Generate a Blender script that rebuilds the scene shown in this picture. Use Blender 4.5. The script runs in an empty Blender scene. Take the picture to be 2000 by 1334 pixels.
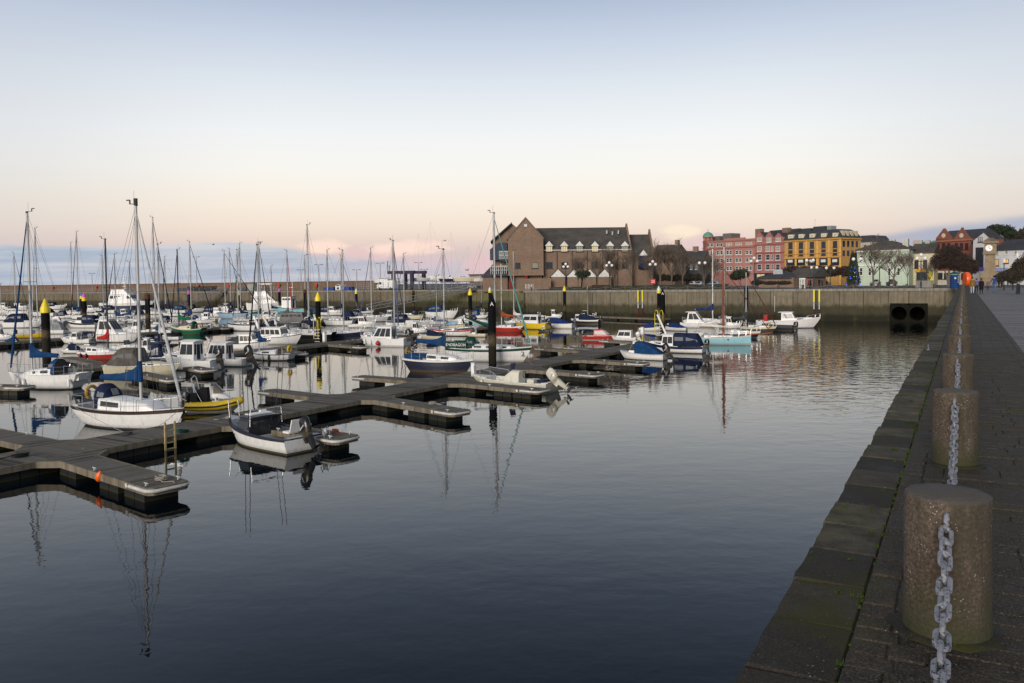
import bpy, bmesh, math, random
from mathutils import Vector, Matrix
from math import pi, sin, cos, radians, degrees, atan2, hypot, sqrt, asin
random.seed(7)
scn = bpy.context.scene
COL = scn.collection
# ---------------------------------------------------------------- camera numbers
FPX = 1600.0; HC = 7.1; QZ = 5.4
ROLL = 0.0112; PIT = math.atan(58/1600)
f0 = Vector((0, cos(PIT), -sin(PIT))); u0 = Vector((0, sin(PIT), cos(PIT))); r0 = Vector((1, 0, 0))
CR = cos(ROLL)*r0 - sin(ROLL)*u0; CU = sin(ROLL)*r0 + cos(ROLL)*u0; CF = f0
CP = Vector((0, 0, HC))
def ray(x, y): return CF + CR*((x-1000)/FPX) + CU*((609-y)/FPX)
def un(x, y, z=0.0):
    d = ray(x, y); t = (z-HC)/d.z; return CP + d*t
def proj(p):
    d = Vector(p)-CP; z = d.dot(CF); return 1000+FPX*d.dot(CR)/z, 609-FPX*d.dot(CU)/z
def depth(p): return (Vector(p)-CP).dot(CF)
def zat(p, y):                       # height above point p (xy) that shows at image row y
    a, b = -20.0, 80.0
    for _ in range(40):
        m = (a+b)/2
        if proj((p[0], p[1], m))[1] > y: a = m
        else: b = m
    return (a+b)/2
# town frame: s along the far quay wall, t inland
TA = Vector((0.875, -0.483)).normalized(); TB = Vector((0.483, 0.875)).normalized(); TO = Vector((0, 166))
def TP(s, t, z=None):
    p = TO+TA*s+TB*t
    return Vector((p.x, p.y, QZ if z is None else z))
TANG = atan2(TA.y, TA.x)
def s_of(px, t, py=560):
    d = ray(px, py); d2 = Vector((d.x, d.y)); o = -TO
    k = (t - o.dot(TB))/d2.dot(TB)
    return (d2*k-TO).dot(TA)
def atT(px, t, py=560): return TP(s_of(px, t, py), t)
# ---------------------------------------------------------------- materials
MATS = {}
def newmat(name):
    m = bpy.data.materials.new(name); m.use_nodes = True
    nt = m.node_tree; bs = nt.nodes['Principled BSDF']
    return m, nt, bs
def N(nt, typ, **kw):
    n = nt.nodes.new(typ)
    for k, v in kw.items():
        if k.startswith('i_'): n.inputs[k[2:].replace('_', ' ')].default_value = v
        else: setattr(n, k, v)
    return n
def L(nt, a, b): nt.links.new(a, b)
def mixc(nt, fac, a, b, blend='MIX'):
    m = nt.nodes.new('ShaderNodeMix'); m.data_type = 'RGBA'; m.blend_type = blend
    for sock, v in ((m.inputs[0], fac), (m.inputs[6], a), (m.inputs[7], b)):
        if hasattr(v, 'is_linked') or isinstance(v, bpy.types.NodeSocket): nt.links.new(v, sock)
        else: sock.default_value = v if not isinstance(v, tuple) else (*v, 1)[:4]
    return m.outputs[2]
def mth(nt, op, a, b=None, c=None, clamp=False):
    n = nt.nodes.new('ShaderNodeMath'); n.operation = op; n.use_clamp = clamp
    for i, v in enumerate((a, b, c)):
        if v is None: continue
        if isinstance(v, bpy.types.NodeSocket): nt.links.new(v, n.inputs[i])
        else: n.inputs[i].default_value = v
    return n.outputs[0]
def noise(nt, vec, scale, detail=4, rough=.55, dist=0):
    n = nt.nodes.new('ShaderNodeTexNoise'); n.inputs['Scale'].default_value = scale
    n.inputs['Detail'].default_value = detail; n.inputs['Roughness'].default_value = rough; n.inputs['Distortion'].default_value = dist
    nt.links.new(vec, n.inputs['Vector']); return n.outputs['Fac']
def remap(nt, v, a, b, c=0., d=1., smooth=False):
    n = nt.nodes.new('ShaderNodeMapRange'); n.clamp = True
    if smooth: n.interpolation_type = 'SMOOTHSTEP'
    nt.links.new(v, n.inputs[0])
    for i, x in enumerate((a, b, c, d)): n.inputs[i+1].default_value = x
    return n.outputs[0]
def ocoord(nt, scale=None, kind='Object'):
    t = nt.nodes.new('ShaderNodeTexCoord'); o = t.outputs[kind]
    if scale:
        m = nt.nodes.new('ShaderNodeMapping'); nt.links.new(o, m.inputs[0]); m.inputs['Scale'].default_value = scale; o = m.outputs[0]
    return o
def bump(nt, bs, h, strength=.3, dist=.02):
    b = nt.nodes.new('ShaderNodeBump'); b.inputs['Strength'].default_value = strength; b.inputs['Distance'].default_value = dist
    nt.links.new(h, b.inputs['Height']); nt.links.new(b.outputs[0], bs.inputs['Normal'])
PAL = dict(white=(.78,.78,.76), offwhite=(.64,.64,.60), cream=(.66,.61,.44), navy=(.010,.018,.05), blue=(.007,.042,.125), royal=(.012,.03,.13),
  brown=(.045,.028,.02), red=(.42,.02,.018), redbrown=(.10,.022,.015), orange=(.75,.10,.01), rust=(.32,.08,.03), green=(.008,.12,.06), dkgreen=(.006,.05,.035), grey=(.26,.27,.28),
  ltgrey=(.45,.46,.47), dkgrey=(.05,.055,.06), black=(.010,.010,.012), aqua=(.25,.55,.62), paleblue=(.30,.45,.58), yellow=(.72,.5,.02), ochre=(.42,.24,.04), varnish=(.17,.06,.022),
  tan=(.11,.10,.085), pink=(.6,.12,.42), teal=(.02,.16,.2), skin=(.45,.26,.19), blackpile=(.008,.008,.009), maroon=(.09,.012,.014), seagreen=(.10,.26,.23), steelblue=(.10,.12,.22))
def paint(c, rough=.35, kind='gel'):
    key = (c, kind, rough)
    if key in MATS: return MATS[key]
    col = PAL[c] if isinstance(c, str) else c
    m, nt, bs = newmat('%s_%s' % (c if isinstance(c, str) else 'paint', kind))
    o = ocoord(nt)
    if kind == 'gel':
        n1 = noise(nt, o, 1.1, 4); n2 = noise(nt, ocoord(nt, (6, 6, .7)), 1.0, 5, .65)
        dirt = tuple(x*.62+.012*y for x, y in zip(col, (1.1, .95, .7)))
        k = mth(nt, 'MULTIPLY', remap(nt, n2, .50, .78), remap(nt, n1, .3, .7, .35, 1.))
        cc = mixc(nt, k, col, dirt); sz = nt.nodes.new('ShaderNodeSeparateXYZ'); L(nt, o, sz.inputs[0]); zz = mth(nt, 'ADD', sz.outputs[2], mth(nt, 'MULTIPLY', mth(nt, 'SUBTRACT', n2, .5), .35))
        cc = mixc(nt, mth(nt, 'MULTIPLY', remap(nt, zz, .26, .04, 0, .6), remap(nt, sz.outputs[2], -.1, -.02)), cc, (.11, .095, .05))
        L(nt, cc, bs.inputs['Base Color'])
        L(nt, remap(nt, n1, .3, .7, rough*.8, rough*1.4), bs.inputs['Roughness'])
    elif kind == 'cloth':
        n1 = noise(nt, o, 2.2, 5, .6); n3 = noise(nt, ocoord(nt, (1, 1, 3.5)), 3.0, 3)
        L(nt, mixc(nt, remap(nt, n1, .3, .7), tuple(x*.72 for x in col), tuple(min(1, x*1.25+.004) for x in col)), bs.inputs['Base Color'])
        bs.inputs['Roughness'].default_value = .9; bs.inputs['Specular IOR Level'].default_value = .15
        bump(nt, bs, mth(nt, 'ADD', n1, n3), .55, .06)
    elif kind == 'matte':
        n1 = noise(nt, o, 3.0, 5, .6)
        L(nt, mixc(nt, remap(nt, n1, .3, .72), tuple(x*.75 for x in col), tuple(min(1, x*1.2) for x in col)), bs.inputs['Base Color'])
        bs.inputs['Roughness'].default_value = .8; bs.inputs['Specular IOR Level'].default_value = .2
    elif kind == 'metal':
        bs.inputs['Base Color'].default_value = (*col, 1); bs.inputs['Metallic'].default_value = .85; bs.inputs['Roughness'].default_value = .38
    MATS[key] = m; return m
def cloth(c): return paint(c, .9, 'cloth')
def matte(c): return paint(c, .8, 'matte')
def simple(name, col, rough=.5, metal=0., emit=None, es=0):
    if name in MATS: return MATS[name]
    m, nt, bs = newmat(name); bs.inputs['Base Color'].default_value = (*col, 1); bs.inputs['Roughness'].default_value = rough; bs.inputs['Metallic'].default_value = metal
    if emit: bs.inputs['Emission Color'].default_value = (*emit, 1); bs.inputs['Emission Strength'].default_value = es
    MATS[name] = m; return m
GLASS = simple('dark_glass', (.025, .03, .035), .06)
CURT = simple('curtained_glass', (.30, .29, .22), .25)
VINYL = simple('clear_vinyl', (.16, .17, .18), .18)
ALU = simple('anodised_mast', (.46, .46, .45), .45, .0)
STEEL = simple('stainless_tube', (.62, .62, .62), .25, .8)
WIRE = simple('rigging_wire', (.10, .10, .105), .5, .2)
ROPE = simple('rope', (.30, .28, .24), .9)
RUBBER = simple('black_rubber', (.012, .012, .013), .6)
# ---------------------------------------------------------------- mesh builder
class MB:
    def __init__(s): s.v = []; s.f = []; s.m = []; s.sm = []
    def add(s, vs, fs, mi=0, smooth=False):
        o = len(s.v); s.v += [tuple(v) for v in vs]
        for f in fs: s.f.append([i+o for i in f]); s.m.append(mi); s.sm.append(smooth)
        return s
    def box(s, c, d, rz=0., mi=0, taper=1.):
        x, y, z = d[0]/2, d[1]/2, d[2]/2; cs, sn = cos(rz), sin(rz); vs = []
        for k, t in ((-z, 1.), (z, taper)):
            for a, b in ((-x, -y), (x, -y), (x, y), (-x, y)):
                a *= t; b *= t; vs.append((c[0]+a*cs-b*sn, c[1]+a*sn+b*cs, c[2]+k))
        return s.hexa(vs, mi)
    def hexa(s, vs, mi=0): return s.add(vs, [(0,3,2,1),(4,5,6,7),(0,1,5,4),(1,2,6,5),(2,3,7,6),(3,0,4,7)], mi)
    def bx(s, x0, x1, y0, y1, z0, z1, mi=0): return s.box(((x0+x1)/2, (y0+y1)/2, (z0+z1)/2), (abs(x1-x0), abs(y1-y0), abs(z1-z0)), 0, mi)
    def slab(s, quad, n, th, mi=0):
        n = Vector(n).normalized()*th; q = [Vector(p) for p in quad]
        return s.hexa([p for p in q]+[p+n for p in q], mi)
    def ring(s, p, d, r, n, up=None):
        d = Vector(d).normalized(); a = d.cross(Vector((0, 0, 1)) if abs(d.z) < .95 else Vector((1, 0, 0))).normalized(); b = a.cross(d)
        return [Vector(p)+a*(r*cos(2*pi*i/n))+b*(r*sin(2*pi*i/n)) for i in range(n)]
    def tube(s, pts, r, n=6, mi=0, closed=False):
        pts = [Vector(p) for p in pts]; k = len(pts); rows = []
        for i, p in enumerate(pts):
            if closed: d = pts[(i+1) % k]-pts[i-1]
            else: d = pts[min(i+1, k-1)]-pts[max(i-1, 0)]
            rr = r[i] if isinstance(r, (list, tuple)) else r
            rows.append(s.ring(p, d, rr, n))
        return s.loft(rows, True, not closed, mi, n > 4, closed)
    def loft(s, rows, ring=True, cap=True, mi=0, smooth=True, wrap=False):
        n = len(rows[0]); o = len(s.v); fs = []
        vs = [p for r in rows for p in r]
        R = len(rows)
        for i in range(R if wrap else R-1):
            for j in range(n if ring else n-1):
                a = i*n+j; b = i*n+(j+1) % n; i2 = (i+1) % R
                fs.append((a, b, i2*n+(j+1) % n, i2*n+j))
        s.add(vs, fs, mi, smooth)
        if cap and ring:
            s.f.append([o+j for j in range(n)][::-1]); s.m.append(mi); s.sm.append(False)
            s.f.append([o+(R-1)*n+j for j in range(n)]); s.m.append(mi); s.sm.append(False)
        return s
    def lathe(s, prof, c=(0, 0, 0), n=12, mi=0, smooth=True):
        rows = [[(c[0]+r*cos(2*pi*i/n), c[1]+r*sin(2*pi*i/n), c[2]+z) for i in range(n)] for r, z in prof]
        return s.loft(rows, True, True, mi, smooth)
    def cyl(s, c, r, h, n=12, mi=0, r2=None): return s.lathe([(r, 0), (r if r2 is None else r2, h)], c, n, mi)
    def prism(s, poly, z0, z1, mi=0):
        n = len(poly); vs = [(x, y, z0) for x, y in poly]+[(x, y, z1) for x, y in poly]
        return s.add(vs, [list(range(n))[::-1], [n+i for i in range(n)]]+[(i, (i+1) % n, n+(i+1) % n, n+i) for i in range(n)], mi)
    def sphere(s, c, r, n=10, mi=0, sz=1.):
        k = max(4, n//2)
        return s.lathe([(max(.001*r, r*sin(pi*i/k)), -r*sz*cos(pi*i/k)) for i in range(k+1)], c, n, mi)
    def build(s, name, mats, parent=None, ang=35, recalc=True):
        if not isinstance(mats, (list, tuple)): mats = [mats]
        me = bpy.data.meshes.new(name); me.from_pydata(s.v, [], s.f)
        for m in mats: me.materials.append(m)
        me.polygons.foreach_set('material_index', s.m); me.polygons.foreach_set('use_smooth', s.sm)
        if recalc:
            bm = bmesh.new(); bm.from_mesh(me); bmesh.ops.recalc_face_normals(bm, faces=bm.faces); bm.to_mesh(me); bm.free()
        me.set_sharp_from_angle(angle=radians(ang)); me.update()
        o = bpy.data.objects.new(name, me); COL.objects.link(o)
        if parent: o.parent = parent
        return o
def thing(name, label, cat, loc=(0, 0, 0), rz=0., group=None):
    o = bpy.data.objects.new(name, None); COL.objects.link(o); o.location = loc; o.rotation_euler = (0, 0, rz); o.empty_display_size = .3
    o['label'] = label; o['category'] = cat
    if group: o['group'] = group
    return o
def tag(o, label, cat, group=None, kind=None):
    o['label'] = label; o['category'] = cat
    if group: o['group'] = group
    if kind: o['kind'] = kind
    return o
def struct(o, kind='structure'): o['kind'] = kind; return o
def copytree(o, loc=None, rz=None, parent=None):
    c = o.copy(); COL.objects.link(c); c.parent = parent
    for ch in o.children: copytree(ch, parent=c)
    if loc is not None: c.location = loc
    if rz is not None: c.rotation_euler = (0, 0, rz)
    return c
def textobj(name, txt, size, mat, parent, mtx, ext=.006, align='CENTER', shear=0):
    cu = bpy.data.curves.new(name, 'FONT'); cu.body = txt; cu.size = size; cu.extrude = ext; cu.align_x = align; cu.align_y = 'CENTER'; cu.shear = shear; cu.resolution_u = 3
    t = bpy.data.objects.new(name+'_src', cu); COL.objects.link(t)
    me = bpy.data.meshes.new_from_object(t.evaluated_get(bpy.context.evaluated_depsgraph_get()))
    bpy.data.objects.remove(t); bpy.data.curves.remove(cu)
    me.name = name; me.materials.clear(); me.materials.append(mat)
    o = bpy.data.objects.new(name, me); COL.objects.link(o); o.parent = parent; o.matrix_local = mtx
    return o
def lerp(a, b, t): return a+(b-a)*t
# ---------------------------------------------------------------- camera, sky, sun
cam = bpy.data.cameras.new('camera'); co = bpy.data.objects.new('camera', cam); COL.objects.link(co); scn.camera = co
cam.sensor_width = 36; cam.sensor_fit = 'HORIZONTAL'; cam.lens = FPX/2000*36; cam.shift_y = -58/2000; cam.clip_end = 20000; cam.clip_start = .05
co.matrix_world = Matrix(((CR.x, CU.x, -CF.x, CP.x), (CR.y, CU.y, -CF.y, CP.y), (CR.z, CU.z, -CF.z, CP.z), (0, 0, 0, 1)))
scn.view_settings.view_transform = 'Standard'; scn.view_settings.look = 'None'; scn.view_settings.gamma = 1; scn.view_settings.exposure = 0
def sr(*c): return tuple(((x/255)/12.92 if x/255 <= .04045 else ((x/255+.055)/1.055)**2.4) for x in c)
W = bpy.data.worlds.new('World'); scn.world = W; W.use_nodes = True; nt = W.node_tree
bg = nt.nodes['Background']; out = nt.nodes['World Output']
tc = nt.nodes.new('ShaderNodeTexCoord'); vec = tc.outputs['Generated']
sx = nt.nodes.new('ShaderNodeSeparateXYZ'); L(nt, vec, sx.inputs[0])
el = mth(nt, 'MULTIPLY', mth(nt, 'ARCSINE', sx.outputs[2]), 57.2958)
az = mth(nt, 'MULTIPLY', mth(nt, 'ARCTAN2', sx.outputs[0], sx.outputs[1]), 57.2958)
def ramp(stops, v, mx):
    r = nt.nodes.new('ShaderNodeValToRGB'); cr = r.color_ramp; cr.interpolation = 'EASE' if False else 'LINEAR'
    while len(cr.elements) < len(stops): cr.elements.new(.5)
    for e, (p, c) in zip(cr.elements, stops): e.position = p/mx; e.color = (*sr(*c), 1)
    L(nt, mth(nt, 'DIVIDE', v, mx), r.inputs[0]); return r.outputs[0]
base = ramp([(0, (214,186,184)), (1.5, (222,194,190)), (2.6, (230,208,200)), (3.8, (243,225,211)), (5.5, (250,238,224)), (7.5, (250,246,240)), (10, (244,245,246)), (13, (227,233,240)), (16.5, (199,210,228)), (21, (152,168,196)), (30, (92,106,128)), (45, (96,106,122)), (90, (96,104,118))], el, 90.)
# slightly greyer towards the left and right
side = remap(nt, mth(nt, 'ABSOLUTE', az), 15, 36, 0, .34, True)
base = mixc(nt, side, base, sr(178, 186, 202))
mp = nt.nodes.new('ShaderNodeMapping'); L(nt, vec, mp.inputs[0]); mp.inputs['Scale'].default_value = (1, 1, 3.2)
n1 = noise(nt, mp.outputs[0], 16, 6, .6); n2 = noise(nt, mp.outputs[0], 5, 4, .5); n3 = noise(nt, mp.outputs[0], 42, 5, .6)
# blue cloud bank low on the left
mp2 = nt.nodes.new('ShaderNodeMapping'); L(nt, vec, mp2.inputs[0]); mp2.inputs['Scale'].default_value = (1, 1, 14)
s1 = noise(nt, mp2.outputs[0], 7, 5, .55)
edge = mth(nt, 'ADD', mth(nt, 'MULTIPLY', mth(nt, 'SUBTRACT', n2, .5), 1.6), 2.75)
edge = mth(nt, 'ADD', edge, mth(nt, 'MULTIPLY', mth(nt, 'SUBTRACT', n1, .5), 1.1)); edge = mth(nt, 'SUBTRACT', edge, remap(nt, az, -16, 2, 0, 2.1))
bank = mth(nt, 'MULTIPLY', remap(nt, mth(nt, 'SUBTRACT', edge, el), -.12, .28, 0, 1, True), remap(nt, az, -9, 1, 1, .0, True))
bankc = mixc(nt, remap(nt, s1, .38, .64), sr(154, 180, 206), sr(200, 210, 221))
c = mixc(nt, mth(nt, 'MULTIPLY', bank, .78), base, bankc)
# violet veil behind the boatyard
c = mixc(nt, mth(nt, 'MULTIPLY', mth(nt, 'MULTIPLY', remap(nt, el, .4, 3.4, .85, 0, True), remap(nt, az, -16, -6, 0, 1, True)), remap(nt, az, -1, 5, 1, 0, True)), c, sr(202, 196, 207))
# grey blue cloud on the right
edge2 = mth(nt, 'ADD', mth(nt, 'MULTIPLY', mth(nt, 'SUBTRACT', n2, .5), 2.6), remap(nt, az, 18, 34, 1.6, 4.2))
bank2 = mth(nt, 'MULTIPLY', remap(nt, mth(nt, 'SUBTRACT', edge2, el), -.3, .5, 0, 1, True), remap(nt, az, 17, 24, 0, .85, True))
c = mixc(nt, bank2, c, sr(160, 172, 198))
# sunlit cumulus puffs
for a0, e0, sa, se, colr, st in ((-12.9, 2.55, 1.5, .55, (255,226,212), 1.), (-9.8, 2.0, 2.2, .55, (232,200,204), .7), (-7.0, 2.45, 2.6, .6, (255,224,212), 1.), (-5.6, 1.5, 2.2, .5, (226,196,206), .6),
        (-2.2, 1.3, 1.3, .9, (236,196,200), .6), (11.6, 3.25, 1.4, .55, (255,236,214), 1.), (13.6, 2.4, 2.6, .7, (228,200,206), .8), (22, 2.3, 4.5, .5, (196,182,196), .4)):
    dx = mth(nt, 'DIVIDE', mth(nt, 'SUBTRACT', az, a0), sa); dy = mth(nt, 'DIVIDE', mth(nt, 'SUBTRACT', el, e0), se)
    d = mth(nt, 'ADD', mth(nt, 'MULTIPLY', dx, dx), mth(nt, 'MULTIPLY', dy, dy))
    d = mth(nt, 'ADD', d, mth(nt, 'MULTIPLY', mth(nt, 'SUBTRACT', n1, .5), 3.2)); d = mth(nt, 'ADD', d, mth(nt, 'MULTIPLY', mth(nt, 'SUBTRACT', n3, .5), 1.6))
    c = mixc(nt, remap(nt, d, .1, 1.5, st, 0, True), c, sr(*colr))
c = mixc(nt, remap(nt, el, -.6, -.1, 1, 0), c, sr(70, 80, 95))
SUN_EL = radians(5); SUN_AZ = radians(205)
sky = nt.nodes.new('ShaderNodeTexSky'); sky.sky_type = 'NISHITA'; sky.sun_disc = False; sky.sun_elevation = SUN_EL; sky.sun_rotation = SUN_AZ
bg2 = nt.nodes.new('ShaderNodeBackground'); L(nt, sky.outputs[0], bg2.inputs[0]); bg2.inputs[1].default_value = .012
L(nt, c, bg.inputs[0]); bg.inputs[1].default_value = .96
ad = nt.nodes.new('ShaderNodeAddShader'); L(nt, bg.outputs[0], ad.inputs[0]); L(nt, bg2.outputs[0], ad.inputs[1]); L(nt, ad.outputs[0], out.inputs[0])
sl = bpy.data.lights.new('sun', 'SUN'); sl.energy = 3.0; sl.angle = radians(28); sl.color = (1, .90, .80)
so = bpy.data.objects.new('sun', sl); COL.objects.link(so)
# light comes from behind and left of the camera, low
sd = Vector((sin(SUN_AZ)*cos(radians(16)), cos(SUN_AZ)*cos(radians(16)), sin(radians(16))))
so.rotation_euler = sd.to_track_quat('Z', 'Y').to_euler(); so.location = (-20, -30, 40)
scn.cycles.max_bounces = 6; scn.cycles.glossy_bounces = 4; scn.cycles.diffuse_bounces = 3; scn.cycles.caustics_reflective = False; scn.cycles.caustics_refractive = False
# ---------------------------------------------------------------- water
def mat_water():
    m, nt, bs = newmat('harbour_water'); o = ocoord(nt)
    bs.inputs['Base Color'].default_value = (.003, .006, .008, 1); bs.inputs['Roughness'].default_value = .012; bs.inputs['IOR'].default_value = 1.333
    sx = nt.nodes.new('ShaderNodeSeparateXYZ'); L(nt, o, sx.inputs[0])
    big = noise(nt, o, .045, 3, .5)
    # breeze ruffles the open basin by the pier; the pontoons shelter the rest
    side = mth(nt, 'SUBTRACT', sx.outputs[0], mth(nt, 'MULTIPLY', sx.outputs[1], .30))
    ruf = remap(nt, mth(nt, 'ADD', side, mth(nt, 'MULTIPLY', mth(nt, 'SUBTRACT', big, .5), 22)), -8, 5, 0, 1, True)
    ruf = mth(nt, 'MULTIPLY', ruf, remap(nt, sx.outputs[1], 26, 48, .04, 1, True))
    a = noise(nt, o, 2.4, 2, .5, .4); b = noise(nt, ocoord(nt, (1.0, 1.6, 1)), .55, 3, .5); cc = noise(nt, ocoord(nt, (1, 1.35, 1)), .80, 2, .5, .5)
    h = mth(nt, 'ADD', mth(nt, 'MULTIPLY', a, .0017), mth(nt, 'MULTIPLY', mth(nt, 'MULTIPLY', b, remap(nt, big, .35, .65, .5, 1.5)), .008))
    h = mth(nt, 'ADD', h, mth(nt, 'MULTIPLY', mth(nt, 'MULTIPLY', cc, ruf), .034))
    bp = nt.nodes.new('ShaderNodeBump'); bp.inputs['Strength'].default_value = 1; bp.inputs['Distance'].default_value = 1.0
    L(nt, h, bp.inputs['Height']); L(nt, bp.outputs[0], bs.inputs['Normal'])
    return m
g = MB(); g.add([(-3000, -400, 0), (3000, -400, 0), (3000, 5000, 0), (-3000, 5000, 0)], [(0, 1, 2, 3)]); struct(g.build('water', mat_water(), recalc=False))
# ---------------------------------------------------------------- stone and concrete
def mat_concrete(name, ca, cb, tide=False, panel=0., rough=.85):
    m, nt, bs = newmat(name); o = ocoord(nt); n1 = noise(nt, o, .8, 6, .62); n2 = noise(nt, o, 9, 4, .6)
    st = noise(nt, ocoord(nt, (3.5, 3.5, .22)), 1.0, 5, .65)
    c = mixc(nt, remap(nt, n1, .3, .7), ca, cb)
    c = mixc(nt, mth(nt, 'MULTIPLY', remap(nt, st, .48, .72), .75), c, tuple(x*.38 for x in ca))
    c = mixc(nt, mth(nt, 'MULTIPLY', remap(nt, st, .42, .25), .45), c, tuple(min(1, x*1.5) for x in cb))
    c = mixc(nt, mth(nt, 'MULTIPLY', n2, .3), c, tuple(x*.6 for x in ca))
    sx = nt.nodes.new('ShaderNodeSeparateXYZ'); L(nt, o, sx.inputs[0])
    if panel:
        k = mth(nt, 'FRACT', mth(nt, 'DIVIDE', sx.outputs[0], panel)); wn = nt.nodes.new('ShaderNodeTexWhiteNoise'); wn.noise_dimensions = '1D'
        L(nt, mth(nt, 'FLOOR', mth(nt, 'DIVIDE', sx.outputs[0], panel)), wn.inputs['W'])
        c = mixc(nt, 1., c, wn.outputs['Value'], 'MULTIPLY') if False else mixc(nt, mth(nt, 'MULTIPLY', wn.outputs['Value'], .4), c, tuple(x*.45 for x in ca))
        j = mth(nt, 'MAXIMUM', remap(nt, k, .0, .035, 1, 0), remap(nt, k, .975, 1, 0, 1))
        c = mixc(nt, mth(nt, 'MULTIPLY', j, .85), c, (.02, .02, .015))
    if tide:
        zz = mth(nt, 'ADD', sx.outputs[2], mth(nt, 'MULTIPLY', mth(nt, 'SUBTRACT', n1, .5), 1.2)); zz = mth(nt, 'ADD', zz, mth(nt, 'MULTIPLY', mth(nt, 'SUBTRACT', st, .5), 1.1))
        c = mixc(nt, remap(nt, zz, 3.1, 2.2, 0, .85, True), c, (.036, .034, .019))
        c = mixc(nt, remap(nt, zz, 1.5, .7, 0, .85, True), c, (.016, .016, .011))
        c = mixc(nt, mth(nt, 'MULTIPLY', remap(nt, n1, .55, .72), remap(nt, zz, 3.4, 2.3, 0, .6)), c, (.05, .07, .015))
    L(nt, c, bs.inputs['Base Color']); bs.inputs['Roughness'].default_value = rough; bs.inputs['Specular IOR Level'].default_value = .15
    bump(nt, bs, mth(nt, 'ADD', n2, n1), .35, .03)
    return m
CONC = mat_concrete('quay_concrete', (.165, .142, .098), (.26, .228, .162), True, 3.7)
CONC2 = mat_concrete('breakwater_concrete', (.15, .125, .085), (.24, .205, .14), True, 5.2)
COPE = mat_concrete('coping_concrete', (.20, .19, .16), (.30, .28, .24))
BROWNW = mat_concrete('wave_wall_stone', (.16, .105, .07), (.21, .15, .105))
def mat_slab(name, ca, cb, moss=.5, bs_=(0.6, .38), speck=True, lines=None):
    m, nt, bs = newmat(name); o = ocoord(nt); n1 = noise(nt, o, 1.6, 6, .6); n2 = noise(nt, o, 26, 5, .7); n3 = noise(nt, o, 4.5, 5, .65); n4 = noise(nt, o, 95, 2, .5)
    c = mixc(nt, remap(nt, n1, .3, .7), ca, cb); c = mixc(nt, mth(nt, 'MULTIPLY', remap(nt, n3, .45, .75), .7), c, tuple(x*.4 for x in ca))
    c = mixc(nt, remap(nt, n4, .52, .70, 0, .6), c, tuple(min(1, x*2.3) for x in cb)); c = mixc(nt, remap(nt, n4, .46, .32, 0, .55), c, tuple(x*.35 for x in ca))
    c = mixc(nt, remap(nt, n2, .60, .74, 0, .55), c, tuple(min(1, x*2.1) for x in cb))
    hgt = mth(nt, 'ADD', mth(nt, 'MULTIPLY', n2, .5), mth(nt, 'MULTIPLY', n4, .3))
    if lines:
        br = nt.nodes.new('ShaderNodeTexBrick'); L(nt, o, br.inputs['Vector']); br.inputs['Scale'].default_value = 1.; br.offset = .5
        br.inputs['Brick Width'].default_value = lines[0]; br.inputs['Row Height'].default_value = lines[1]; br.inputs['Mortar Size'].default_value = lines[2]; br.inputs['Mortar Smooth'].default_value = .3
        br.inputs['Color1'].default_value = (.75, .75, .75, 1); br.inputs['Color2'].default_value = (1.15, 1.15, 1.15, 1); br.inputs['Mortar'].default_value = (.2, .2, .17, 1)
        c = mixc(nt, 1., c, br.outputs['Color'], 'MULTIPLY'); hgt = mth(nt, 'SUBTRACT', hgt, mth(nt, 'MULTIPLY', br.outputs['Fac'], 1.2))
        c = mixc(nt, mth(nt, 'MULTIPLY', br.outputs['Fac'], remap(nt, n1, .45, .6)), c, (.03, .042, .008))
    if name == 'wet_slab':
        sy = nt.nodes.new('ShaderNodeSeparateXYZ'); L(nt, o, sy.inputs[0]); wn = nt.nodes.new('ShaderNodeTexWhiteNoise'); wn.noise_dimensions = '1D'
        L(nt, mth(nt, 'FLOOR', mth(nt, 'DIVIDE', mth(nt, 'ADD', sy.outputs[1], 146.53), .6)), wn.inputs['W'])
        c = mixc(nt, remap(nt, wn.outputs['Value'], 0, 1, 0, .65), c, (.016, .015, .013)); c = mixc(nt, mth(nt, 'MULTIPLY', remap(nt, wn.outputs['Value'], .62, .30), remap(nt, n3, .36, .60)), c, (.095, .084, .046)); c = mixc(nt, mth(nt, 'MULTIPLY', remap(nt, n1, .50, .66), .7), c, (.040, .044, .012))
    if moss:
        mk = mth(nt, 'MULTIPLY', remap(nt, n1, .56, .70, 0, moss), remap(nt, n3, .35, .6))
        c = mixc(nt, mk, c, (.050, .052, .012))
    if speck:
        vo = nt.nodes.new('ShaderNodeTexVoronoi'); vo.inputs['Scale'].default_value = 34; L(nt, o, vo.inputs['Vector'])
        sp = mth(nt, 'MULTIPLY', remap(nt, vo.outputs['Distance'], .16, .10), remap(nt, n3, .5, .62))
        c = mixc(nt, mth(nt, 'MULTIPLY', sp, .7), c, (.32, .31, .25))
    L(nt, c, bs.inputs['Base Color']); L(nt, remap(nt, n1, .3, .7, .6, .95), bs.inputs['Roughness']); bs.inputs['Specular IOR Level'].default_value = .18
    bump(nt, bs, hgt, .6, .012)
    return m
SLAB = mat_slab('wet_slab', (.030, .025, .019), (.050, .042, .032), .75)
PAVER = mat_slab('pier_pavers', (.048, .042, .036), (.080, .070, .060), .45, speck=False, lines=(.52, .19, .014))
TARMAC = mat_slab('pier_paving', (.155, .147, .147), (.215, .205, .205), 0., speck=False, lines=(6., .42, .02))
ASPH = mat_slab('quay_asphalt', (.07, .068, .066), (.10, .097, .092), .0, speck=False)
GRASS = mat_slab('winter_grass', (.040, .050, .016), (.065, .060, .026), .6, speck=False)
def tpobj(mb, name, mats, z=0., parent=None, s=0., t=0.):   # local x = s, local y = t
    o = mb.build(name, mats, parent); p = TP(s, t, z); o.location = p; o.rotation_euler = (0, 0, TANG); return o
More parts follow.
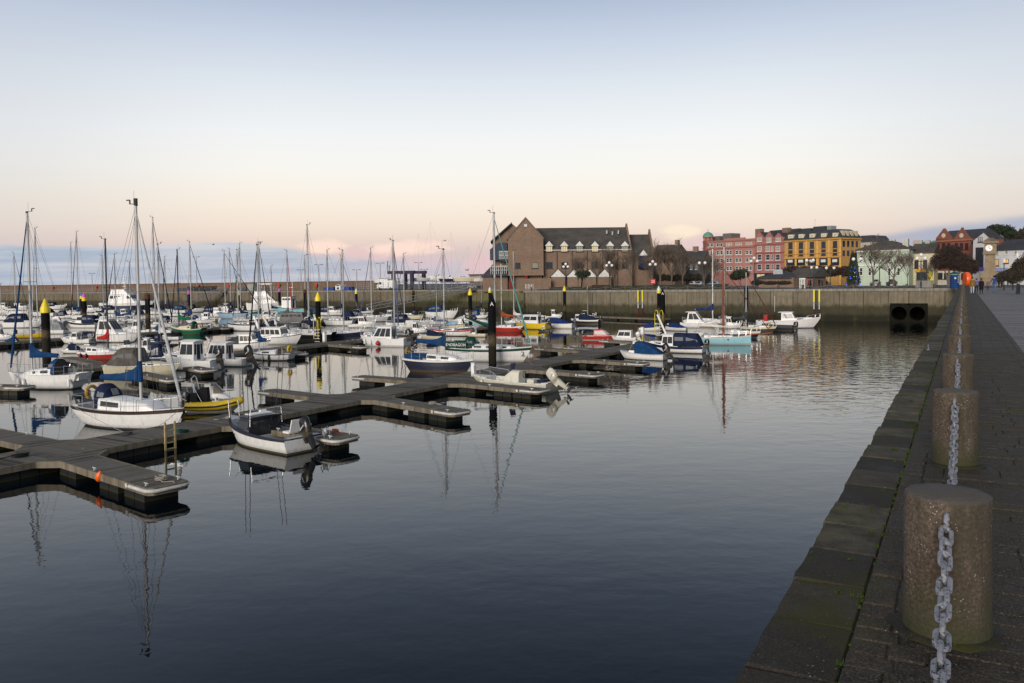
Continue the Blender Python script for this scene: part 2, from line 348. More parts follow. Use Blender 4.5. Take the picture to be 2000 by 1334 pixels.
def struct_tp(mb, name, mats, z=0.): return struct(tpobj(mb, name, mats, z))
S1 = s_of(1022, 0.)       # where the far wall steps forward
SE = 79.38                # pier edge
# ground: one sheet at quay level, L shaped round the basin
g = MB(); g.add([(-900, 22.6, 0), (S1+.3, 22.6, 0), (S1+.3, .5, 0), (SE+.4, .5, 0), (SE+.4, -320, 0), (1800, -320, 0), (1800, 2600, 0), (-900, 2600, 0)],
   [(0, 1, 2, 7), (2, 3, 6, 7), (3, 4, 5, 6)]); struct_tp(g, 'ground', ASPH, QZ-.03)
g = MB(); g.add([(SE+1.97, -200, 0), (SE+14, -200, 0), (SE+14, -2, 0), (SE+1.97, -2, 0)], [(0, 1, 2, 3)]); struct_tp(g, 'pier_paving', TARMAC, QZ-.004)
g = MB(); g.add([(SE+.39, -200, 0), (SE+1.97, -200, 0), (SE+1.97, 1.4, 0), (SE+.39, 1.4, 0)], [(0, 1, 2, 3)]); struct_tp(g, 'pier_pavers', PAVER, QZ)
g = MB(); g.bx(0, .10, -200, -2, -.15, .004); tpobj(g, 'kerb', PAVER, QZ, s=SE+1.92).__setitem__('kind', 'structure')
# coping slabs of the pier edge, real stones with worn edges
rs = random.Random(3); g = MB(); t = -146.53
while t < 0:
    ln = .6; e = rs.uniform(-.018, .012); dz = rs.uniform(-.007, .004); tl = rs.uniform(-.006, .006); b = .012; x0 = e; x1 = .383+rs.uniform(-.006, .004); y0 = t+.006; y1 = t+ln-.007
    if t > -126:
        ln = 2.4; y1 = t+ln-.01
    n = 5; rim = []
    def jj(): return rs.uniform(-.006, .006)
    base_ = [(x0+jj(), y0+(y1-y0)*i/n) for i in range(n)]+[(x0+(x1-x0)*i/2, y1) for i in range(2)]+[(x1, y1-(y1-y0)*i/n) for i in range(n)]+[(x1-(x1-x0)*i/2, y0) for i in range(2)]
    cx, cy = (x0+x1)/2, (y0+y1)/2
    def zz(x, y): return dz+tl*(x-cx)/.2+rs.uniform(-.0015, .0015)
    rows = [[(x, y, -.42) for x, y in base_], [(x, y, zz(x, y)-b-abs(jj())*.8) for x, y in base_], [(cx+(x-cx)*(1-b*4), cy+(y-cy)*(1-b*1.8/ln), zz(x, y)) for x, y in base_]]
    g.loft(rows, True, True, 0, False); t += ln
struct_tp(g, 'pier_coping', SLAB, QZ+.004).location = TP(SE, 0, QZ+.004)
SETT = mat_slab('worn_setts', (.026, .022, .017), (.062, .052, .040), .95)
rs2 = random.Random(8); g = MB(); t = -146.6
while t < -124:
    w_ = rs2.choice((.15, .155, .3, .16)); x = .392
    while x < 1.96:
        ln = rs2.choice((.155, .16, .20)) if x < .66 else rs2.uniform(.42, .66); x1 = min(1.965, x+ln)
        if 1.965-x1 < .12: x1 = 1.965
        z = rs2.uniform(-.006, .004); k = [rs2.uniform(-.003, .003) for _ in range(4)]; b = .007; a0, a1, c0, c1 = x+.004, x1-.004, t+.004, t+w_-.005
        q = [(a0, c0), (a1, c0), (a1, c1), (a0, c1)]; mx, my = (a0+a1)/2, (c0+c1)/2
        g.loft([[(X, Y, -.03) for X, Y in q], [(X, Y, z+k[i]-b) for i, (X, Y) in enumerate(q)], [(X+(b if X < mx else -b), Y+(b if Y < my else -b), z+k[i]) for i, (X, Y) in enumerate(q)]], True, True, 0, False); x = x1
    t += w_
struct_tp(g, 'pier_setts', SETT, QZ+.014).location = TP(SE, 0, QZ+.014)
MOSS = matte((.030, .045, .006))
g = MB(); g.add([(.01, -146, -.016), (.40, -146, -.016), (.40, 0, -.016), (.01, 0, -.016)], [(0, 1, 2, 3)]); o = struct_tp(g, 'coping_bed', MOSS, QZ); o.location = TP(SE, 0, QZ)
# moss tufts in the joints
g = MB()
for k in range(170):
    tt = -141.9+.6*rs.randrange(0, 26)+.007+rs.uniform(-.02, .02)+.03; ss = SE+rs.choice([rs.uniform(.25, .40), rs.uniform(.0, .4), .385+rs.uniform(-.01, .02)])
    if rs.random() < .45: tt = -142+rs.uniform(0, 14); ss = SE+.388+rs.uniform(-.012, .014)
    h = rs.uniform(.004, .016)
    for q in range(9):
        a = rs.uniform(0, 6.3); r_ = rs.uniform(.0, .03); x, y = ss+cos(a)*r_*.5, tt+sin(a)*r_
        g.add([(x-.006, y, 0), (x+.006, y+.004, 0), (x+rs.uniform(-.01, .01), y+rs.uniform(-.01, .01), h+rs.uniform(0, .012))], [(0, 1, 2)])
o = struct_tp(g, 'moss', matte((.035, .06, .008)), QZ); o['kind'] = 'stuff'
# ---------------------------------------------------------------- quay walls
def wall(name, label, s0, s1, t, z1, mat, cope=.35, cz=.42, thick=.6, ribs=None, mat2=None):
    r = thing(name, label, 'wall', TP((s0+s1)/2, t, 0), TANG); h = (s1-s0)/2
    g = MB(); g.bx(-h, h, 0, thick, -1.2, z1-cz)
    if ribs:
        x = -h+1
        while x < h-1: g.bx(x-.09, x+.09, -.10, 0, -1, z1-cz); x += ribs
    g.build('wall_face', mat, r)
    if cope:
        g = MB(); n = max(1, int(2*h/6)); w = 2*h/n
        for i in range(n): g.bx(-h+w*i+.01, -h+w*(i+1)-.01, -.14, thick+.25, z1-cz, z1)
        g.build('coping', mat2 or COPE, r)
    return r
OUT0, OUT1 = s_of(1738, 0, 610), s_of(1812, 0, 610)
wall('quay_wall', 'long panelled concrete quay wall below the brick building and hotels, with dark tide stain', S1, OUT0, 0, QZ, CONC, ribs=3.7)
wall('quay_wall', 'short end of the quay wall between the twin culvert and the pier corner', OUT1, SE+.6, 0, QZ, CONC)
# twin culvert outfall filling the gap
r = thing('culvert_outfall', 'shade-toned concrete culvert headwall with two round openings by the pier corner', 'culvert', TP((OUT0+OUT1)/2, 0, 0), TANG)
hw = (OUT1-OUT0)/2; g = MB(); zc = 1.35; R = 1.12; xs = (-hw*.5, hw*.46)
SHADEC = mat_concrete('culvert_shade_concrete', (.007, .007, .005), (.013, .0125, .008))  # headwall colour blackened: shade put into the concrete, on top of tide stain
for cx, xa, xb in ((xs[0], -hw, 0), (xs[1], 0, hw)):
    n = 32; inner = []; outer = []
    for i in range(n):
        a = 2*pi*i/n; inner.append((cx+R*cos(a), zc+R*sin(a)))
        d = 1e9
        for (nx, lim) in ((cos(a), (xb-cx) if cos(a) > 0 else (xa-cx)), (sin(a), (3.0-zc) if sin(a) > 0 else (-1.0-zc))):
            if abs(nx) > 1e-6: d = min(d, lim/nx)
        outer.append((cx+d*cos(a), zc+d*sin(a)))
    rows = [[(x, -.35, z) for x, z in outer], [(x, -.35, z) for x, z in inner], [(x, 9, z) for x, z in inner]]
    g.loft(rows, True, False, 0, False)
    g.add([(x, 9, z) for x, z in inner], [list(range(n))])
g.build('headwall', SHADEC, r, recalc=False); g = MB(); g.bx(-hw, hw, 0, .5, 3.0, QZ-.42); g.build('wall_face', CONC, r)
g = MB(); g.bx(-hw, hw, -.14, .85, QZ-.418, QZ); g.build('coping', COPE, r)
wall('quay_wall', 'short stepped return of the quay wall beside the boatyard', S1, S1+.01, 0, QZ, CONC, cope=0) if False else None
r = thing('quay_wall', 'set back weedy quay wall under the boatyard fence left of the brick building', 'wall', TP(S1-20, 22, 0), TANG)
g = MB(); g.bx(-24, 20.3, 0, .6, -1, QZ-.4); g.bx(20.0, 20.6, -22, 0, -1, QZ-.4); g.build('wall_face', mat_concrete('weedy_concrete', (.12, .115, .06), (.19, .175, .09), True, 4.4), r)
g = MB(); g.bx(-24, 20.3, -.12, .8, QZ-.4, QZ); g.bx(19.9, 20.8, -21.8, -.12, QZ-.4, QZ-.002); g.build('coping', COPE, r)
wall('breakwater_wall', 'long stained breakwater quay wall behind the boats on the left', -330, S1-44.02, 22, QZ, CONC2, ribs=5.2)
r = thing('wave_wall', 'brown wave wall running along the top of the breakwater on the left', 'wall', TP(-190, 34, QZ), TANG)
sw = s_of(742, 34)
g = MB(); g.bx(-140, sw+190, 0, .9, -.03, 2.35); g.bx(-140, sw+190, -.12, 1.0, 2.35, 2.55); g.build('wall_face', BROWNW, r)
wall('pier_wall', 'dark vertical pier wall under the coping at right', -10, 10, 0, 5, CONC) if False else None
r = thing('pier_wall', 'vertical face of the pier below its stone coping on the right', 'wall', TP(SE, -100, 0), TANG)
g = MB(); g.bx(.03, .5, -60, 99.9, -1.2, QZ-.41); g.build('wall_face', mat_concrete('pier_concrete', (.13, .12, .09), (.2, .18, .13), True), r)
# ladders on the far wall
def wall_ladder(px, label):
    r = thing('quay_ladder', label, 'ladder', TP(s_of(px, 0, 575), -.16, 0), TANG, 'yellow ladders on the quay wall')
    for sx in (-.42, .42):
        g = MB(); g.bx(sx-.11, sx+.11, -.2, .02, 3.2, QZ-.1); g.bx(sx-.09, sx+.09, -.19, .01, 2.0, 3.195, 1); g.bx(sx-.06, sx+.06, -.17, .0, .1, 1.995, 2); g.build('stile', [simple('ladder_yellow', (.72, .62, .02), .5), matte('ltgrey'), matte('redbrown')], r)
    g = MB()
    for i in range(16): g.bx(-.31, .31, -.12, -.07, .2+i*.32, .25+i*.32)
    g.build('rung', matte('dkgrey'), r)
wall_ladder(1251.5, 'yellow topped ladder on the quay wall left of the white capped pile')
wall_ladder(1595.5, 'yellow topped ladder on the quay wall below the yellow hotel')
# ---------------------------------------------------------------- bollards and chain on the pier
def mat_bollard():
    m, nt, bs = newmat('exposed_aggregate'); o0 = ocoord(nt); oi = nt.nodes.new('ShaderNodeObjectInfo'); va = nt.nodes.new('ShaderNodeVectorMath'); va.operation = 'ADD'; L(nt, o0, va.inputs[0]); cx_ = nt.nodes.new('ShaderNodeCombineXYZ'); L(nt, mth(nt, 'MULTIPLY', oi.outputs['Random'], 9), cx_.inputs[0]); L(nt, mth(nt, 'MULTIPLY', oi.outputs['Random'], 17), cx_.inputs[1]); L(nt, cx_.outputs[0], va.inputs[1]); o = va.outputs[0]; n1 = noise(nt, o, 3.2, 5, .6); n2 = noise(nt, o, 70, 3, .6)
    c = mixc(nt, remap(nt, n1, .3, .7), (.066, .046, .032), (.105, .078, .058)); c = mixc(nt, remap(nt, n2, .5, .68, 0, .75), c, (.17, .135, .10)); c = mixc(nt, remap(nt, n2, .46, .34, 0, .7), c, (.030, .021, .015))
    st = noise(nt, ocoord(nt, (7, 7, .8)), 1, 4, .6)
    c = mixc(nt, mth(nt, 'MULTIPLY', remap(nt, st, .45, .62), .75), c, (.036, .032, .017))
    vo = nt.nodes.new('ShaderNodeTexVoronoi'); vo.inputs['Scale'].default_value = 62; L(nt, o, vo.inputs['Vector'])
    sp = mth(nt, 'MULTIPLY', remap(nt, vo.outputs['Distance'], .26, .16), remap(nt, noise(nt, o, 9, 4, .6), .50, .60)); c = mixc(nt, mth(nt, 'MULTIPLY', sp, .75), c, (.40, .36, .30))
    vo2 = nt.nodes.new('ShaderNodeTexVoronoi'); vo2.inputs['Scale'].default_value = 48; L(nt, o, vo2.inputs['Vector'])
    c = mixc(nt, mth(nt, 'MULTIPLY', remap(nt, vo2.outputs['Distance'], .15, .08), .8), c, (.02, .017, .014))
    sx = nt.nodes.new('ShaderNodeSeparateXYZ'); L(nt, o0, sx.inputs[0])
    rk = mth(nt, 'MULTIPLY', remap(nt, mth(nt, 'ADD', mth(nt, 'ABSOLUTE', sx.outputs[0]), mth(nt, 'MULTIPLY', mth(nt, 'SUBTRACT', n1, .5), .08)), .05, .012), remap(nt, sx.outputs[2], .60, .55)); c = mixc(nt, mth(nt, 'MULTIPLY', rk, .6), c, (.028, .015, .008))
    z = mth(nt, 'ADD', sx.outputs[2], mth(nt, 'MULTIPLY', mth(nt, 'SUBTRACT', n1, .5), .5))
    c = mixc(nt, remap(nt, z, .26, .02, 0, .9), c, (.032, .036, .010))
    c = mixc(nt, mth(nt, 'MULTIPLY', remap(nt, sx.outputs[2], .655, .678), remap(nt, n1, .3, .6, .5, 1)), c, (.075, .066, .055))
    L(nt, c, bs.inputs['Base Color']); bs.inputs['Roughness'].default_value = .9
    bump(nt, bs, mth(nt, 'SUBTRACT', mth(nt, 'MULTIPLY', n2, .6), vo2.outputs['Distance']), .5, .008)
    return m
BOLL = mat_bollard()
def mat_chain():
    m, nt, bs = newmat('galvanised_chain'); o = ocoord(nt); n1 = noise(nt, o, 60, 4, .7); n2 = noise(nt, o, 8, 3)
    c = mixc(nt, remap(nt, n2, .3, .7), (.20, .21, .24), (.31, .32, .36)); c = mixc(nt, remap(nt, n2, .56, .68, 0, .7), c, (.12, .07, .045)); c = mixc(nt, remap(nt, n1, .54, .62), c, (.03, .03, .035))
    L(nt, c, bs.inputs['Base Color']); bs.inputs['Roughness'].default_value = .6; bs.inputs['Metallic'].default_value = .25; bump(nt, bs, n1, .3, .003); return m
CHM = mat_chain()
SB = 80.16; BH = .68; BR = .188; TB0 = -144.95
def bollard():
    r = thing('bollard', 'x', 'bollard')
    g = MB(); n = 56; rb = random.Random(4); rows = []
    for rad, z, am in ((BR*1.02, -.05, .004), (BR*1.01, .06, .003), (BR, .2, .002), (BR*.998, .4, .002), (BR*.99, .6, .002), (BR*.985, .655, .0035), (BR*.965, .672, .006), (BR*.92, BH-.002, .003), (BR*.5, BH+.003, .002), (.01, BH+.004, 0)):
        rows.append([((rad+rb.uniform(-am, am))*cos(2*pi*i/n), (rad+rb.uniform(-am, am))*sin(2*pi*i/n), z+rb.uniform(-am, am)*.8) for i in range(n)])
    g.loft(rows, True, True); g.build('shaft', BOLL, r, 60)
    g = MB(); g.loft([[((.245+rb.uniform(-.02, .025))*k*cos(2*pi*i/22), (.245+rb.uniform(-.02, .02))*k*sin(2*pi*i/22), z) for i in range(22)] for k, z in ((1, -.03), (1, .016), (.84, .03))], True, True, 0, False); g.build('footing', SLAB, r)
    for sg in (-1, 1):
        g = MB(); y0 = sg*(BR-.01)
        pts = [(-.0, y0, .615), (0, y0+sg*.03, .615)]
        g.tube([(0, y0, .60), (0, y0+sg*.035, .605)], .014, 8)
        g.tube([(.0, y0+sg*.03+sg*.030*cos(a), .585+.036*sin(a)) for a in [2*pi*i/14 for i in range(14)]], .0125, 8, closed=True)
        g.build('eye_bolt', CHM, r)
    return r
LK = .0925
def chain_mesh(span, sag, nl=None):
    g = MB(); nl = nl or int(span*1.03/LK); pts = []
    for i in range(nl+1): u = i/nl; pts.append(Vector((0, span*u, -4*sag*u*(1-u))))
    for i in range(nl):
        c = (pts[i]+pts[i+1])/2; d = (pts[i+1]-pts[i]).normalized(); a = Vector((1, 0, 0)); b = d.cross(a)
        tw = radians(28)*sin(i*.9)+.25*sin(i*.37); w = (a if i % 2 == 0 else b); w2 = (b if i % 2 == 0 else a); w = (w*cos(tw)+w2*sin(tw)).normalized()
        R = .0225; hl = .0340; q = []
        for j in range(7): q.append((hl+R*cos(-pi/2+pi*j/6), R*sin(-pi/2+pi*j/6)))
        for j in range(7): q.append((-hl+R*cos(pi/2+pi*j/6), R*sin(pi/2+pi*j/6)))
        g.tube([c+d*x+w*y for x, y in q], .0108, 7, closed=True)
    return g
proto = bollard(); chm = None; first = {1: 'nearest concrete bollard with a heavy chain hanging towards the viewer', 2: 'second bollard along the pier, right behind the nearest one', 3: 'third bollard along the pier counted from the viewer', 4: 'fourth bollard along the pier counted from the viewer'}
span = 4.0-2*(BR+.055); ch = chain_mesh(span, .30)
# small far version of the chain: fewer sided
def chain_obj(): return ch.build('chain', CHM)
c0 = chain_obj()
nb = 0
for k in range(0, 36):
    t = TB0+4*k
    b = proto if k == 0 else copytree(proto)
    b.location = TP(SB, t, QZ); b.rotation_euler = (0, 0, TANG+(0 if k < 2 else random.uniform(-.05, .05)))
    b['label'] = first.get(k, 'bollard just below the viewpoint at the near end of the chain' if k == 0 else 'small bollard in the receding chain row along the pier edge'); b['category'] = 'bollard'; b['group'] = 'concrete bollards along the pier'
    if k < 35:
        c = c0 if k == 0 else c0.copy()
        if k: COL.objects.link(c)
        c.location = TP(SB, t+BR+.055, QZ+.565); c.rotation_euler = (0, 0, TANG)
        tag(c, {0: 'heavy galvanised chain hanging from the nearest bollard towards the viewer', 1: 'chain slung between the nearest and the second bollard', 2: 'chain slung between the second and the third bollard'}.get(k, 'chain slung between two distant bollards on the pier'), 'chain', 'chains between the pier bollards')
for k in range(1, 21):
    s = SB-4*k
    b = copytree(proto); b.location = TP(s, .75, QZ); b.rotation_euler = (0, 0, TANG+pi/2)
    tag(b, 'small square looking bollard in the row on the far quay wall', 'bollard', 'bollards on the far quay wall')
    c = c0.copy(); COL.objects.link(c); c.location = TP(s+BR+.055, .75, QZ+.565); c.rotation_euler = (0, 0, TANG-pi/2)
    tag(c, 'chain slung between bollards on the far quay wall', 'chain', 'chains on the far quay wall')
# mooring hooks on the coping
for px, py, lab in ((1813, 684, 'small galvanised mooring hook on the coping beside the fourth bollard'), (1851, 597, 'small galvanised mooring hook on the coping far down the pier')):
    p = un(px, py, QZ); r = thing('mooring_hook', lab, 'hook', p, TANG); r.scale = (.7, .7, .7)
    g = MB(); g.box((0, 0, .012), (.10, .16, .02)); g.build('base_plate', CHM, r)
    g = MB(); g.tube([(0, .03, .02), (0, .03, .14), (0, .0, .19), (0, -.05, .19), (0, -.07, .15)], .016, 6); g.build('hook', CHM, r)
# ---------------------------------------------------------------- floating pontoons
def mat_deck():
    m, nt, bs = newmat('grey_deck_boards'); o = ocoord(nt); sx = nt.nodes.new('ShaderNodeSeparateXYZ'); L(nt, o, sx.inputs[0])
    f = mth(nt, 'DIVIDE', sx.outputs[0], .145); fr = mth(nt, 'FRACT', f); wn = nt.nodes.new('ShaderNodeTexWhiteNoise'); wn.noise_dimensions = '1D'; L(nt, mth(nt, 'FLOOR', f), wn.inputs['W'])
    gr = noise(nt, ocoord(nt, (14, 1.2, 14)), 1, 5, .65); n1 = noise(nt, o, .7, 5, .6); n2 = noise(nt, o, 5, 4)
    c = mixc(nt, gr, (.072, .062, .049), (.225, .20, .165)); c = mixc(nt, remap(nt, wn.outputs['Value'], .3, .9, 0, .9), c, (.030, .027, .023)); w2 = nt.nodes.new('ShaderNodeTexWhiteNoise'); w2.noise_dimensions = '1D'; L(nt, mth(nt, 'FLOOR', mth(nt, 'DIVIDE', sx.outputs[0], .87)), w2.inputs['W']); c = mixc(nt, remap(nt, w2.outputs['Value'], .4, 1, 0, .6), c, (.17, .155, .13))
    c = mixc(nt, remap(nt, n1, .45, .7, 0, .6), c, (.15, .145, .13)); c = mixc(nt, remap(nt, n2, .62, .75, 0, .5), c, (.035, .035, .025))
    j = mth(nt, 'MAXIMUM', remap(nt, fr, 0, .10, 1, 0), remap(nt, fr, .92, 1, 0, 1)); c = mixc(nt, mth(nt, 'MULTIPLY', j, .8), c, (.012, .011, .01))
    L(nt, c, bs.inputs['Base Color']); vo = nt.nodes.new('ShaderNodeTexVoronoi'); vo.inputs['Scale'].default_value = 1.7; L(nt, o, vo.inputs['Vector']); L(nt, mixc(nt, mth(nt, 'MULTIPLY', remap(nt, vo.outputs['Distance'], .10, .05), remap(nt, n2, .5, .6)), c, (.42, .42, .40)), bs.inputs['Base Color']); bs.inputs['Roughness'].default_value = .85; bs.inputs['Specular IOR Level'].default_value = .15; bump(nt, bs, mth(nt, 'SUBTRACT', gr, j), .4, .01); return m
DECK = mat_deck()
FASC = mat_concrete('weathered_fascia', (.13, .11, .08), (.25, .22, .165))
def mat_float():
    m, nt, bs = newmat('float_plastic'); o = ocoord(nt); n1 = noise(nt, o, 2.5, 5, .65); sx = nt.nodes.new('ShaderNodeSeparateXYZ'); L(nt, o, sx.inputs[0]); z = mth(nt, 'ADD', sx.outputs[2], mth(nt, 'MULTIPLY', mth(nt, 'SUBTRACT', n1, .5), .3))
    L(nt, mixc(nt, remap(nt, z, .14, .02), mixc(nt, n1, (.010, .011, .014), (.024, .025, .028)), (.028, .028, .010)), bs.inputs['Base Color']); bs.inputs['Roughness'].default_value = .6; bs.inputs['Specular IOR Level'].default_value = .25; return m
FLOAT = mat_float()
BUMP = matte((.52, .52, .50))
DZ = .56
def pontoon(name, label, cat, p0, p1, w, group=None, flare0=0, bumper=False, floats=None, num=None, dz=0):
    p0 = Vector((p0[0], p0[1])); p1 = Vector((p1[0], p1[1])); d = p1-p0; ln = d.length
    r = thing(name, label, cat, (p0.x, p0.y, 0), atan2(d.y, d.x), group); h = w/2; z = DZ+dz
    ch = .16 if bumper else 0
    if flare0: poly = [(0, -h-flare0), (flare0*1.15, -h), (ln-ch, -h), (ln, -h+ch), (ln, h-ch), (ln-ch, h), (flare0*1.15, h), (0, h+flare0)]
    else: poly = [(0, -h), (ln-ch, -h), (ln, -h+ch), (ln, h-ch), (ln-ch, h), (0, h)]
    g = MB(); g.prism(poly, z-.05, z); g.build('deck', DECK, r)
    g = MB(); n = len(poly); cx = ln/2
    for i in range(n):                                             # timber fascia boards round the edge
        a, b = Vector(poly[i]), Vector(poly[(i+1) % n]); e = (b-a)
        if e.length < .02 or (a.x < .001 and b.x < .001 and flare0): continue
        nn = Vector((e.y, -e.x)).normalized(); o_ = .035
        g.hexa([(a.x-nn.x*.04, a.y-nn.y*.04, z-.24), (b.x-nn.x*.04, b.y-nn.y*.04, z-.24), (b.x+nn.x*o_, b.y+nn.y*o_, z-.24), (a.x+nn.x*o_, a.y+nn.y*o_, z-.24),
                (a.x-nn.x*.04, a.y-nn.y*.04, z+.006), (b.x-nn.x*.04, b.y-nn.y*.04, z+.006), (b.x+nn.x*o_, b.y+nn.y*o_, z+.006), (a.x+nn.x*o_, a.y+nn.y*o_, z+.006)])
    g.build('fascia', FASC, r)
    for x0, x1 in (floats or [(k, min(k+3.2, ln)) for k in [i*4.2+.3 for i in range(int((ln)/4.2)+1)] if k < ln-1]):
        g = MB(); x = x0
        while x < x1-.3:
            g.box((x+.36, 0, .05), (.69, w-.16, .56), taper=.97); x += .72
        g.build('float', FLOAT, r)
    if bumper:
        g = MB(); q = [(ln-1.3, -h-.06), (ln-.2, -h-.06), (ln-.02, -h+.06), (ln+.06, -h+.22), (ln+.06, h-.22), (ln-.02, h-.06), (ln-.2, h+.06), (ln-1.3, h+.06)]
        g.tube([(x, y, z-.09) for x, y in q], .06, 8); g.build('bumper', BUMP, r)
        g = MB()
        for cx_, cy_ in ((ln*.45, -h+.1), (ln-.5, -h+.12), (ln-.5, h-.12)):
            g.box((cx_, cy_, z+.05), (.05, .05, .09)); g.tube([(cx_-.13, cy_, z+.10), (cx_+.13, cy_, z+.10)], .022, 5)
        g.build('cleat', matte('ltgrey'), r)
    if num:
        g = MB(); g.box((ln-1.55, -h-.045, z-.10), (.13, .02, .13)); pl = g.build('number_plate', matte('offwhite'), r)
    return r
W1A, W1B = Vector((-18.42, 32.42)), Vector((13.1, 83.88)); W1D = (W1B-W1A).normalized(); W1N = Vector((W1D.y, -W1D.x)); W1W = 2.7
def on_w1(tip, d, side):
    tip = Vector(tip[:2]); e = W1A+W1N*side*(W1W/2+.03)       # walkway edge line
    k = (e-tip).dot(W1N)/d.dot(W1N); return tip+d*k
pontoon('pontoon_walkway', 'long grey timber pontoon walkway running away from the lower left corner', 'pontoon', W1A-W1D*13, W1B+W1D*2, W1W, floats=[(x, x+2.8) for x in [i*4.6+.5 for i in range(16)]])
FD = Vector((cos(radians(-39)), sin(radians(-39))))
def fdir(a, b):
    A, B = un(*a, DZ), un(*b, DZ); v = Vector((B.x-A.x, B.y-A.y)); return v.normalized()
fl = [((332, 947), fdir((180, 902), (332, 947)), 1, 'finger pontoon with an orange fender, nearest of all at lower left', 1.35),
      ((680, 854), Vector((cos(radians(-36)), sin(radians(-36)))), 1, 'finger pontoon beside the white boat with the dark outboard', 1.35),
      ((902, 803), fdir((795, 781), (905, 798)), 1, 'empty finger pontoon with a white tip in front of the dark blue yacht', 1.3),
      ((1062, 761), fdir((915, 747), (1062, 761)), 1, 'finger pontoon with the cream open boat lying behind it', 1.3),
      ((1171, 731), fdir((1052, 717), (1177, 727)), 1, 'short looking finger pontoon just behind the cream open boat', 1.3),
      ((1262, 709), fdir((1149, 700), (1265, 707)), 1, 'finger pontoon in front of the white boat with blue tent cover', 1.3),
      ((519, 761), -fdir((519, 761), (625, 773)), -1, 'empty finger pontoon left of the walkway, beyond the yellow inflatable', 1.3),
      ((698, 734), -fdir((698, 734), (800, 741)), -1, 'empty finger pontoon left of the walkway before the dark blue yacht', 1.3),
      ((1052, 679), Vector((cos(radians(136)), sin(radians(136)))), -1, 'finger pontoon off the green banded yacht bow', 1.2),
      ((1108, 678), Vector((cos(radians(139)), sin(radians(139)))), -1, 'finger pontoon with curved white tip in front of the red cabin boat', 1.2),
      ((1175, 664), Vector((cos(radians(139)), sin(radians(139)))), -1, 'finger pontoon under the red cabin boat', 1.2),
      ((-60, 836), -fdir((-2, 858), (60, 871)), -1, 'finger pontoon leaving the frame at the left edge of the walkway', 1.4)]
FING = []
for tip, d, sd_, lab, w in fl:
    T = un(*tip, DZ); root = on_w1(T, d, sd_); T2 = Vector(T[:2]); ln = (T2-root).length
    fs = [(.5, .5+1.44), (ln*.5, ln*.5+.72*2) if ln > 5.5 else (ln-1.7, ln-.2), (ln-2.0, ln-.4)] if ln > 6.5 else [(.4, 1.2), (ln-2.1, ln-.45)]
    FING.append(pontoon('finger_pontoon', lab, 'pontoon', root, T2, w, 'finger pontoons off the near walkway', .75, True, fs, True, dz=-.008))
# other walkways further out
def wline(p0px, p1px, e0, e1, w, lab):
    A, B = Vector(un(*p0px, DZ)[:2]), Vector(un(*p1px, DZ)[:2]); d = (B-A).normalized()
    return pontoon('pontoon_walkway', lab, 'pontoon', A-d*e0, B+d*e1, w), A, d
_, W2P, W2D = wline((200, 715), (660, 668), 5, 52, 2.6, 'second pontoon walkway, past the cream cruiser and the big yellow capped pile')
_, W3P, W3D = wline((0, 669), (430, 640), 12, 45, 2.6, 'third pontoon walkway, behind the green hulled sailboat')
pontoon('pontoon_walkway', 'far low pontoon lying along the quay wall beyond the red cabin boat', 'pontoon', un(1150, 617, DZ), un(1300, 622, DZ), 2.4)
for (tip, rt, lab) in (((713, 677), (640, 671), 'finger pontoon with white tip in front of the white boat with red fender'), ((701, 664), (650, 668), 'finger pontoon with white tip below the blue hulled yacht'),
        ((345, 741), (268, 727), 'finger pontoon under the cream motor cruiser'), ((57, 754), (-20, 752), 'finger pontoon with white tip at the left edge below the white yacht'), ((130, 697), (186, 708), 'finger pontoon left of the red hulled sailboat'),
        ((442, 641), (400, 637), 'finger pontoon right of the green hulled sailboat'), ((410, 722), (372, 716), 'finger pontoon between two white cabin boats with outboards'), ((590, 690), (560, 684), 'finger pontoon at the stern of the white yacht with yellow lifebuoy')):
    A, B = un(*rt, DZ), un(*tip, DZ); d = Vector((B.x-A.x, B.y-A.y)); l_ = d.length
    pontoon('finger_pontoon', lab, 'pontoon', A, B, 1.2, 'finger pontoons off the far walkways', 0, True, [(.2, l_*.4), (l_-1.9, l_-.3)], False, dz=-.008)
# things on the near pontoons
p = un(328, 852, DZ); q = W1A+W1D*((Vector(p[:2])-W1A).dot(W1D))+W1N*(W1W/2+.09)
r = thing('pontoon_ladder', 'wooden ladder fixed to the near pontoon edge, reaching into the water', 'ladder', (q.x, q.y, 0), atan2(W1D.y, W1D.x))
for sg in (-1, 1):
    g = MB(); g.box((sg*.24, 0, .25), (.075, .06, 1.9)); g.build('stile', matte((.42, .34, .17)), r)
g = MB()
for i in range(6): g = MB(); g.box((0, 0, -.5+i*.27), (.42, .04, .05)); g.build('rung', matte((.40, .34, .2)), r)
g = MB(); p = un(194, 935, .35); g.lathe([(.01, -.22), (.10, -.14), (.13, -.02), (.11, .10), (.05, .16), (.03, .22)], n=12); o = g.build('mooring_fender', simple('fender_orange', (.85, .13, .01), .4)); o.location = p+Vector((.05, -.1, .1)); o.rotation_euler = (.25, .3, 0)
tag(o, 'orange fender hanging on the side of the nearest finger pontoon', 'fender')
def pedestal(px, py, h, w, lab):
    p = un(px, py, DZ); r = thing('service_pedestal', lab, 'pedestal', (p.x, p.y, DZ), radians(60))
    g = MB(); g.box((0, 0, h/2), (w, w, h)); g.build('body', paint('white'), r); g = MB(); g.box((0, 0, h+.03), (w+.05, w+.05, .06)); g.build('cap', matte('ltgrey'), r)
pedestal(925.5, 735, .92, .27, 'white service pedestal on the walkway at the bow of the dark blue yacht')
pedestal(634, 668, 1.1, .32, 'white service pedestal on the second walkway beside the big yellow capped pile')
pedestal(1255, 655, .95, .34, 'white service pedestal near the bow of the white and navy cabin boat')
g = MB(); p = un(1034, 731, DZ)
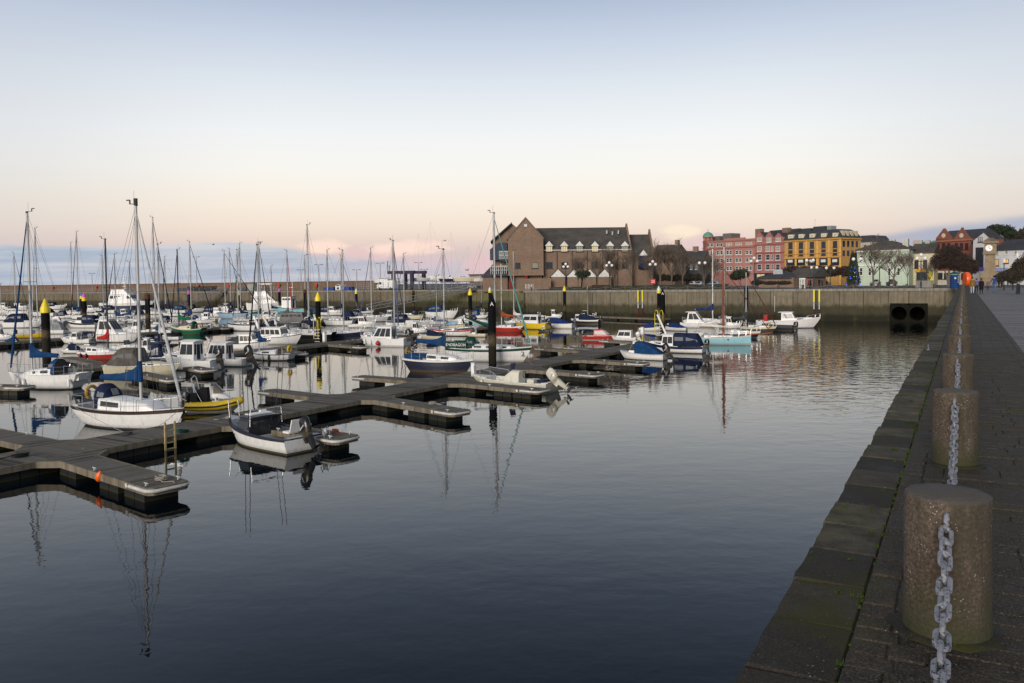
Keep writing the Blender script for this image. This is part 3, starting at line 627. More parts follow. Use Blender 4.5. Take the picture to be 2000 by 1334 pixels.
def coil(px, py, lab, col=None, R=.24):
    p = un(px, py, DZ); g = MB(); rr = random.Random(int(px)); pts = []
    for i in range(70): a = i*.42; q = R*(.55+.45*abs(sin(i*.11)))+rr.uniform(-.02, .02); pts.append((q*cos(a), q*sin(a)*.8, .02+.0016*i+rr.uniform(0, .012)))
    pts += [(R*1.6, -.15, .02), (R*2.4, .12, .02), (R*3.2, .05, .02)]
    g.tube(pts, .017, 5); o = g.build('rope_coil', col or ROPE); o.location = (p.x, p.y, DZ+.004); o.rotation_euler = (0, 0, rr.uniform(0, 6)); tag(o, lab, 'rope')
coil(315, 938, 'loose pale rope left on the tip of the nearest finger pontoon'); coil(248, 850, 'coiled rope on the walkway beside the nearest white sailboat', matte('dkgrey')); coil(358, 845, 'dark coiled hose on the walkway right of the wooden ladder', matte('dkgreen'), .3); coil(655, 845, 'small heap of brown rope on the finger beside the black cabin motorboat', matte('rust'), .18); coil(845, 790, 'pale rope coil on the empty finger in front of the navy sailboat'); coil(450, 818, 'rope coil on the walkway near the yellow inflatable'); coil(40, 893, 'dark rope lying across the walkway at the left edge', matte('black'), .3)
# yellow tubular boarding ladders at the piles
def yladder(px, py, h, lab):
    p = un(px, py, DZ); r = thing('boarding_ladder', lab, 'ladder', (p.x, p.y, DZ), radians(-20), 'yellow boarding ladders on the pontoons')
    for sg in (-1, 1):
        g = MB(); g.tube([(sg*.3-.2, 0, 0), (sg*.3-.2, 0, h*.86), (sg*.3-.12, 0, h*.97), (sg*.3, 0, h), (sg*.3+.12, 0, h*.97), (sg*.3+.2, 0, h*.86), (sg*.3+.2, 0, h*.45), (sg*.3-.2, 0, h*.45)], .038, 6); g.build('handrail', simple('ladder_yellow', (.72, .62, .02), .5), r)
    g = MB()
    for i in range(5): g = MB(); g.box((0, -.05, h*.42-i*.35), (.7, .05, .08)); g.build('step', matte('ltgrey'), r)
yladder(620, 662, 2.6, 'yellow boarding ladder beside the big yellow capped pile')
yladder(1287, 652, 2.9, 'yellow boarding ladder beside the black pile near the blue tarpaulined boats')
# ---------------------------------------------------------------- mooring piles
PILEM = None
def mat_pile():
    m, nt, bs = newmat('tarred_pile'); o = ocoord(nt); sx = nt.nodes.new('ShaderNodeSeparateXYZ'); L(nt, o, sx.inputs[0]); n1 = noise(nt, o, 3, 5, .65)
    z = mth(nt, 'ADD', sx.outputs[2], mth(nt, 'MULTIPLY', mth(nt, 'SUBTRACT', n1, .5), 1.6))
    c = mixc(nt, remap(nt, z, 2.75, 2.25), (.006, .006, .007), (.10, .075, .045)); c = mixc(nt, remap(nt, z, 2.0, 1.5), c, (.022, .020, .014))
    L(nt, c, bs.inputs['Base Color']); bs.inputs['Roughness'].default_value = .85; bs.inputs['Specular IOR Level'].default_value = .12; bump(nt, bs, n1, .4, .03); return m
PILEM = mat_pile()
def pile(px, ytop, ybase, wpx, cap, lab, letter=None):
    p = un(px, ybase, 0); d = depth(p); r_ = wpx/2*d/FPX; zt = zat(p, ytop); r = thing('mooring_pile', lab, 'mooring pile', (p.x, p.y, 0), atan2(-p.x, p.y)+pi/2 if False else -atan2(p.x, p.y), 'mooring piles of the marina')
    hcap = {'cone': r_*3.6, 'band': r_*4.2, 'buoy': r_*3.0, 'point': r_*2.7, 'rust': r_*2.2, 'flat': 0}[cap[0]]; zs = zt-hcap
    g = MB(); g.lathe([(r_, -2), (r_, zs)], n=18)
    if cap[0] == 'flat': pass
    g.build('shaft', PILEM, r)
    cm = {'yellow': simple('cap_yellow', (.76, .60, .015), .4), 'pink': simple('cap_pink', (.55, .10, .42), .5), 'white': simple('cap_pale', (.50, .68, .74), .4), 'black': PILEM, 'rust': matte((.09, .035, .02)), 'blue': simple('cap_blue', (.05, .16, .4), .5)}
    if cap[0] == 'cone':
        g = MB(); g.lathe([(r_*1.16, 0), (r_*1.16, r_*1.05), (r_*.30, hcap*.90), (r_*.12, hcap*.97), (.02, hcap)], c=(0, 0, zs), n=18); g.build('cap', cm[cap[1]], r)
    elif cap[0] == 'point':
        g = MB(); g.lathe([(r_*1.02, 0), (r_*.1, hcap*.97), (.02, hcap)], c=(0, 0, zs), n=18); g.build('cap', PILEM, r)
    elif cap[0] == 'buoy':
        g = MB(); g.lathe([(r_*.9, 0), (r_*1.15, hcap*.3), (r_*1.0, hcap*.55), (r_*.5, hcap*.85), (.03, hcap)], c=(0, 0, zs), n=14); g.build('cap', cm[cap[1]], r)
    elif cap[0] == 'rust':
        g = MB(); g.lathe([(r_*1.06, 0), (r_*1.06, hcap*.7), (r_*.5, hcap)], c=(0, 0, zs), n=14); g.build('cap', cm['rust'], r)
    elif cap[0] == 'band':
        g = MB(); g.lathe([(r_*1.12, 0), (r_*1.12, r_*1.7)], c=(0, 0, zs), n=16); g.build('band', cm['yellow'], r)
        g = MB(); g.lathe([(r_*1.05, 0), (r_*1.0, r_*.7), (r_*.2, hcap-r_*1.9), (.02, hcap-r_*1.7)], c=(0, 0, zs+r_*1.7), n=16); g.build('cap', cm[cap[1]], r)
    if letter:
        a = 0
        mt = Matrix.Translation((0, -r_-.012, zat(p, letter[1]))) @ Matrix.Rotation(pi/2, 4, 'X')
        textobj('letter', letter[0], r_*1.35, simple('white_letter', (.75, .75, .75), .6), r, mt, .008)
pile(91, 583, 690, 15.5, ('cone', 'yellow'), 'thick black pile with a big yellow cone, leftmost pile')
pile(166, 571, 640, 8, ('band', 'pink'), 'black pile with magenta tip over a yellow band')
pile(161, 571, 630, 6, ('band', 'blue'), 'pile with blue tip half hidden behind the magenta tipped pile')
pile(289.5, 573, 642, 9.5, ('rust', 'rust'), 'plain black pile with rusty top behind the cream cruiser mast')
pile(370, 566, 620, 6, ('buoy', 'pink'), 'black pile with round pink cap above the green sailboat')
pile(467.5, 566, 612, 5, ('band', 'white'), 'thin pile with pale tip and yellow band among masts')
pile(546.5, 563, 612, 5, ('buoy', 'pink'), 'black pile with round pink cap beside the fishing boat wheelhouse')
pile(597, 565, 632, 6.5, ('rust', 'rust'), 'black rust topped pile left of the big yellow capped pile')
pile(622.5, 570, 666, 10, ('cone', 'yellow'), 'black pile with yellow cone and a yellow ladder beside it')
pile(696.5, 563, 612, 5.2, ('band', 'white'), 'black pile with pale tip and yellow band below the white van')
pile(808, 567, 612, 5, ('rust', 'rust'), 'rust topped pile in front of the gangway')
pile(919, 563, 640, 7.5, ('cone', 'yellow'), 'black pile with yellow cone left of the lettered pile')
pile(957.5, 560, 634, 5.5, ('band', 'white'), 'pale tipped banded pile right behind the nearer lettered pile')
pile(962, 572, 711, 15.5, ('point', 'black'), 'thick black pointed pile with white letter beside the green banded yacht', ('A', 594))
pile(1103, 558, 624, 6, ('cone', 'yellow'), 'slim black pile with yellow cone against the quay wall')
pile(1287, 558, 634, 7, ('band', 'white'), 'pale tipped banded pile behind the right hand lettered pile')
pile(1294.5, 563, 652, 10, ('point', 'black'), 'black pointed pile with white letter near the blue tarpaulined boats', ('A', 573.5))
pile(1457.5, 561, 634, 7.5, ('flat', 'black'), 'plain flat topped black pile behind the pale mast at right')
# ---------------------------------------------------------------- boat kit: x forward, y port, z up, origin on the waterline amidships
SNAP = True
class Boat:
    def __init__(s, name, label, cat, cx, wy, w, a, B=None, asp=.33, Lm=None, fb=(.11, .10, .15), kind='sail', hull='white', band=None, boot='blue', bandh=.10, cove=None, rake=.10, srake=.04, tw=None, anti='black', gun=None):
        p = un(cx, wy, 0); d = depth(p); s.d = d; view = atan2(p.y, p.x)
        if SNAP: a = .5*(a if a > -90 else a)+.5*((-38 if cos(radians(a)) > 0 else 142)-degrees(view-pi/2)+random.Random(int(cx*13+wy)).uniform(-5, 5))   # berths lie square to the fingers
        ar = radians(a); s.ppm = FPX/d; s.hd = view-pi/2+ar
        wm = w/s.ppm; s.L = Lm or wm/(abs(cos(ar))+asp*.8*abs(sin(ar))); s.B = B or s.L*asp
        s.e = thing(name, label, cat, (p.x, p.y, 0), s.hd); s.cx = cx; s.a = ar; s.p = p; s.kind = kind
        s.fs, s.fm, s.fbw = [f*s.L*(1.08 if kind == 'sail' else 1.0) for f in fb]; s.lod = 0 if d < 85 else (1 if d < 130 else 2)
        s.tw = tw if tw is not None else (.72 if kind == 'sail' else .90); s.rake = rake*s.L; s.sr = srake*s.L
        s.gel = paint(hull); s.hull_(hull, band, boot, bandh, anti, gun)
    def zs(s, x):
        t = x/s.L+.5; return s.fs*(1-t)*(.45-t)/.45 + s.fm*t*(1-t)/(.45*.55) + s.fbw*t*(t-.45)/.55
    def hb(s, x):
        t = min(1, max(0, x/s.L+.5)); tm = .40 if s.kind == 'sail' else .35; h = s.B/2
        if t < tm: return h*(s.tw+(1-s.tw)*sin(t/tm*pi/2))
        return h*max(.012, 1-((t-tm)/(1-tm))**(2.1 if s.kind == 'sail' else 2.7))
    def px2x(s, px):   # local x whose image column is px
        d = Vector((cos(s.hd), sin(s.hd), 0)); q = proj(s.p+d); k = q[0]-s.cx
        if abs(k) < s.ppm*.25: return .08*s.L
        return max(-.34*s.L, min(.34*s.L, (px-s.cx)/k))
    def wpt(s, x, y, z): return s.p+Vector((cos(s.hd)*x-sin(s.hd)*y, sin(s.hd)*x+cos(s.hd)*y, z))
    def hull_(s, hull, band, boot, bandh, anti, gun):
        L_, n = s.L, (18 if s.lod < 2 else 11); ex = .62 if s.kind == 'sail' else .95; mats = [paint(band or hull), paint(hull), paint(boot or hull), matte(anti)]
        rowsP = []; rowsS = []; bh = bandh*(.5 if s.L < 5 else 1) if bandh > .2 else bandh
        for i in range(n+1):
            t = i/n; t = t**.9 if False else t; x = -L_/2+t*L_; z1 = s.zs(x); hb = s.hb(x); u = max(0, (t-.42)/.58); wl = (.80 if s.kind == 'sail' else .86)*(1-.5*u*u); v = 1-t
            if s.kind == 'sail' and t < .35: wl *= .55+.45*(t/.35)**.6
            rp = []
            for z in (z1, z1-bandh*z1, z1*.55, .085 if L_ > 5 else .06, -.015, -.22, -.4):
                k = max(0, z/z1); y = hb*(wl+(1-wl)*k**ex)
                if z < -.1: y *= .80 if z > -.3 else .3
                xx = x-s.rake*u**3*(1-k)**1.25+s.sr*max(0, 1-t*4)*(1-k)*2.2*(1 if s.kind == 'sail' else .25)
                rp.append((xx, y, z))
            rowsP.append(rp); rowsS.append([(x_, -y_, z_) for x_, y_, z_ in rp])
        g = MB(); m_ = [0, 1, 1, 2, 3, 3]
        for rows in (rowsP, rowsS):
            for j in range(6):
                g.loft([[r[j], r[j+1]] for r in rows], False, False, m_[j])
        a, b = rowsP[0], rowsS[0]
        for j in range(6): g.add([a[j], b[j], b[j+1], a[j+1]], [(0, 1, 2, 3)], m_[j] if j else 1)
        g.build('hull', mats, s.e, 40)
        if gun or s.lod < 2:
            g = MB(); r_ = .022 if not gun else .04
            for sg in (-1, 1): g.tube([(r[0][0], sg*r[0][1], r[0][2]+.005) for r in rowsP], r_, 5)
            g.build('gunwale', matte(gun) if gun else paint(band or hull), s.e)
    def deck(s, ck=None, col='offwhite', floor='ltgrey', cw=.72, depth_=.42, camber=.03):
        g = MB(); n = 16; xs = [-s.L/2+s.L*i/n for i in range(n+1)]
        if ck:
            c0, c1 = ck[0]*s.L, ck[1]*s.L; xs = sorted([x for x in xs if abs(x-c0) > .05 and abs(x-c1) > .05]+[c0-.002, c0, c1, c1+.002])
        rows = []; cut = []
        for x in xs:
            hb = s.hb(x)*.985; z = s.zs(x)-.01; inck = ck and c0 <= x <= c1
            yi = min(hb*cw, s.B*.5*cw); zf = max(.06, z-depth_) if inck else z+camber*s.B
            rows.append([(x, hb, z), (x, yi, z+(.012 if inck else camber*s.B*.5)), (x, yi*.98, zf), (x, -yi*.98, zf), (x, -yi, z+(.012 if inck else camber*s.B*.5)), (x, -hb, z)])
        for j in range(5): g.loft([[r[j], r[j+1]] for r in rows], False, False, 1 if j == 2 else 0, False)
        if ck:
            pass
        g.build('deck', [paint(col, .5), matte(floor)], s.e, recalc=False); return s
    def prof(s, xa, xb, wf, h, hf, slope):
        out = []; n = 7; wm = s.B*.5*wf
        for i in range(n+1):
            u = i/n; x = lerp(xa, xb, u); out.append((x, min(wm, s.hb(x)*.84), lerp(h, hf, u**1.5)))
        x = xb+slope; out.append((x, min(out[-1][1]*.8, s.hb(x)*.8), .03)); return out
    def sect(s, x, w, h, z0, rnd=1.):
        a = [(1, -.08/max(h, .05)), (.955, .62), (.90, .86), (.76, .97), (.38, 1.03), (0, 1.05)]
        q = [(x, w*k, z0+h*v) for k, v in a]; return q+[(x, -y, z) for _, y, z in q[-2::-1]]
    def trunk(s, xa, xb, h, hf=None, wf=.62, slope=.5, wins=(), col=None, wz=(.32, .74), name='cabin', winmat=None, zoff=0):
        xa *= s.L; xb *= s.L; hf = h*.7 if hf is None else hf; P = s.prof(xa, xb, wf, h, hf, slope)
        P = [(xa-.02*s.L*0, P[0][1], P[0][2])]+P[1:]
        rows = [s.sect(x, w, h_, s.zs(x)-.01+zoff) for x, w, h_ in P]
        g = MB(); g.loft(rows, False, False, 0, True); g.add(rows[0], [list(range(len(rows[0])))], 0); c = g.build(name, paint(col or 'white'), s.e, 50)
        s.tr = P
        def at(x):
            for (x0, w0, h0), (x1, w1, h1) in zip(P, P[1:]):
                if x0 <= x <= x1: k = (x-x0)/(x1-x0); return lerp(w0, w1, k), lerp(h0, h1, k)
            return P[-1][1:]
        for (u0, u1) in wins:
            for sg in (-1, 1):
                g = MB(); A = lerp(xa, xb, u0); Bx = lerp(xa, xb, u1); m = 4; r1 = []; r2 = []
                for i in range(m+1):
                    x = lerp(A, Bx, i/m); w, hh = at(x); q = []
                    for zf in wz:
                        e = .06*(1 if 0 < i < m else -1)*0; y = w*(1-.045*(zf+.08)/.70 if zf < .62 else .955-(zf-.62)*.23)
                        q.append((x, sg*y, s.zs(x)-.01+zoff+hh*zf))
                    r1.append([(a, b+sg*.014, c_) for a, b, c_ in q]); r2.append(q)
                rows = [[r1[i][0], r1[i][1], r2[i][1], r2[i][0]] for i in range(m+1)]
                g.loft(rows, True, True, 0, False); g.build('window', winmat or GLASS, c)
        return c
    def house(s, xa, xb, h, wf=.6, fr=.5, br=.1, n=2, nf=2, z0=None, over=(.12, .25), col='white', roofc=None, wz=(.42, .86), name='wheelhouse', open_back=False, taper=.9, rails=False, rth=.06, pad=.06, win=None, fwin=True):
        xa *= s.L; xb *= s.L; z0 = s.zs((xa+xb)/2)-.02 if z0 is None else z0; wb = min(s.B*.5*wf, s.hb(xb)*.96); wb0 = s.B*.5*wf; wt = wb0*taper; wtf = min(wt, wb*.98)
        g = MB()
        vs = [(xa, -wb0, z0-.1), (xb, -wb, z0-.1), (xb, wb, z0-.1), (xa, wb0, z0-.1), (xa+br, -wt, z0+h), (xb-fr, -wtf, z0+h), (xb-fr, wtf, z0+h), (xa+br, wt, z0+h)]
        g.hexa(vs); hs = g.build(name, paint(col), s.e)
        g = MB(); o0, o1 = over; n_ = 5; rows = []
        for i in range(6):
            u = i/5; x = lerp(xa+br-o0, xb-fr+o1, u); ww = lerp(wt, wtf, u)+.07; z = z0+h+.05*sin(u*pi)*h*.5
            rows.append([(x, ww*k, z+rth*(1 if abs(k) < 1 else .5)+.035*(1-k*k)) for k in (1, .8, .4, 0, -.4, -.8, -1)]+[(x, -ww, z-.0), (x, ww, z-.0)])
        g.loft(rows, True, True, 0, True); g.build('roof', paint(roofc or col), hs, 40)
        def P(sg, fx, fz, o=.012):
            x = lerp(xa+br*fz, xb-fr*fz, fx); y = lerp(lerp(wb0, wb, fx), lerp(wt, wtf, fx), fz); return Vector((x, sg*(y+o), z0+h*fz))
        ln = xb-xa
        for sg in (-1, 1):
            for i in range(n):
                u0 = pad+(1-2*pad)*i/n+.018; u1 = pad+(1-2*pad)*(i+1)/n-.018
                g = MB(); q = [P(sg, u0, wz[0]), P(sg, u1, wz[0]), P(sg, u1, wz[1]), P(sg, u0, wz[1])]; g.slab(q, (0, sg, 0), -.02); g.build('window', win or GLASS, hs)
        if fwin:
            for i in range(nf):
                g = MB(); k0 = -1+2*i/nf+.06; k1 = -1+2*(i+1)/nf-.06
                def F(k, fz): return Vector((xb-fr*fz+.014, k*lerp(wb, wtf, fz)*.94, z0+h*fz))
                g.slab([F(k0, wz[0]), F(k1, wz[0]), F(k1, wz[1]+.04), F(k0, wz[1]+.04)], (1, 0, .2), -.02); g.build('windscreen', win or GLASS, hs)
        if open_back:
            g = MB(); k = .34; g.slab([(xa-.006, -wb0*k, z0), (xa-.006, wb0*k, z0), (xa+br*.84-.006, wt*k, z0+h*.84), (xa+br*.84-.006, -wt*k, z0+h*.84)], (1, 0, 0), .01); g.build('doorway', GLASS, hs)
            for sg in (-1, 1): g = MB(); q0, q1 = sg*wb0*.45, sg*wb0*.82; g.slab([(xa+br*wz[0]-.006, q0, z0+h*wz[0]), (xa+br*wz[0]-.006, q1, z0+h*wz[0]), (xa+br*wz[1]-.006, q1*taper, z0+h*wz[1]), (xa+br*wz[1]-.006, q0*taper, z0+h*wz[1])], (1, 0, 0), .01); g.build('window', GLASS, hs)
        return hs
    def canopy(s, xa, xb, h, wf=.66, col='navy', fr=.3, br=.5, win=True, z0=None, name='canopy', h0=None, hb_=None, winmat=None):
        xa *= s.L; xb *= s.L; z0 = s.zs((xa+xb)/2) if z0 is None else z0; hb_ = h*.12 if hb_ is None else hb_; n = 8; rows = []; w = s.B*.5*wf
        ring = [(1, 0), (.99, .4), (.95, .74), (.80, .93), (.42, 1.0), (0, 1.02)]
        def sec(x, hh, ww): q = [(x, ww*a, z0+hh*b) for a, b in ring]; return q+[(x_, -y, z) for x_, y, z in q[-2::-1]]
        st = [(xa, hb_, .95), (xa+br*.5, lerp(hb_, h, .6), .99), (xa+br, h*.98, 1), (lerp(xa+br, xb-fr, .5), h*.985, 1), (xb-fr, h, 1), (xb, (h0 if h0 is not None else h*.3), .96)]
        def ww(x, k): return min(w, s.hb(x)*.93)*k
        rows = [sec(x, hh, ww(x, k)) for x, hh, k in st]
        g = MB(); g.loft(rows, False, False, 0, True); g.add(rows[0], [list(range(11))]); g.add(rows[-1], [list(range(11))]); c = g.build(name, cloth(col), s.e, 28)
        if win:
            for sg in (-1, 1):
                for (a, b) in ((1.2, 2.85), (3.1, 3.9)):
                    q = []
                    for (k, zf) in ((a, .18), (b, .18), (b, .70), (a, .70)):
                        i = int(k); u = k-i; r0_, r1_ = rows[i], rows[min(i+1, len(rows)-1)]
                        def PT(r):
                            z_ = r[0][2]+(r[5][2]-r[0][2])*zf; y_ = r[0][1]*(.985-.03*zf); return Vector((r[0][0], sg*(y_+.012), z_))
                        q.append(PT(r0_).lerp(PT(r1_), u))
                    g = MB(); g.slab(q, (0, sg, 0), -.03); g.build('window', winmat or VINYL, c)
        return c
    def hood(s, x, ln, h, col='navy', wf=.58, win=True):
        xa = x*s.L; z0 = s.zs(xa)+.02; w = s.B*.5*wf; rows = []
        for u, hh in ((0, 1.), (.35, 1.02), (.65, .86), (1, .25)):
            rows.append([(xa+ln*u, w*(1-.12*u)*cos(pi*i/10), z0+h*hh*max(0, sin(pi*i/10))**.55) for i in range(11)])
        g = MB(); g.loft(rows, False, False, 0, True); back = [(x_-ln*.25*0+.05, y*.92, z0+(z-z0)*.94) for x_, y, z in rows[0]]
        g.loft([rows[0], back], False, False, 0, False); g.add(back, [list(range(11))], 1); g.add(rows[-1], [list(range(11))], 0); c = g.build('sprayhood', [cloth(col), RUBBER], s.e, 30)
        if win:
            g = MB()
            q = [Vector(rows[2][4])*.45+Vector(rows[3][4])*.55, Vector(rows[2][6])*.45+Vector(rows[3][6])*.55, Vector(rows[2][6])*.9+Vector(rows[3][6])*.1, Vector(rows[2][4])*.9+Vector(rows[3][4])*.1]
            g.slab([p+Vector((.02, 0, .03)) for p in q], (1, 0, .8), .02); g.build('window', VINYL, c)
            for sg in (2, 8):
                g = MB(); q = [Vector(rows[0][sg]).lerp(Vector(rows[2][sg]), k) for k in (.3, .95)]; q2 = [Vector(rows[0][sg-1 if sg < 5 else sg+1]).lerp(Vector(rows[2][sg-1 if sg < 5 else sg+1]), k) for k in (.3, .95)]
                n = Vector((0, 1 if sg < 5 else -1, .4)); g.slab([p+n*.012 for p in (q2[0], q2[1], q[1], q[0])], n, .012); g.build('window', VINYL, c)
        return c
    def mast(s, mx, mtop, base=None, boom=.36, cover='blue', furl=None, spreaders=1, col=None, lazy=True, radar=False, boomz=.85, bx=None, head=True, foldup=0, stay=True, boomdir=-1, rad=None, tall=None):
        x = s.px2x(mx) if mx is not None else (bx or .08)*s.L; q = s.wpt(x, 0, 0)
        zt = zat(q, mtop) if mtop is not None else tall; z0 = base if base is not None else s.zs(x)+.28
        r_ = (rad or max(.045, min(.085, zt*.0062)))*(1.0 if s.lod == 0 else 1.12); mm = col if col is not None else ALU; mm = ALU if mm is None else (matte(mm) if isinstance(mm, str) else mm)
        g = MB(); g.tube([(x, 0, z0-.3), (x, 0, zt*.6), (x, 0, zt)], [r_, r_*.95, r_*.8], 8); ms = g.build('mast', mm, s.e)
        if head:
            g = MB(); g.tube([(x-.35, 0, zt+.12), (x+.15, 0, zt+.02)], .018, 4); g.tube([(x-.1, 0, zt), (x-.1, 0, zt+.75)], .008, 4); g.box((x-.38, 0, zt+.2), (.05, .05, .22)); g.box((x-.5, 0, zt+.3), (.22, .02, .06)); g.box((x+.02, 0, zt+.06), (.10, .10, .13)); g.build('masthead_gear', matte('dkgrey'), ms)
        wr = (.010, .013, .017)[s.lod]; bl = boom*s.L
        g = MB(); zsp = []
        for k in range(spreaders):
            zz = z0+(zt-z0)*((k+1)/(spreaders+1)+.06); sw = s.B*.30*(1-.2*k); zsp.append((zz, sw)); g.tube([(x-.05, -sw, zz), (x, 0, zz-.02), (x-.05, sw, zz)], .020*(1+.25*s.lod), 5)
        if spreaders: g.build('spreader', mm, ms)
        bowx = s.L*.49; stx = -s.L*.49
        if stay:
            g = MB(); zf = zt if not furl else zt*.97
            g.tube([(bowx, 0, s.zs(bowx)), (x, 0, zf)], wr, 4); g.tube([(stx, 0, s.zs(stx)), (x, 0, zt)], wr, 4)
            for sg in (-1, 1):
                yb = s.hb(x)*.97*sg; pts = [(x-.05, yb, s.zs(x))]+[(x-.05, sg*sw, zz) for zz, sw in zsp]+[(x, 0, zt*.985)]; g.tube(pts, wr, 4)
                if s.lod < 2: g.tube([(x-.4, yb, s.zs(x)), (x, 0, z0+(zt-z0)*.55)], wr, 4); g.tube([(x+.4, yb*.98, s.zs(x+.4)), (x, 0, z0+(zt-z0)*.55)], wr, 4)
            g.tube([(x+.1, .03, z0), (x+.06, .03, zt)], wr*.8, 4); g.tube([(x-r_-.02, -.02, z0+.6), (x-r_-.02, -.02, zt)], wr*.8, 4)
            g.build('rigging', WIRE, s.e)
        if furl:
            a = Vector((bowx-.1, 0, s.zs(bowx)+.35)); b = Vector((x+.05, 0, zt*.96)); g = MB(); m = 8; rr = .085 if s.lod < 2 else .10
            g.tube([a.lerp(b, i/m) for i in range(m+1)], [rr*.7]+[rr*(1.1-.75*i/m) for i in range(1, m+1)], 7); g.build('furled_sail', cloth(furl), s.e)
        if boom:
            zb = z0+boomz*(1 if boomz < 3 else 1); up = foldup; e = Vector((x+boomdir*bl, 0, zb+up)); st = Vector((x+boomdir*.08, 0, zb)); g = MB(); g.tube([st, e], .055, 7); bo = g.build('boom', mm, s.e)
            if lazy and s.lod < 2:
                g = MB(); g.tube([e, (x, 0, zt*.97)], wr, 4); g.build('topping_lift', WIRE, bo)
            if cover:
                rows = []; m = 10; rs_ = random.Random(int(s.cx*7))
                for i in range(m+1):
                    u = i/m; c = st.lerp(e, .0+.97*u); hh = .17+.42*(1-u)**5+.10*(1-u); wd = .12+.035*(1-u)+rs_.uniform(-.012, .012); ring = []
                    for j in range(12):
                        an = 2*pi*j/12; ring.append((c.x, wd*cos(an)*(1 if sin(an) < .5 else .75), c.z+.02+(hh*max(0, sin(an))*1.15 if sin(an) > 0 else .12*sin(an))+rs_.uniform(-.012, .012)))
                    rows.append(ring)
                g = MB(); g.loft(rows, True, True); 
                g.tube([(x-.01, 0, zb-.1), (x-.01, 0, zb+.95)], [r_*2.0, r_*1.5], 8)
                g.build('sail_cover', cloth(cover), bo, 60)
        s.mz = zt; s.mxl = x; return ms
    def rails(s, stern=True, wires=True, h=.58):
        r_ = .016+.005*s.lod; L_ = s.L; g = MB(); xb = L_*.49
        pts = [(L_*.30, s.hb(L_*.30)*.93, s.zs(L_*.30)+h), (L_*.42, s.hb(L_*.42)*.92, s.zs(L_*.42)+h), (xb+.05, .12, s.zs(xb)+h+.06)]
        g.tube(pts+[(a, -b, c) for a, b, c in pts[::-1]], r_, 5)
        for a, b, c in pts:
            for sg in (-1, 1): g.tube([(a-.05, sg*b*1.0, c-h), (a, sg*b, c)], r_, 5)
        g.build('pulpit', STEEL, s.e)
        if stern:
            g = MB(); xs = -L_*.49; q = [(xs+.14*L_, s.hb(xs+.14*L_)*.95, s.zs(xs)+h), (xs+.02, s.hb(xs)*.93, s.zs(xs)+h)]
            g.tube(q+[(a, -b, c) for a, b, c in q[::-1]], r_, 5)
            for a, b, c in q:
                for sg in (-1, 1): g.tube([(a, sg*b, c-h), (a, sg*b, c)], r_, 5)
            g.build('pushpit', STEEL, s.e)
        if wires and s.lod < 2:
            g = MB(); xs = [-L_*.35+L_*.65*i/5 for i in range(6)]
            for sg in (-1, 1):
                for x in xs[1:-1]: g.tube([(x, sg*s.hb(x)*.95, s.zs(x)), (x, sg*s.hb(x)*.95, s.zs(x)+h)], .013, 5)
                for k in (1., .5): g.tube([(x, sg*s.hb(x)*.95, s.zs(x)+h*k) for x in xs], .007, 4)
            g.build('guard_rail', STEEL, s.e)
        return s
    def outboard(s, col='black', y=0, tilt=0., sc=1., up=.0, label=None, dx=0):
        e = bpy.data.objects.new('outboard_motor', None); COL.objects.link(e); e.parent = s.e; e.empty_display_size = .1
        if label: e['label'] = label
        e.location = (-s.L/2-.10+dx, y, s.zs(-s.L/2)+.02+up); e.rotation_euler = (0, tilt, 0); e.scale = (sc, sc, sc)
        rows = []
        for z, a, b, o in ((.02, .17, .12, -.14), (.10, .24, .16, -.16), (.34, .28, .175, -.20), (.56, .27, .165, -.24), (.68, .20, .12, -.25), (.71, .05, .04, -.25)):
            rows.append([(o+a*cos(2*pi*i/14)*1.0, b*sin(2*pi*i/14), z) for i in range(14)])
        g = MB(); g.loft(rows, True, True); c = g.build('cowl', paint(col, .25), e, 45)
        g = MB(); g.hexa([(-.26, -.06, -.75), (-.12, -.05, -.75), (-.12, .05, -.75), (-.26, .06, -.75), (-.30, -.10, .04), (-.02, -.09, .04), (-.02, .09, .04), (-.30, .10, .04)]); g.box((.0, 0, -.08), (.16, .24, .34))
        g.box((-.26, 0, -.62), (.42, .20, .03)); g.build('leg', paint(col if col != 'white' else 'offwhite', .35), e)
        g = MB(); g.lathe([(.02, -.18), (.065, -.1), (.065, .12), (.03, .2)], n=8); g.box((0, 0, -.16), (.30, .06, .03)); g.box((0, 0, -.16), (.06, .30, .03)); pr = g.build('propeller', matte('dkgrey'), e); pr.location = (-.22, 0, -.86); pr.rotation_euler = (0, pi/2, 0)
        g = MB()
        for sg in (-1, 1): g.hexa([(-.34, sg*.150, .30), (-.05, sg*.150, .26), (-.05, sg*.196, .26), (-.34, sg*.196, .30), (-.34, sg*.150, .36), (-.05, sg*.150, .31), (-.05, sg*.192, .31), (-.34, sg*.192, .36)])
        g.build('stripe', matte('ltgrey' if col != 'white' else 'dkgrey'), c)
        return e
    def fender(s, x, sg, col='white', ball=False):
        x *= s.L; y = sg*(s.hb(x)*.97+.10); z = s.zs(x); g = MB()
        if ball: g.sphere((x, y+sg*.1, z*.45), .26, 14); g.lathe([(.05, .24), (.05, .34)], (x, y+sg*.1, z*.45), 8)
        else: g.lathe([(.02, -.32), (.09, -.25), (.10, 0), (.09, .20), (.03, .28)], (x, y, z*.5), 10)
        g.tube([(x, y+(sg*.1 if ball else 0), z*.5+.25), (x, y-sg*.08, z+.02)], .012, 4); g.build('fender', paint(col), s.e)
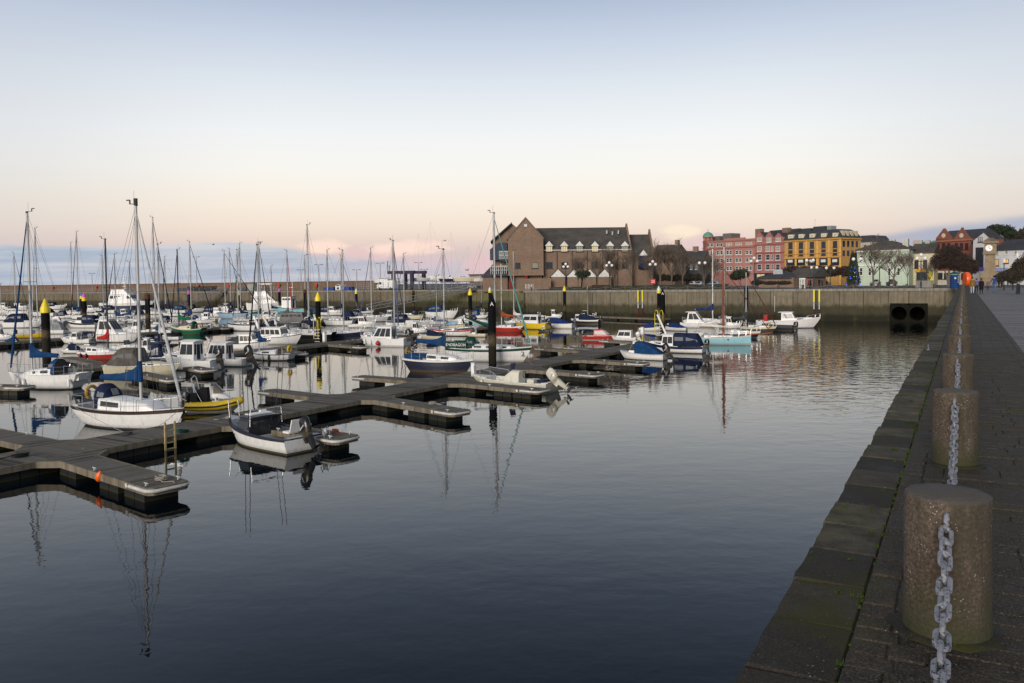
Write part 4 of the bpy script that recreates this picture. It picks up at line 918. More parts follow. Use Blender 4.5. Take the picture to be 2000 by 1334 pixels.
    def lifebuoy(s, x, y, z, col='yellow', horse=True, r_=.28, face='x'):
        g = MB(); n = 18; a0, a1 = (-.28*pi, 1.28*pi) if horse else (0, 2*pi); pts = []
        for i in range(n if horse else n):
            a = lerp(a0, a1, i/((n-1) if horse else n)); c, d = r_*cos(a), r_*sin(a); pts.append((x*s.L, y+c, z+d) if face == 'x' else (x*s.L+c, y, z+d))
        g.tube(pts, .085 if horse else .065, 8, closed=not horse); g.build('lifebuoy', matte(col), s.e)
    def text(s, txt, x, sg, z, size, col='black', y=None):
        X = x*s.L; k = z/s.zs(X); y = s.hb(X)*(1.0) if y is None else y
        rot = Matrix.Rotation(pi/2, 4, 'X') if sg < 0 else Matrix.Rotation(pi, 4, 'Z') @ Matrix.Rotation(pi/2, 4, 'X')
        return textobj('lettering', txt, size, matte(col), s.e, Matrix.Translation((X, sg*(y+.012), z)) @ rot, .012)
    def part(s, name, g, mat, ang=35): return g.build(name, mat, s.e, ang)
def line(name, label, a, b, sag=.15, r_=.012, cat='mooring rope'):
    a = Vector(a); b = Vector(b); g = MB(); n = 8
    g.tube([a.lerp(b, i/n)-Vector((0, 0, 4*sag*(i/n)*(1-i/n))) for i in range(n+1)], r_, 5); return tag(g.build(name, ROPE), label, cat)
def S(label, cx, wy, w, a, mx, mtop, hull='white', band=None, boot='blue', cover='blue', hood=None, furl=None, wins=((.08, .42), (.52, .74)), asp=.31, fb=(.105, .095, .135), cab=(-.18, .20), ch=None, mcol=None, life=None, ck=(-.46, -.19), sp=1, deckc='offwhite', boom=.36, fcol=None, gun=None, col=None, wf=.62, **kw):
    b = Boat('sailboat', label, 'sailboat', cx, wy, w, a, asp=asp, fb=fb, hull=hull, band=band, boot=boot, gun=gun, **{k: v for k, v in kw.items() if k in ('Lm', 'bandh', 'rake', 'srake', 'tw', 'anti')})
    b.deck(ck, deckc, fcol or 'ltgrey'); h = ch or max(.32, min(.5, b.L*.05)); b.trunk(cab[0], cab[1], h, h*.62, wf, .45, wins, col)
    if hood: b.hood(cab[0]-.05, max(.8, .14*b.L), h+.58, hood, wf=.66)
    if mtop is not None: b.mast(mx, mtop, base=b.zs(b.px2x(mx) if mx else 0)+h*.8, cover=cover, furl=furl, spreaders=sp, col=mcol, boom=boom, **{k: v for k, v in kw.items() if k in ('boomz', 'foldup', 'stay', 'rad', 'head', 'boomdir')})
    b.rails(wires=kw.get('wires', True))
    if life: b.lifebuoy(-.475, b.B*.22, b.zs(-b.L*.47)+.45, life)
    return b
def PIL(label, cx, wy, w, a, hx=(-.12, .16), hh=1.25, hull='white', band=None, boot='navy', n=2, nf=2, ob='black', tilt=0, fb=(.13, .13, .20), canopy=None, roofc=None, trunk=True, asp=.36, fr=.35, br=.02, col='white', name='cabin_boat', cat='motorboat', ck=(-.47, -.1), obs=1., wz=(.42, .86), hw=.62, **kw):
    b = Boat(name, label, cat, cx, wy, w, a, asp=asp, fb=fb, kind='motor', hull=hull, band=band, boot=boot, rake=.12, srake=.02, **{k: v for k, v in kw.items() if k in ('Lm', 'bandh', 'tw', 'gun', 'anti')})
    b.deck(ck, 'offwhite', 'ltgrey', .8); z0 = b.zs(0)-.05
    if trunk: b.trunk(hx[1]-.03, min(.36, hx[1]+.22), .36, .22, .62, .35, kw.get('twins', ((.15, .6),)), col)
    b.hs = b.house(hx[0], hx[1], hh, hw, fr, br, n, nf, z0=z0, col=col, roofc=roofc, open_back=kw.get('ob_', True), over=kw.get('over', (.2, .15)), wz=wz)
    if canopy: b.canopy(*canopy[:2], canopy[2], .74, canopy[3], z0=z0+.1, fr=.05, br=canopy[4] if len(canopy) > 4 else .4, h0=canopy[2]*.97)
    if ob: b.outboard(ob, 0, tilt, obs)
    b.rails(stern=False, wires=False, h=.5); return b
def CUD(label, cx, wy, w, a, tarp='blue', hull='white', boot='navy', ob='black', tilt=.5, hx=(.02, .2), hh=.8, th=.75, band=None, tx=(-.47, .06), fb=(.13, .13, .19), n=1, obs=.9, asp=.36, taper=.8, fr=.7, col='white', **kw):
    b = Boat('cuddy_boat', label, 'motorboat', cx, wy, w, a, asp=asp, fb=fb, kind='motor', hull=hull, band=band, boot=boot, rake=.11, srake=.02, **{k: v for k, v in kw.items() if k in ('Lm', 'bandh', 'gun')})
    b.deck((-.46, .0), 'offwhite', 'ltgrey', .8); z0 = b.zs(0)-.02
    b.house(hx[0], hx[1], hh, .66, fr, .0, n, 2, z0=z0, col=col, over=(.05, .05), taper=taper, wz=(.3, .86), name='cabin')
    if tarp: b.canopy(tx[0], tx[1], th, .80, tarp, z0=z0, win=False, fr=.05, br=(tx[1]-tx[0])*b.L*.75, h0=th*.97, hb_=.05, name='tarpaulin')
    if ob: b.outboard(ob, 0, tilt, obs)
    return b
def SPT(label, cx, wy, w, a, hull='white', boot='navy', canopy='navy', band=None, hard=False, fb=(.14, .135, .175), cz=1.25, asp=.34, cx_=(-.42, .04), col='white', win=True, **kw):
    b = Boat('motor_cruiser', label, 'motorboat', cx, wy, w, a, asp=asp, fb=fb, kind='motor', hull=hull, band=band, boot=boot, rake=.15, srake=.03, **{k: v for k, v in kw.items() if k in ('Lm', 'bandh', 'gun')})
    b.deck((-.46, -.05), 'offwhite', 'ltgrey', .78); h = .055*b.L
    b.trunk(-.10, .28, h, h*.45, .70, .10*b.L, kw.get('wins', ((.15, .5), (.58, .8))), col, (.35, .7))
    if hard: b.house(-.34, .10, cz, .74, .20*b.L, .05*b.L, 2, 3, z0=b.zs(0)+h*.35, col=col, over=(.07*b.L, .02*b.L), wz=(.30, .88), taper=.84, pad=.1, open_back=True, name='hardtop')
    else:
        z0 = b.zs(0)+h*.55; zf = z0
        g = MB(); ww = b.B*.36; x0, x1, x2 = -.08*b.L, .06*b.L, .015*b.L; q = [(x0, -ww, z0), (x1, -ww*.6, z0), (x1, ww*.6, z0), (x0, ww, z0)]; t_ = [(x0-.1, -ww*.9, z0+.55), (x2-.08*b.L*.5, -ww*.52, z0+.55), (x2-.08*b.L*.5, ww*.52, z0+.55), (x0-.1, ww*.9, z0+.55)]
        g.loft([q, t_], False, False, 0, False); b.part('windscreen', g, GLASS)
        if canopy: b.canopy(cx_[0], cx_[1], cz, .78, canopy, fr=.35, br=.16*b.L, win=win, z0=b.zs(-.2*b.L)+.05, h0=.55)
    b.rails(stern=False, wires=False, h=.45); return b
# =============================================================== nearest boats, one by one
# white yacht with brown band at the near walkway
b = S('white sailboat with brown sheer band, blue sail cover and ochre horseshoe buoy, nearest of all', 258, 833, 226, -27, 277, 402, hull='white', band='brown', bandh=.16, boot='royal', cover='blue', hood='navy', furl='ltgrey', wins=((.06, .46),), cab=(-.22, .22), ck=(-.45, -.23), sp=1, ch=.62, wf=.72, fb=(.135, .12, .145), asp=.30, boom=.40, boomz=1.0, mcol=None, anti='royal')
b.lifebuoy(-.485, b.B*.25, b.zs(-b.L*.48)+.55, 'ochre', True, .33); b.fender(-.1, 1); BT1 = b
g = MB(); g.box((.04*b.L, 0, b.zs(0)+.47), (.9, .75, .10), taper=.85); b.part('hatch', g, paint('white')); 
g = MB(); g.lathe([(.10, 0), (.10, .10), (.10, .32)], (BT1.mxl, 0, BT1.mz+.05), 10); b.part('masthead_light', g, matte('dkgrey'))
# yellow inflatable with small cuddy
b = Boat('rigid_inflatable', 'yellow tubed inflatable with white wheel cuddy and A-frame moored beyond the near walkway', 'inflatable boat', 421, 803, 108, 16, asp=.40, fb=(.10, .10, .16), kind='motor', hull='white', boot='white', rake=.16)
g = MB()
for sg in (-1, 1):
    P = [(-.5, .40, .34), (-.2, .42, .33), (.1, .42, .36), (.3, .32, .46), (.44, .14, .56), (.48, 0, .60)]
    g.tube([(x*b.L, sg*y*b.B, z) for x, y, z in P], [.22, .26, .26, .25, .22, .20], 12)
tb = b.part('tube', g, paint('yellow', .5)); g = MB()
for sg in (-1, 1): g.tube([(x*b.L, sg*(y*b.B+.235), z) for x, y, z in P[:-1]], .055, 6)
g.tube([(.36*b.L, .27*b.B*cos(t), .50+.27*sin(t)) for t in [0]] + [(.36*b.L, -.27*b.B, .5)], .03, 5); g.build('rubbing_strake', RUBBER, tb)
b.deck((-.45, .05), 'white', 'dkgrey', .7)
rows = []
for u, w_, h_ in ((0, .60, .62), (.25, .60, .66), (.6, .5, .5), (1, .2, .1)): rows.append(b.sect((-.02+.38*u)*b.L, b.B*.5*w_, h_, .45))
g = MB(); g.loft(rows, False, False); g.add(rows[0], [list(range(11))]); b.part('cuddy', g, paint('white'), 50)
g = MB(); rr = [[(.0+x_, b.B*.29*cos(pi*i/10)*k, .45+.60+h_*sin(pi*i/10)**.7) for i in range(11)] for x_, h_, k in ((.02, .55, 1.), (.45, .10, .9))]; g.loft(rr, False, False); b.part('windscreen', g, simple('smoked_screen', (.16, .13, .10), .12))
b.text('Little Rooster', .10, -1, .72, .26, 'black', b.B*.30); b.outboard('black', 0, .3, 1.1)
g = MB()
for sg in (-1, 1): g.tube([(-.30*b.L, sg*b.B*.34, .5), (-.40*b.L, sg*b.B*.3, 1.9), (-.40*b.L, 0, 2.0)], .035, 6)
g.tube([(-.2*b.L, -b.B*.3, .5), (-.38*b.L, -b.B*.3, 1.5)], .03, 6); b.part('a_frame', g, STEEL)
g = MB(); g.box((-.20*b.L, 0, .95), (.5, .5, .8), taper=.8); g.box((-.33*b.L, .3, .9), (.5, .4, .6)); g.box((-.35*b.L, -.35, .85), (.45, .35, .5), taper=.7); b.part('seat', g, matte('black'))
# white open boat with dark cabin and outboard (near finger)
SNAP = False
b = Boat('cabin_boat', 'white motorboat with black cabin, grey outboard and white seat beside the near walkway', 'motorboat', 521, 867, 150, 123, Lm=5.85, B=2.35, fb=(.105, .105, .165), kind='motor', hull='white', band='navy', bandh=.08, boot='black', rake=.13, srake=.0, tw=.93, gun=(.03, .033, .05))
b.deck((-.43, .02), (.05, .055, .075), 'ltgrey', .78, .5); z0 = b.zs(.1)-.05
hs = b.house(.02, .21, .70, .74, .34, -.05, 1, 2, z0=z0-.08, col=(.016, .017, .024), over=(.1, .0), taper=.86, wz=(.30, .80), name='cabin', open_back=True)
g = MB(); g.box((.10*b.L, 0, z0+.74), (.5, 1.1, .04)); g.box((.14*b.L, -.35, z0+.79), (.14, .3, .12)); g.build('roof_vent', paint('white'), hs)
b.trunk(.19, .36, .20, .12, .6, .3, (), (.05, .055, .075))
g = MB(); g.box((-.20*b.L, -.45, z0+.02), (.45, .5, .08)); g.slab([(-.26*b.L, -.72, z0+.05), (-.26*b.L, -.18, z0+.05), (-.29*b.L, -.18, z0+.62), (-.29*b.L, -.72, z0+.62)], (1, 0, 0), .06); b.part('seat', g, paint('white'))
g = MB(); g.box((-.20*b.L, -.45, z0-.2), (.1, .1, .4)); b.part('seat_post', g, STEEL)
g = MB(); g.tube([(.0+.24*cos(t)*0, -.45+.22*cos(t), z0+.45+.22*sin(t)) for t in [2*pi*i/14 for i in range(14)]], .02, 5, closed=True); b.part('steering_wheel', g, RUBBER)
b.outboard('black', .05, .62, 1.1, .05); b.outboard('ltgrey', -.55*1.5, .1, .5, -.1)
for sg in (-1, 1):
    for x in (.02, .08):
        g = MB(); g.tube([(x*b.L, sg*.8, z0+.6), (x*b.L-.15, sg*.95, z0+3.3)], .014, 5); b.part('fishing_rod', g, RUBBER)
g = MB(); g.tube([(.44*b.L, .25, b.zs(.44*b.L)), (.46*b.L, .25, 1.75), (.47*b.L, 0, 1.85), (.46*b.L, -.25, 1.75), (.44*b.L, -.25, b.zs(.44*b.L))], .022, 6); b.part('bow_rail', g, STEEL)
g = MB(); g.tube([(.0, .82, z0+.3), (.02, .78, z0+1.0), (.02, -.78, z0+1.0), (.0, -.82, z0+.3)], .022, 6); b.part('grab_rail', g, STEEL)
g = MB(); xs = -b.L/2-.06
for y in (-1.0, -.7): g.tube([(xs, y, .75), (xs-.1, y, .95), (xs-.25, y, .75), (xs-.3, y, .2)], .02, 5)
for z in (.35, .55): g.tube([(xs-.27, -1.0, z), (xs-.27, -.7, z)], .018, 5)
b.part('boarding_ladder', g, STEEL)
SNAP = True
# white aft cockpit yacht, bow left, at the left edge
b = S('white sailboat with open stern, blue sprayhood and blue furled foresail at the left edge', 92, 758, 158, 166, 64, 416, hull='white', boot='blue', cover='blue', hood='blue', furl='blue', wins=((.10, .40), (.60, .72)), cab=(-.14, .18), fb=(.165, .15, .165), asp=.34, ch=.5, wf=.7, tw=.88, srake=.05, ck=(-.50, -.16), boom=.36, sp=1, anti='blue')
for x in (-.42, .18, .28): b.fender(x, 1); b.fender(x, -1)
b.canopy(-.42, -.2, 1.0, .5, 'navy', z0=b.zs(-2)+.5, win=False, fr=.1, br=.2, name='bimini') if False else None
g = MB(); g.tube([(-.40*b.L, .3, .9), (-.40*b.L, .3, 1.6)], .03, 6); g.tube([(-.40*b.L, .3+.42*cos(t), 1.6+.42*sin(t)) for t in [2*pi*i/16 for i in range(16)]], .02, 5, closed=True); b.part('steering_wheel', g, STEEL)
# small white stern at left edge
b = PIL('white boat cut by the left edge with a boarding ladder on its stern', -22, 766, 70, 176, ob=None, canopy=None)
# cream cruiser with brown canopy
b = SPT('cream motor cruiser with taupe canopy and dark hull number', 284, 735, 150, -9, hull='cream', boot='cream', canopy='tan', cx_=(-.46, -.02), cz=1.35, asp=.36, fb=(.145, .14, .165), col='cream', gun='offwhite'); b.text('1,006', -.10, -1, .52, .34, 'black')
# two white cabin boats with black outboards
b = PIL('white high wheelhouse boat with two tall side windows and black outboard', 372, 722, 78, 155, hx=(-.16, .14), hh=1.55, n=2, boot='navy', ob='black', tilt=.35, obs=1.25, fb=(.16, .16, .24), wz=(.30, .86), Lm=5.6)
b = PIL('white long wheelhouse boat with rounded windows and tilted dark outboard', 436, 714, 110, 163, hx=(-.14, .28), hh=1.40, n=4, boot='teal', ob='black', tilt=.55, obs=1.5, fb=(.13, .13, .19), wz=(.34, .86), fr=.5)
b = S('white sailboat with brown companionway and yellow horseshoe buoy beside the tilted outboard', 528, 703, 102, 160, 507, 479, hull='white', band='navy', bandh=.10, boot='navy', cover='blue', furl='black', wins=((.35, .75),), cab=(-.2, .2), boom=.16, life='yellow', fb=(.12, .105, .135), asp=.35, ch=.42, wf=.7)
g = MB(); x = -.2*b.L-.02; z = b.zs(x); g.slab([(x, -.28, z), (x, .28, z), (x, .24, z+.55), (x, -.24, z+.55)], (-1, 0, .1), .03); b.part('companionway', g, paint('varnish')); b.fender(-.1, 1, 'black'); b.fender(.05, 1, 'ltgrey')
# cabin cruisers behind
b = PIL('white cruiser with four square windows and dark rubbing band, right of the grey tarpaulin', 545, 672, 100, -10, hx=(-.36, .16), hh=1.15, n=4, nf=3, hull='white', band='dkgrey', bandh=.06, boot='cream', ob=None, fb=(.13, .135, .20), canopy=(-.50, -.36, 1.5, 'navy', .3), name='motor_cruiser', wz=(.35, .84), hw=.78)
g = MB(); 
for sg in (-1, 1): g.hexa([(-.36*b.L, sg*1.1, 1.9), (-.30*b.L, sg*1.1, 1.9), (-.30*b.L, sg*1.0, 1.9), (-.36*b.L, sg*1.0, 1.9), (-.47*b.L, sg*1.0, 3.4), (-.43*b.L, sg*1.0, 3.4), (-.43*b.L, sg*.9, 3.4), (-.47*b.L, sg*.9, 3.4)])
b.part('radar_arch', g, paint('white'))
b = PIL('white cabin boat with three windows and a slumped grey tarpaulin over its cockpit', 482, 682, 100, 12, hx=(-.12, .20), hh=1.0, n=3, hull='white', band='dkgrey', bandh=.08, boot='cream', ob=None, fb=(.13, .125, .18), wz=(.3, .84))
b.canopy(-.47, -.12, .75, .75, 'dkgrey', z0=b.zs(0), win=False, br=1.6, name='tarpaulin', h0=.7)
b = S('white sailboat with lettered navy dodger and yellow buoy, behind the slumped grey tarpaulin', 483, 646, 88, 170, 466, 488, hull='white', band='black', bandh=.16, boot='navy', cover=None, furl=None, wins=((.2, .5), (.6, .75)), cab=(-.12, .2), life=None, fb=(.15, .135, .16), asp=.33, boom=0, mcol=None)
g = MB(); g.bx(-.42*b.L, -.14*b.L, b.B*.44, b.B*.46, b.zs(0), b.zs(0)+.75); g.bx(-.42*b.L, -.14*b.L, -b.B*.46, -b.B*.44, b.zs(0), b.zs(0)+.75); b.part('dodger', g, cloth('navy')); b.text('CAPELLA', -.27, 1, b.zs(0)+.42, .38, 'white', b.B*.46+.01); b.lifebuoy(-.44, b.B*.46, b.zs(0)+.55, 'ochre', True, .34, 'y')
# green motor sailer
b = S('green hulled sailboat with cream deck and green covers', 366, 653, 74, 172, 350, 488, hull='green', band='cream', bandh=.14, boot='green', cover='green', furl='navy', wins=((.1, .25),), cab=(-.18, .16), col='cream', deckc='cream', mcol='dkgrey', fb=(.15, .13, .20), asp=.36, ch=.55, hood='green', wf=.7, life='ochre')
# red sailboat
b = S('red hulled white cabin sailboat with red sail cover, bow towards the cream cruiser', 196, 702, 88, -8, 212, 468, hull='red', band='white', bandh=.30, boot='red', cover='red', wins=((.05, .25), (.32, .52)), cab=(-.25, .22), boom=.26, fb=(.17, .15, .17), asp=.36, ch=.55, anti='red', wf=.7, mcol='dkgrey')
b.fender(-.35, -1, 'black'); b.fender(-.2, -1, 'black')
# big white hardtop cruiser
b = SPT('large white hardtop cruiser with raked tinted side windows, beyond the red sailboat', 228, 668, 100, -12, hard=True, cz=1.75, boot='navy', fb=(.15, .145, .175), asp=.34, band='white', gun='ltgrey', wins=((.3, .42), (.5, .6)))
b = PIL('small white boat with blue lower hull and grey screen left of the big hardtop cruiser', 150, 671, 66, 172, hx=(-.08, .14), hh=.95, n=1, boot='navy', hull='white', ob='black', tilt=.3, obs=1.0, fb=(.13, .12, .16))
b = PIL('white fishing boat with navy band and navy tent cockpit, behind the leftmost pile', 162, 640, 66, 172, hx=(-.05, .16), hh=1.3, n=1, band='navy', bandh=.35, boot='cream', ob=None, fb=(.14, .13, .19), canopy=(-.46, -.05, 1.35, 'navy', .3))
b = CUD('small yellow inflatable style boat with slumped grey cover beside the leftmost pile', 62, 660, 56, 6, tarp='ltgrey', hull='yellow', boot='black', ob='black', tilt=.2, hx=(-.05, .1), hh=.4, th=.6)
b = SPT('motor cruiser with long navy canopy and smoked windows near the left edge', 48, 640, 74, 8, canopy='navy', cz=1.5, boot='navy', fb=(.15, .145, .18), cx_=(-.48, .05))
b = S('grey hulled sailboat with white ring buoy behind the small yellow boat', 96, 637, 70, 176, 74, 446, hull='ltgrey', cover=None, boot='navy', fb=(.13, .12, .15), boom=.3, furl='ltgrey', life=None); b.lifebuoy(-.1, b.B*.4, b.zs(0)+.5, 'white', False, .4, 'y')
b = CUD('pale grey little boat with square hatch right of the leftmost pile', 113, 632, 30, 14, tarp=None, hull='ltgrey', ob=None, hx=(-.25, .25), hh=.9, fr=.5)
b = PIL('white sailing type boat with green cover at the left edge', 4, 664, 40, 5, hx=(-.1, .1), hh=1.2, n=1, ob='black', canopy=(-.45, -.1, .6, 'dkgreen', .5))
b = S('white yacht with white wheel cover near the left frame edge', 12, 625, 50, 176, 3, 555, hull='white', cover='offwhite', furl=None, boot='navy', boom=.3)
# navy deck boats on the second walkway
b = S('navy blue hulled sailboat with white flush cabin pointing at the white boat with red fender', 658, 662, 112, 4, 632, 436, hull='navy', band='white', bandh=.14, boot='blue', cover=None, wins=((.3, .45), (.7, .85)), cab=(-.3, .18), boom=0, fb=(.115, .10, .14), asp=.30, hull_=0) if False else S('navy blue hulled sailboat with flush white cabin pointing at the boat with red fender', 662, 661, 110, 4, 672, 489, hull='navy', band='white', bandh=.14, boot='blue', cover=None, wins=((.3, .45), (.7, .85)), cab=(-.3, .18), boom=0, fb=(.115, .10, .14), asp=.30, furl=None)
b = S('black hulled sailboat with white deck rails behind the yellow boarding ladder', 610, 664, 96, 176, 604, 440, hull='black', band='white', bandh=.24, boot='black', cover='navy', wins=((.1, .3), (.4, .6)), cab=(-.2, .2), boom=.25, fb=(.15, .135, .155), asp=.32, sp=2)
b = PIL('dark grey fishing barge with long wheelhouse and white ring buoy', 580, 640, 76, 4, hx=(-.42, .26), hh=1.7, n=5, hull='dkgrey', band='navy', boot='navy', col='dkgrey', ob=None, fb=(.13, .13, .19), wz=(.62, .84), trunk=False, name='fishing_boat', cat='fishing boat', hw=.8); b.lifebuoy(.33, -b.B*.34, b.zs(2)+.3, 'white', False, .42, 'y')
b = S('white ketch with four oval ports and navy awning, right of the big yellow capped pile', 662, 636, 68, 176, 641, 489, hull='white', band='black', bandh=.06, boot='teal', cover=None, boom=0, wins=((.02, .16), (.24, .4), (.58, .66), (.76, .84)), cab=(-.24, .26), fb=(.15, .14, .155), hood='navy', sp=1, life=None); b.canopy(-.48, -.12, 1.0, .7, 'navy', z0=b.zs(-2)+.55, win=False, name='awning')
b = S('light grey racing yacht with grey furled sail below the blue containers', 732, 628, 66, 174, 726, 485, hull='ltgrey', band='ltgrey', boot='navy', cover=None, furl='steelblue', boom=0, wins=((.05, .2), (.3, .5)), cab=(-.2, .2), fb=(.14, .13, .15))
b = PIL('white boat with open arched wheelhouse, black outboard and red ball fender', 750, 676, 86, 168, hx=(-.22, .22), hh=1.35, n=3, boot='white', ob='black', tilt=.5, obs=1.35, fb=(.155, .15, .20), fr=.9, wz=(.2, .88), over=(.1, .3), Lm=6.0)
b.fender(.02, 1, 'red', True); b.fender(.2, 1); b.fender(.36, 1)
b = CUD('small white boat under a navy tarpaulin right of the red ball fender', 843, 663, 56, 172, tarp='navy', hull='cream', boot='cream', ob=None, hx=(.1, .24), hh=.6, th=.72, tx=(-.46, .14), fr=.3)
b = SPT('low white sports boat tucked behind the white boat with red fender', 800, 662, 60, 175, canopy=None, boot='black', fb=(.12, .11, .14))
b = SPT('white cruiser with navy canopy frame and sloping glass, left of the long white mast', 800, 640, 92, 4, canopy='navy', cz=1.3, boot='white', fb=(.12, .115, .15), cx_=(-.47, -.05))
b = S('pale blue sailboat hull with long bare deck behind the white boat with red fender', 752, 651, 60, 6, 771, 470, hull='paleblue', cover=None, boom=0, furl='steelblue', boot='navy', wins=((.3, .4),), fb=(.13, .12, .14), mcol=None)
b = S('cream yacht with navy sprayhood and black cabin band below the gangway', 800, 624, 66, 176, 790, 496, hull='cream', band='black', bandh=.12, boot='navy', cover=None, boom=0, furl='steelblue', wins=((.1, .25), (.4, .55)), hood='navy', fb=(.14, .135, .16))
b = SPT('tall white cruiser with blue framed cockpit tent, bow right, under the gangway', 864, 622, 66, 6, canopy='blue', cz=1.3, boot='white', fb=(.21, .20, .24), cx_=(-.47, .02), asp=.36)
b = S('white yacht with fine red sheer line behind the dark blue yacht', 873, 652, 92, 178, 851, 700, hull='white', band='red', bandh=.12, boot='black', cover=None, boom=0, furl=None, wins=((.1, .3),), fb=(.115, .10, .125)) if False else Boat('motor_launch', 'white launch with fine red sheer line behind the dark blue yacht', 'motorboat', 882, 656, 92, 178, asp=.3, fb=(.12, .105, .14), kind='sail', hull='white', band='red', bandh=.16, boot='black', gun='red')
b.deck((-.4, .1), 'offwhite'); b.trunk(-.1, .2, .35, .2, .6, .3, ((.2, .7),)); b.rails(wires=False)
b = CUD('white cabin boat with pale blue slumped sail cover in front of the yellow capped pile', 888, 642, 62, 6, tarp='paleblue', hull='cream', band='black', ob=None, hx=(.12, .34), hh=.85, th=.6, tx=(-.46, .14), n=2, fr=.3)
b = S('aqua hulled sailboat with navy sprayhood half hidden by the lettered pile', 935, 636, 62, 6, 905, 480, hull='aqua', band='white', bandh=.2, boot='white', cover=None, boom=0, hood='navy', wins=((.3, .6),), fb=(.15, .13, .155), stay=False, head=False, Lm=8.5, mcol=None) if False else S('aqua hulled sailboat with navy sprayhood half hidden by the lettered pile', 937, 636, 62, 6, None, None, hull='aqua', band='white', bandh=.2, boot='white', hood='navy', wins=((.3, .6),), fb=(.15, .13, .155))
b = S('red hulled sailboat with orange brown sail cover right of the lettered pile', 988, 648, 80, 172, 980, 515, hull='red', band='white', bandh=.16, boot='red', cover='orange', wins=((.3, .5),), cab=(-.18, .16), boom=.38, fb=(.13, .12, .145), anti='red', asp=.36, mcol='offwhite', boomz=1.2)
cv = [c for c in b.e.children_recursive if c.name.startswith('sail_cover')][0]; cv.data.materials.clear(); cv.data.materials.append(cloth((.28, .07, .03)))
b.text('10', -.42, 1, .62, .5, 'white')
b = PIL('yellow hulled motorboat with white wheelhouse beside the red sailboat', 1038, 643, 46, 160, hx=(-.25, .25), hh=1.25, n=2, hull='yellow', band='yellow', boot='black', ob='black', tilt=.4, obs=1.1, fb=(.17, .16, .2), Lm=5.6)
b = CUD('white cabin boat under a bright blue tarpaulin with dark outboard, near the wall', 1088, 641, 72, 172, tarp='royal', hull='white', boot='cream', ob='navy', tilt=.3, hx=(.18, .36), hh=.85, th=.95, tx=(-.42, .2), n=2, fr=.2, fb=(.14, .13, .16))
b = CUD('white boat with black lower hull and navy tarpaulin beside the red buoy raft', 1143, 633, 62, 172, tarp='navy', hull='black', band='white', bandh=.30, boot='black', ob='black', tilt=.5, hx=(.16, .34), hh=.85, th=.95, tx=(-.46, .18), n=1, fr=.2, fb=(.15, .14, .17))
b = CUD('red speedboat with red cabin top and wraparound screen', 1178, 664, 80, 4, tarp=None, hull='red', boot='white', ob='black', tilt=.4, hx=(-.22, .2), hh=.75, band='red', col='red', n=1, fr=.9, taper=.72, fb=(.10, .10, .13))
b = CUD('low white cabin boat with two side windows behind the red speedboat', 1219, 666, 54, 172, tarp=None, hull='white', boot='ltgrey', ob='white', tilt=.5, hx=(-.3, .3), hh=.8, n=2, fr=.4)
b = CUD('white boat with triangular side window and blue tent cover at the end of the walkway', 1255, 702, 98, 170, tarp='blue', hull='white', band='white', boot='navy', ob='black', tilt=.65, hx=(.12, .30), hh=1.05, th=1.12, tx=(-.46, .13), fr=.55, fb=(.125, .12, .175), gun='ltgrey', obs=1.25, taper=.62)
b = PIL('white and navy launch with wheelhouse and navy tent cockpit', 1316, 688, 126, 172, hx=(-.02, .18), hh=1.15, n=2, hull='white', band='navy', bandh=.34, boot='navy', ob='black', tilt=.2, obs=.9, fb=(.11, .10, .17), canopy=(-.46, -.02, 1.25, 'navy', .5), fr=.15, wz=(.3, .86))
g = MB(); g.tube([(.12*b.L, .2, b.zs(0)+1.2), (.26*b.L, .2, b.zs(0)+3.1)], .10, 6); b.part('folded_mast', g, paint('white'))
b = S('pale aqua gaff cutter with brown spars and bowsprit', 1410, 673, 112, 8, 1413, 507, hull=(.30, .58, .66), band='offwhite', bandh=.10, boot='offwhite', cover=None, mcol='rust', wins=((.1, .25),), cab=(-.3, .15), boom=.42, fb=(.13, .12, .16), deckc='tan', asp=.33, rake=.0, head=False, sp=0, ch=.3, rad=.11)
g = MB(); g.tube([(.42*b.L, 0, b.zs(.42*b.L)+.12), (.86*b.L, 0, b.zs(.45*b.L)+.32)], [.09, .06], 7); b.part('bowsprit', g, matte('rust'))
g = MB(); g.tube([(-.36*b.L, 0, 2.1), (.10*b.L, 0, 1.95)], .13, 7); b.part('furled_sail', g, cloth('offwhite')); g = MB(); g.lathe([(.09, 0), (.09, .02)], (0, 0, 0), 10); o = b.part('porthole', g, RUBBER); o.location = (.12*b.L, -b.hb(.12*b.L)*.985, .62); o.rotation_euler = (pi/2, 0, 0)
g = MB(); g.tube([(.84*b.L, 0, b.zs(.45*b.L)+.32), (b.mxl, 0, b.mz*.9)], .035, 5); b.part('topmast_stay', g, matte('maroon'))
b = S('dark navy hulled yacht lying behind the pale aqua cutter', 1443, 660, 84, 6, 1404, 482, hull='navy', band='white', bandh=.3, boot='navy', cover='offwhite', wins=((.2, .4),), boom=.3, fb=(.14, .13, .15), mcol='white', sp=1)
b = SPT('white cruiser with wide window and arch behind the aqua cutter', 1368, 640, 78, 4, hard=True, cz=1.5, boot='white', fb=(.13, .12, .15))
b = S('white yacht with bright blue boom cover near the quay wall', 1385, 634, 70, 4, 1392, 486, hull='white', boot='blue', cover='royal', mcol='white', boom=.5, fb=(.13, .12, .14), furl=None, boomz=1.4)
b = S('small white and dark sailboat with round ochre buoy and pale mast', 1480, 648, 72, 4, 1457, 532, hull='dkgrey', band='cream', bandh=.35, boot='black', cover='dkgrey', mcol='offwhite', wins=((.1, .2), (.3, .5)), cab=(-.25, .25), boom=.35, fb=(.13, .115, .14), furl='redbrown', sp=0); b.lifebuoy(.30, -b.B*.36, b.zs(1)+.3, 'ochre', False, .32, 'y')
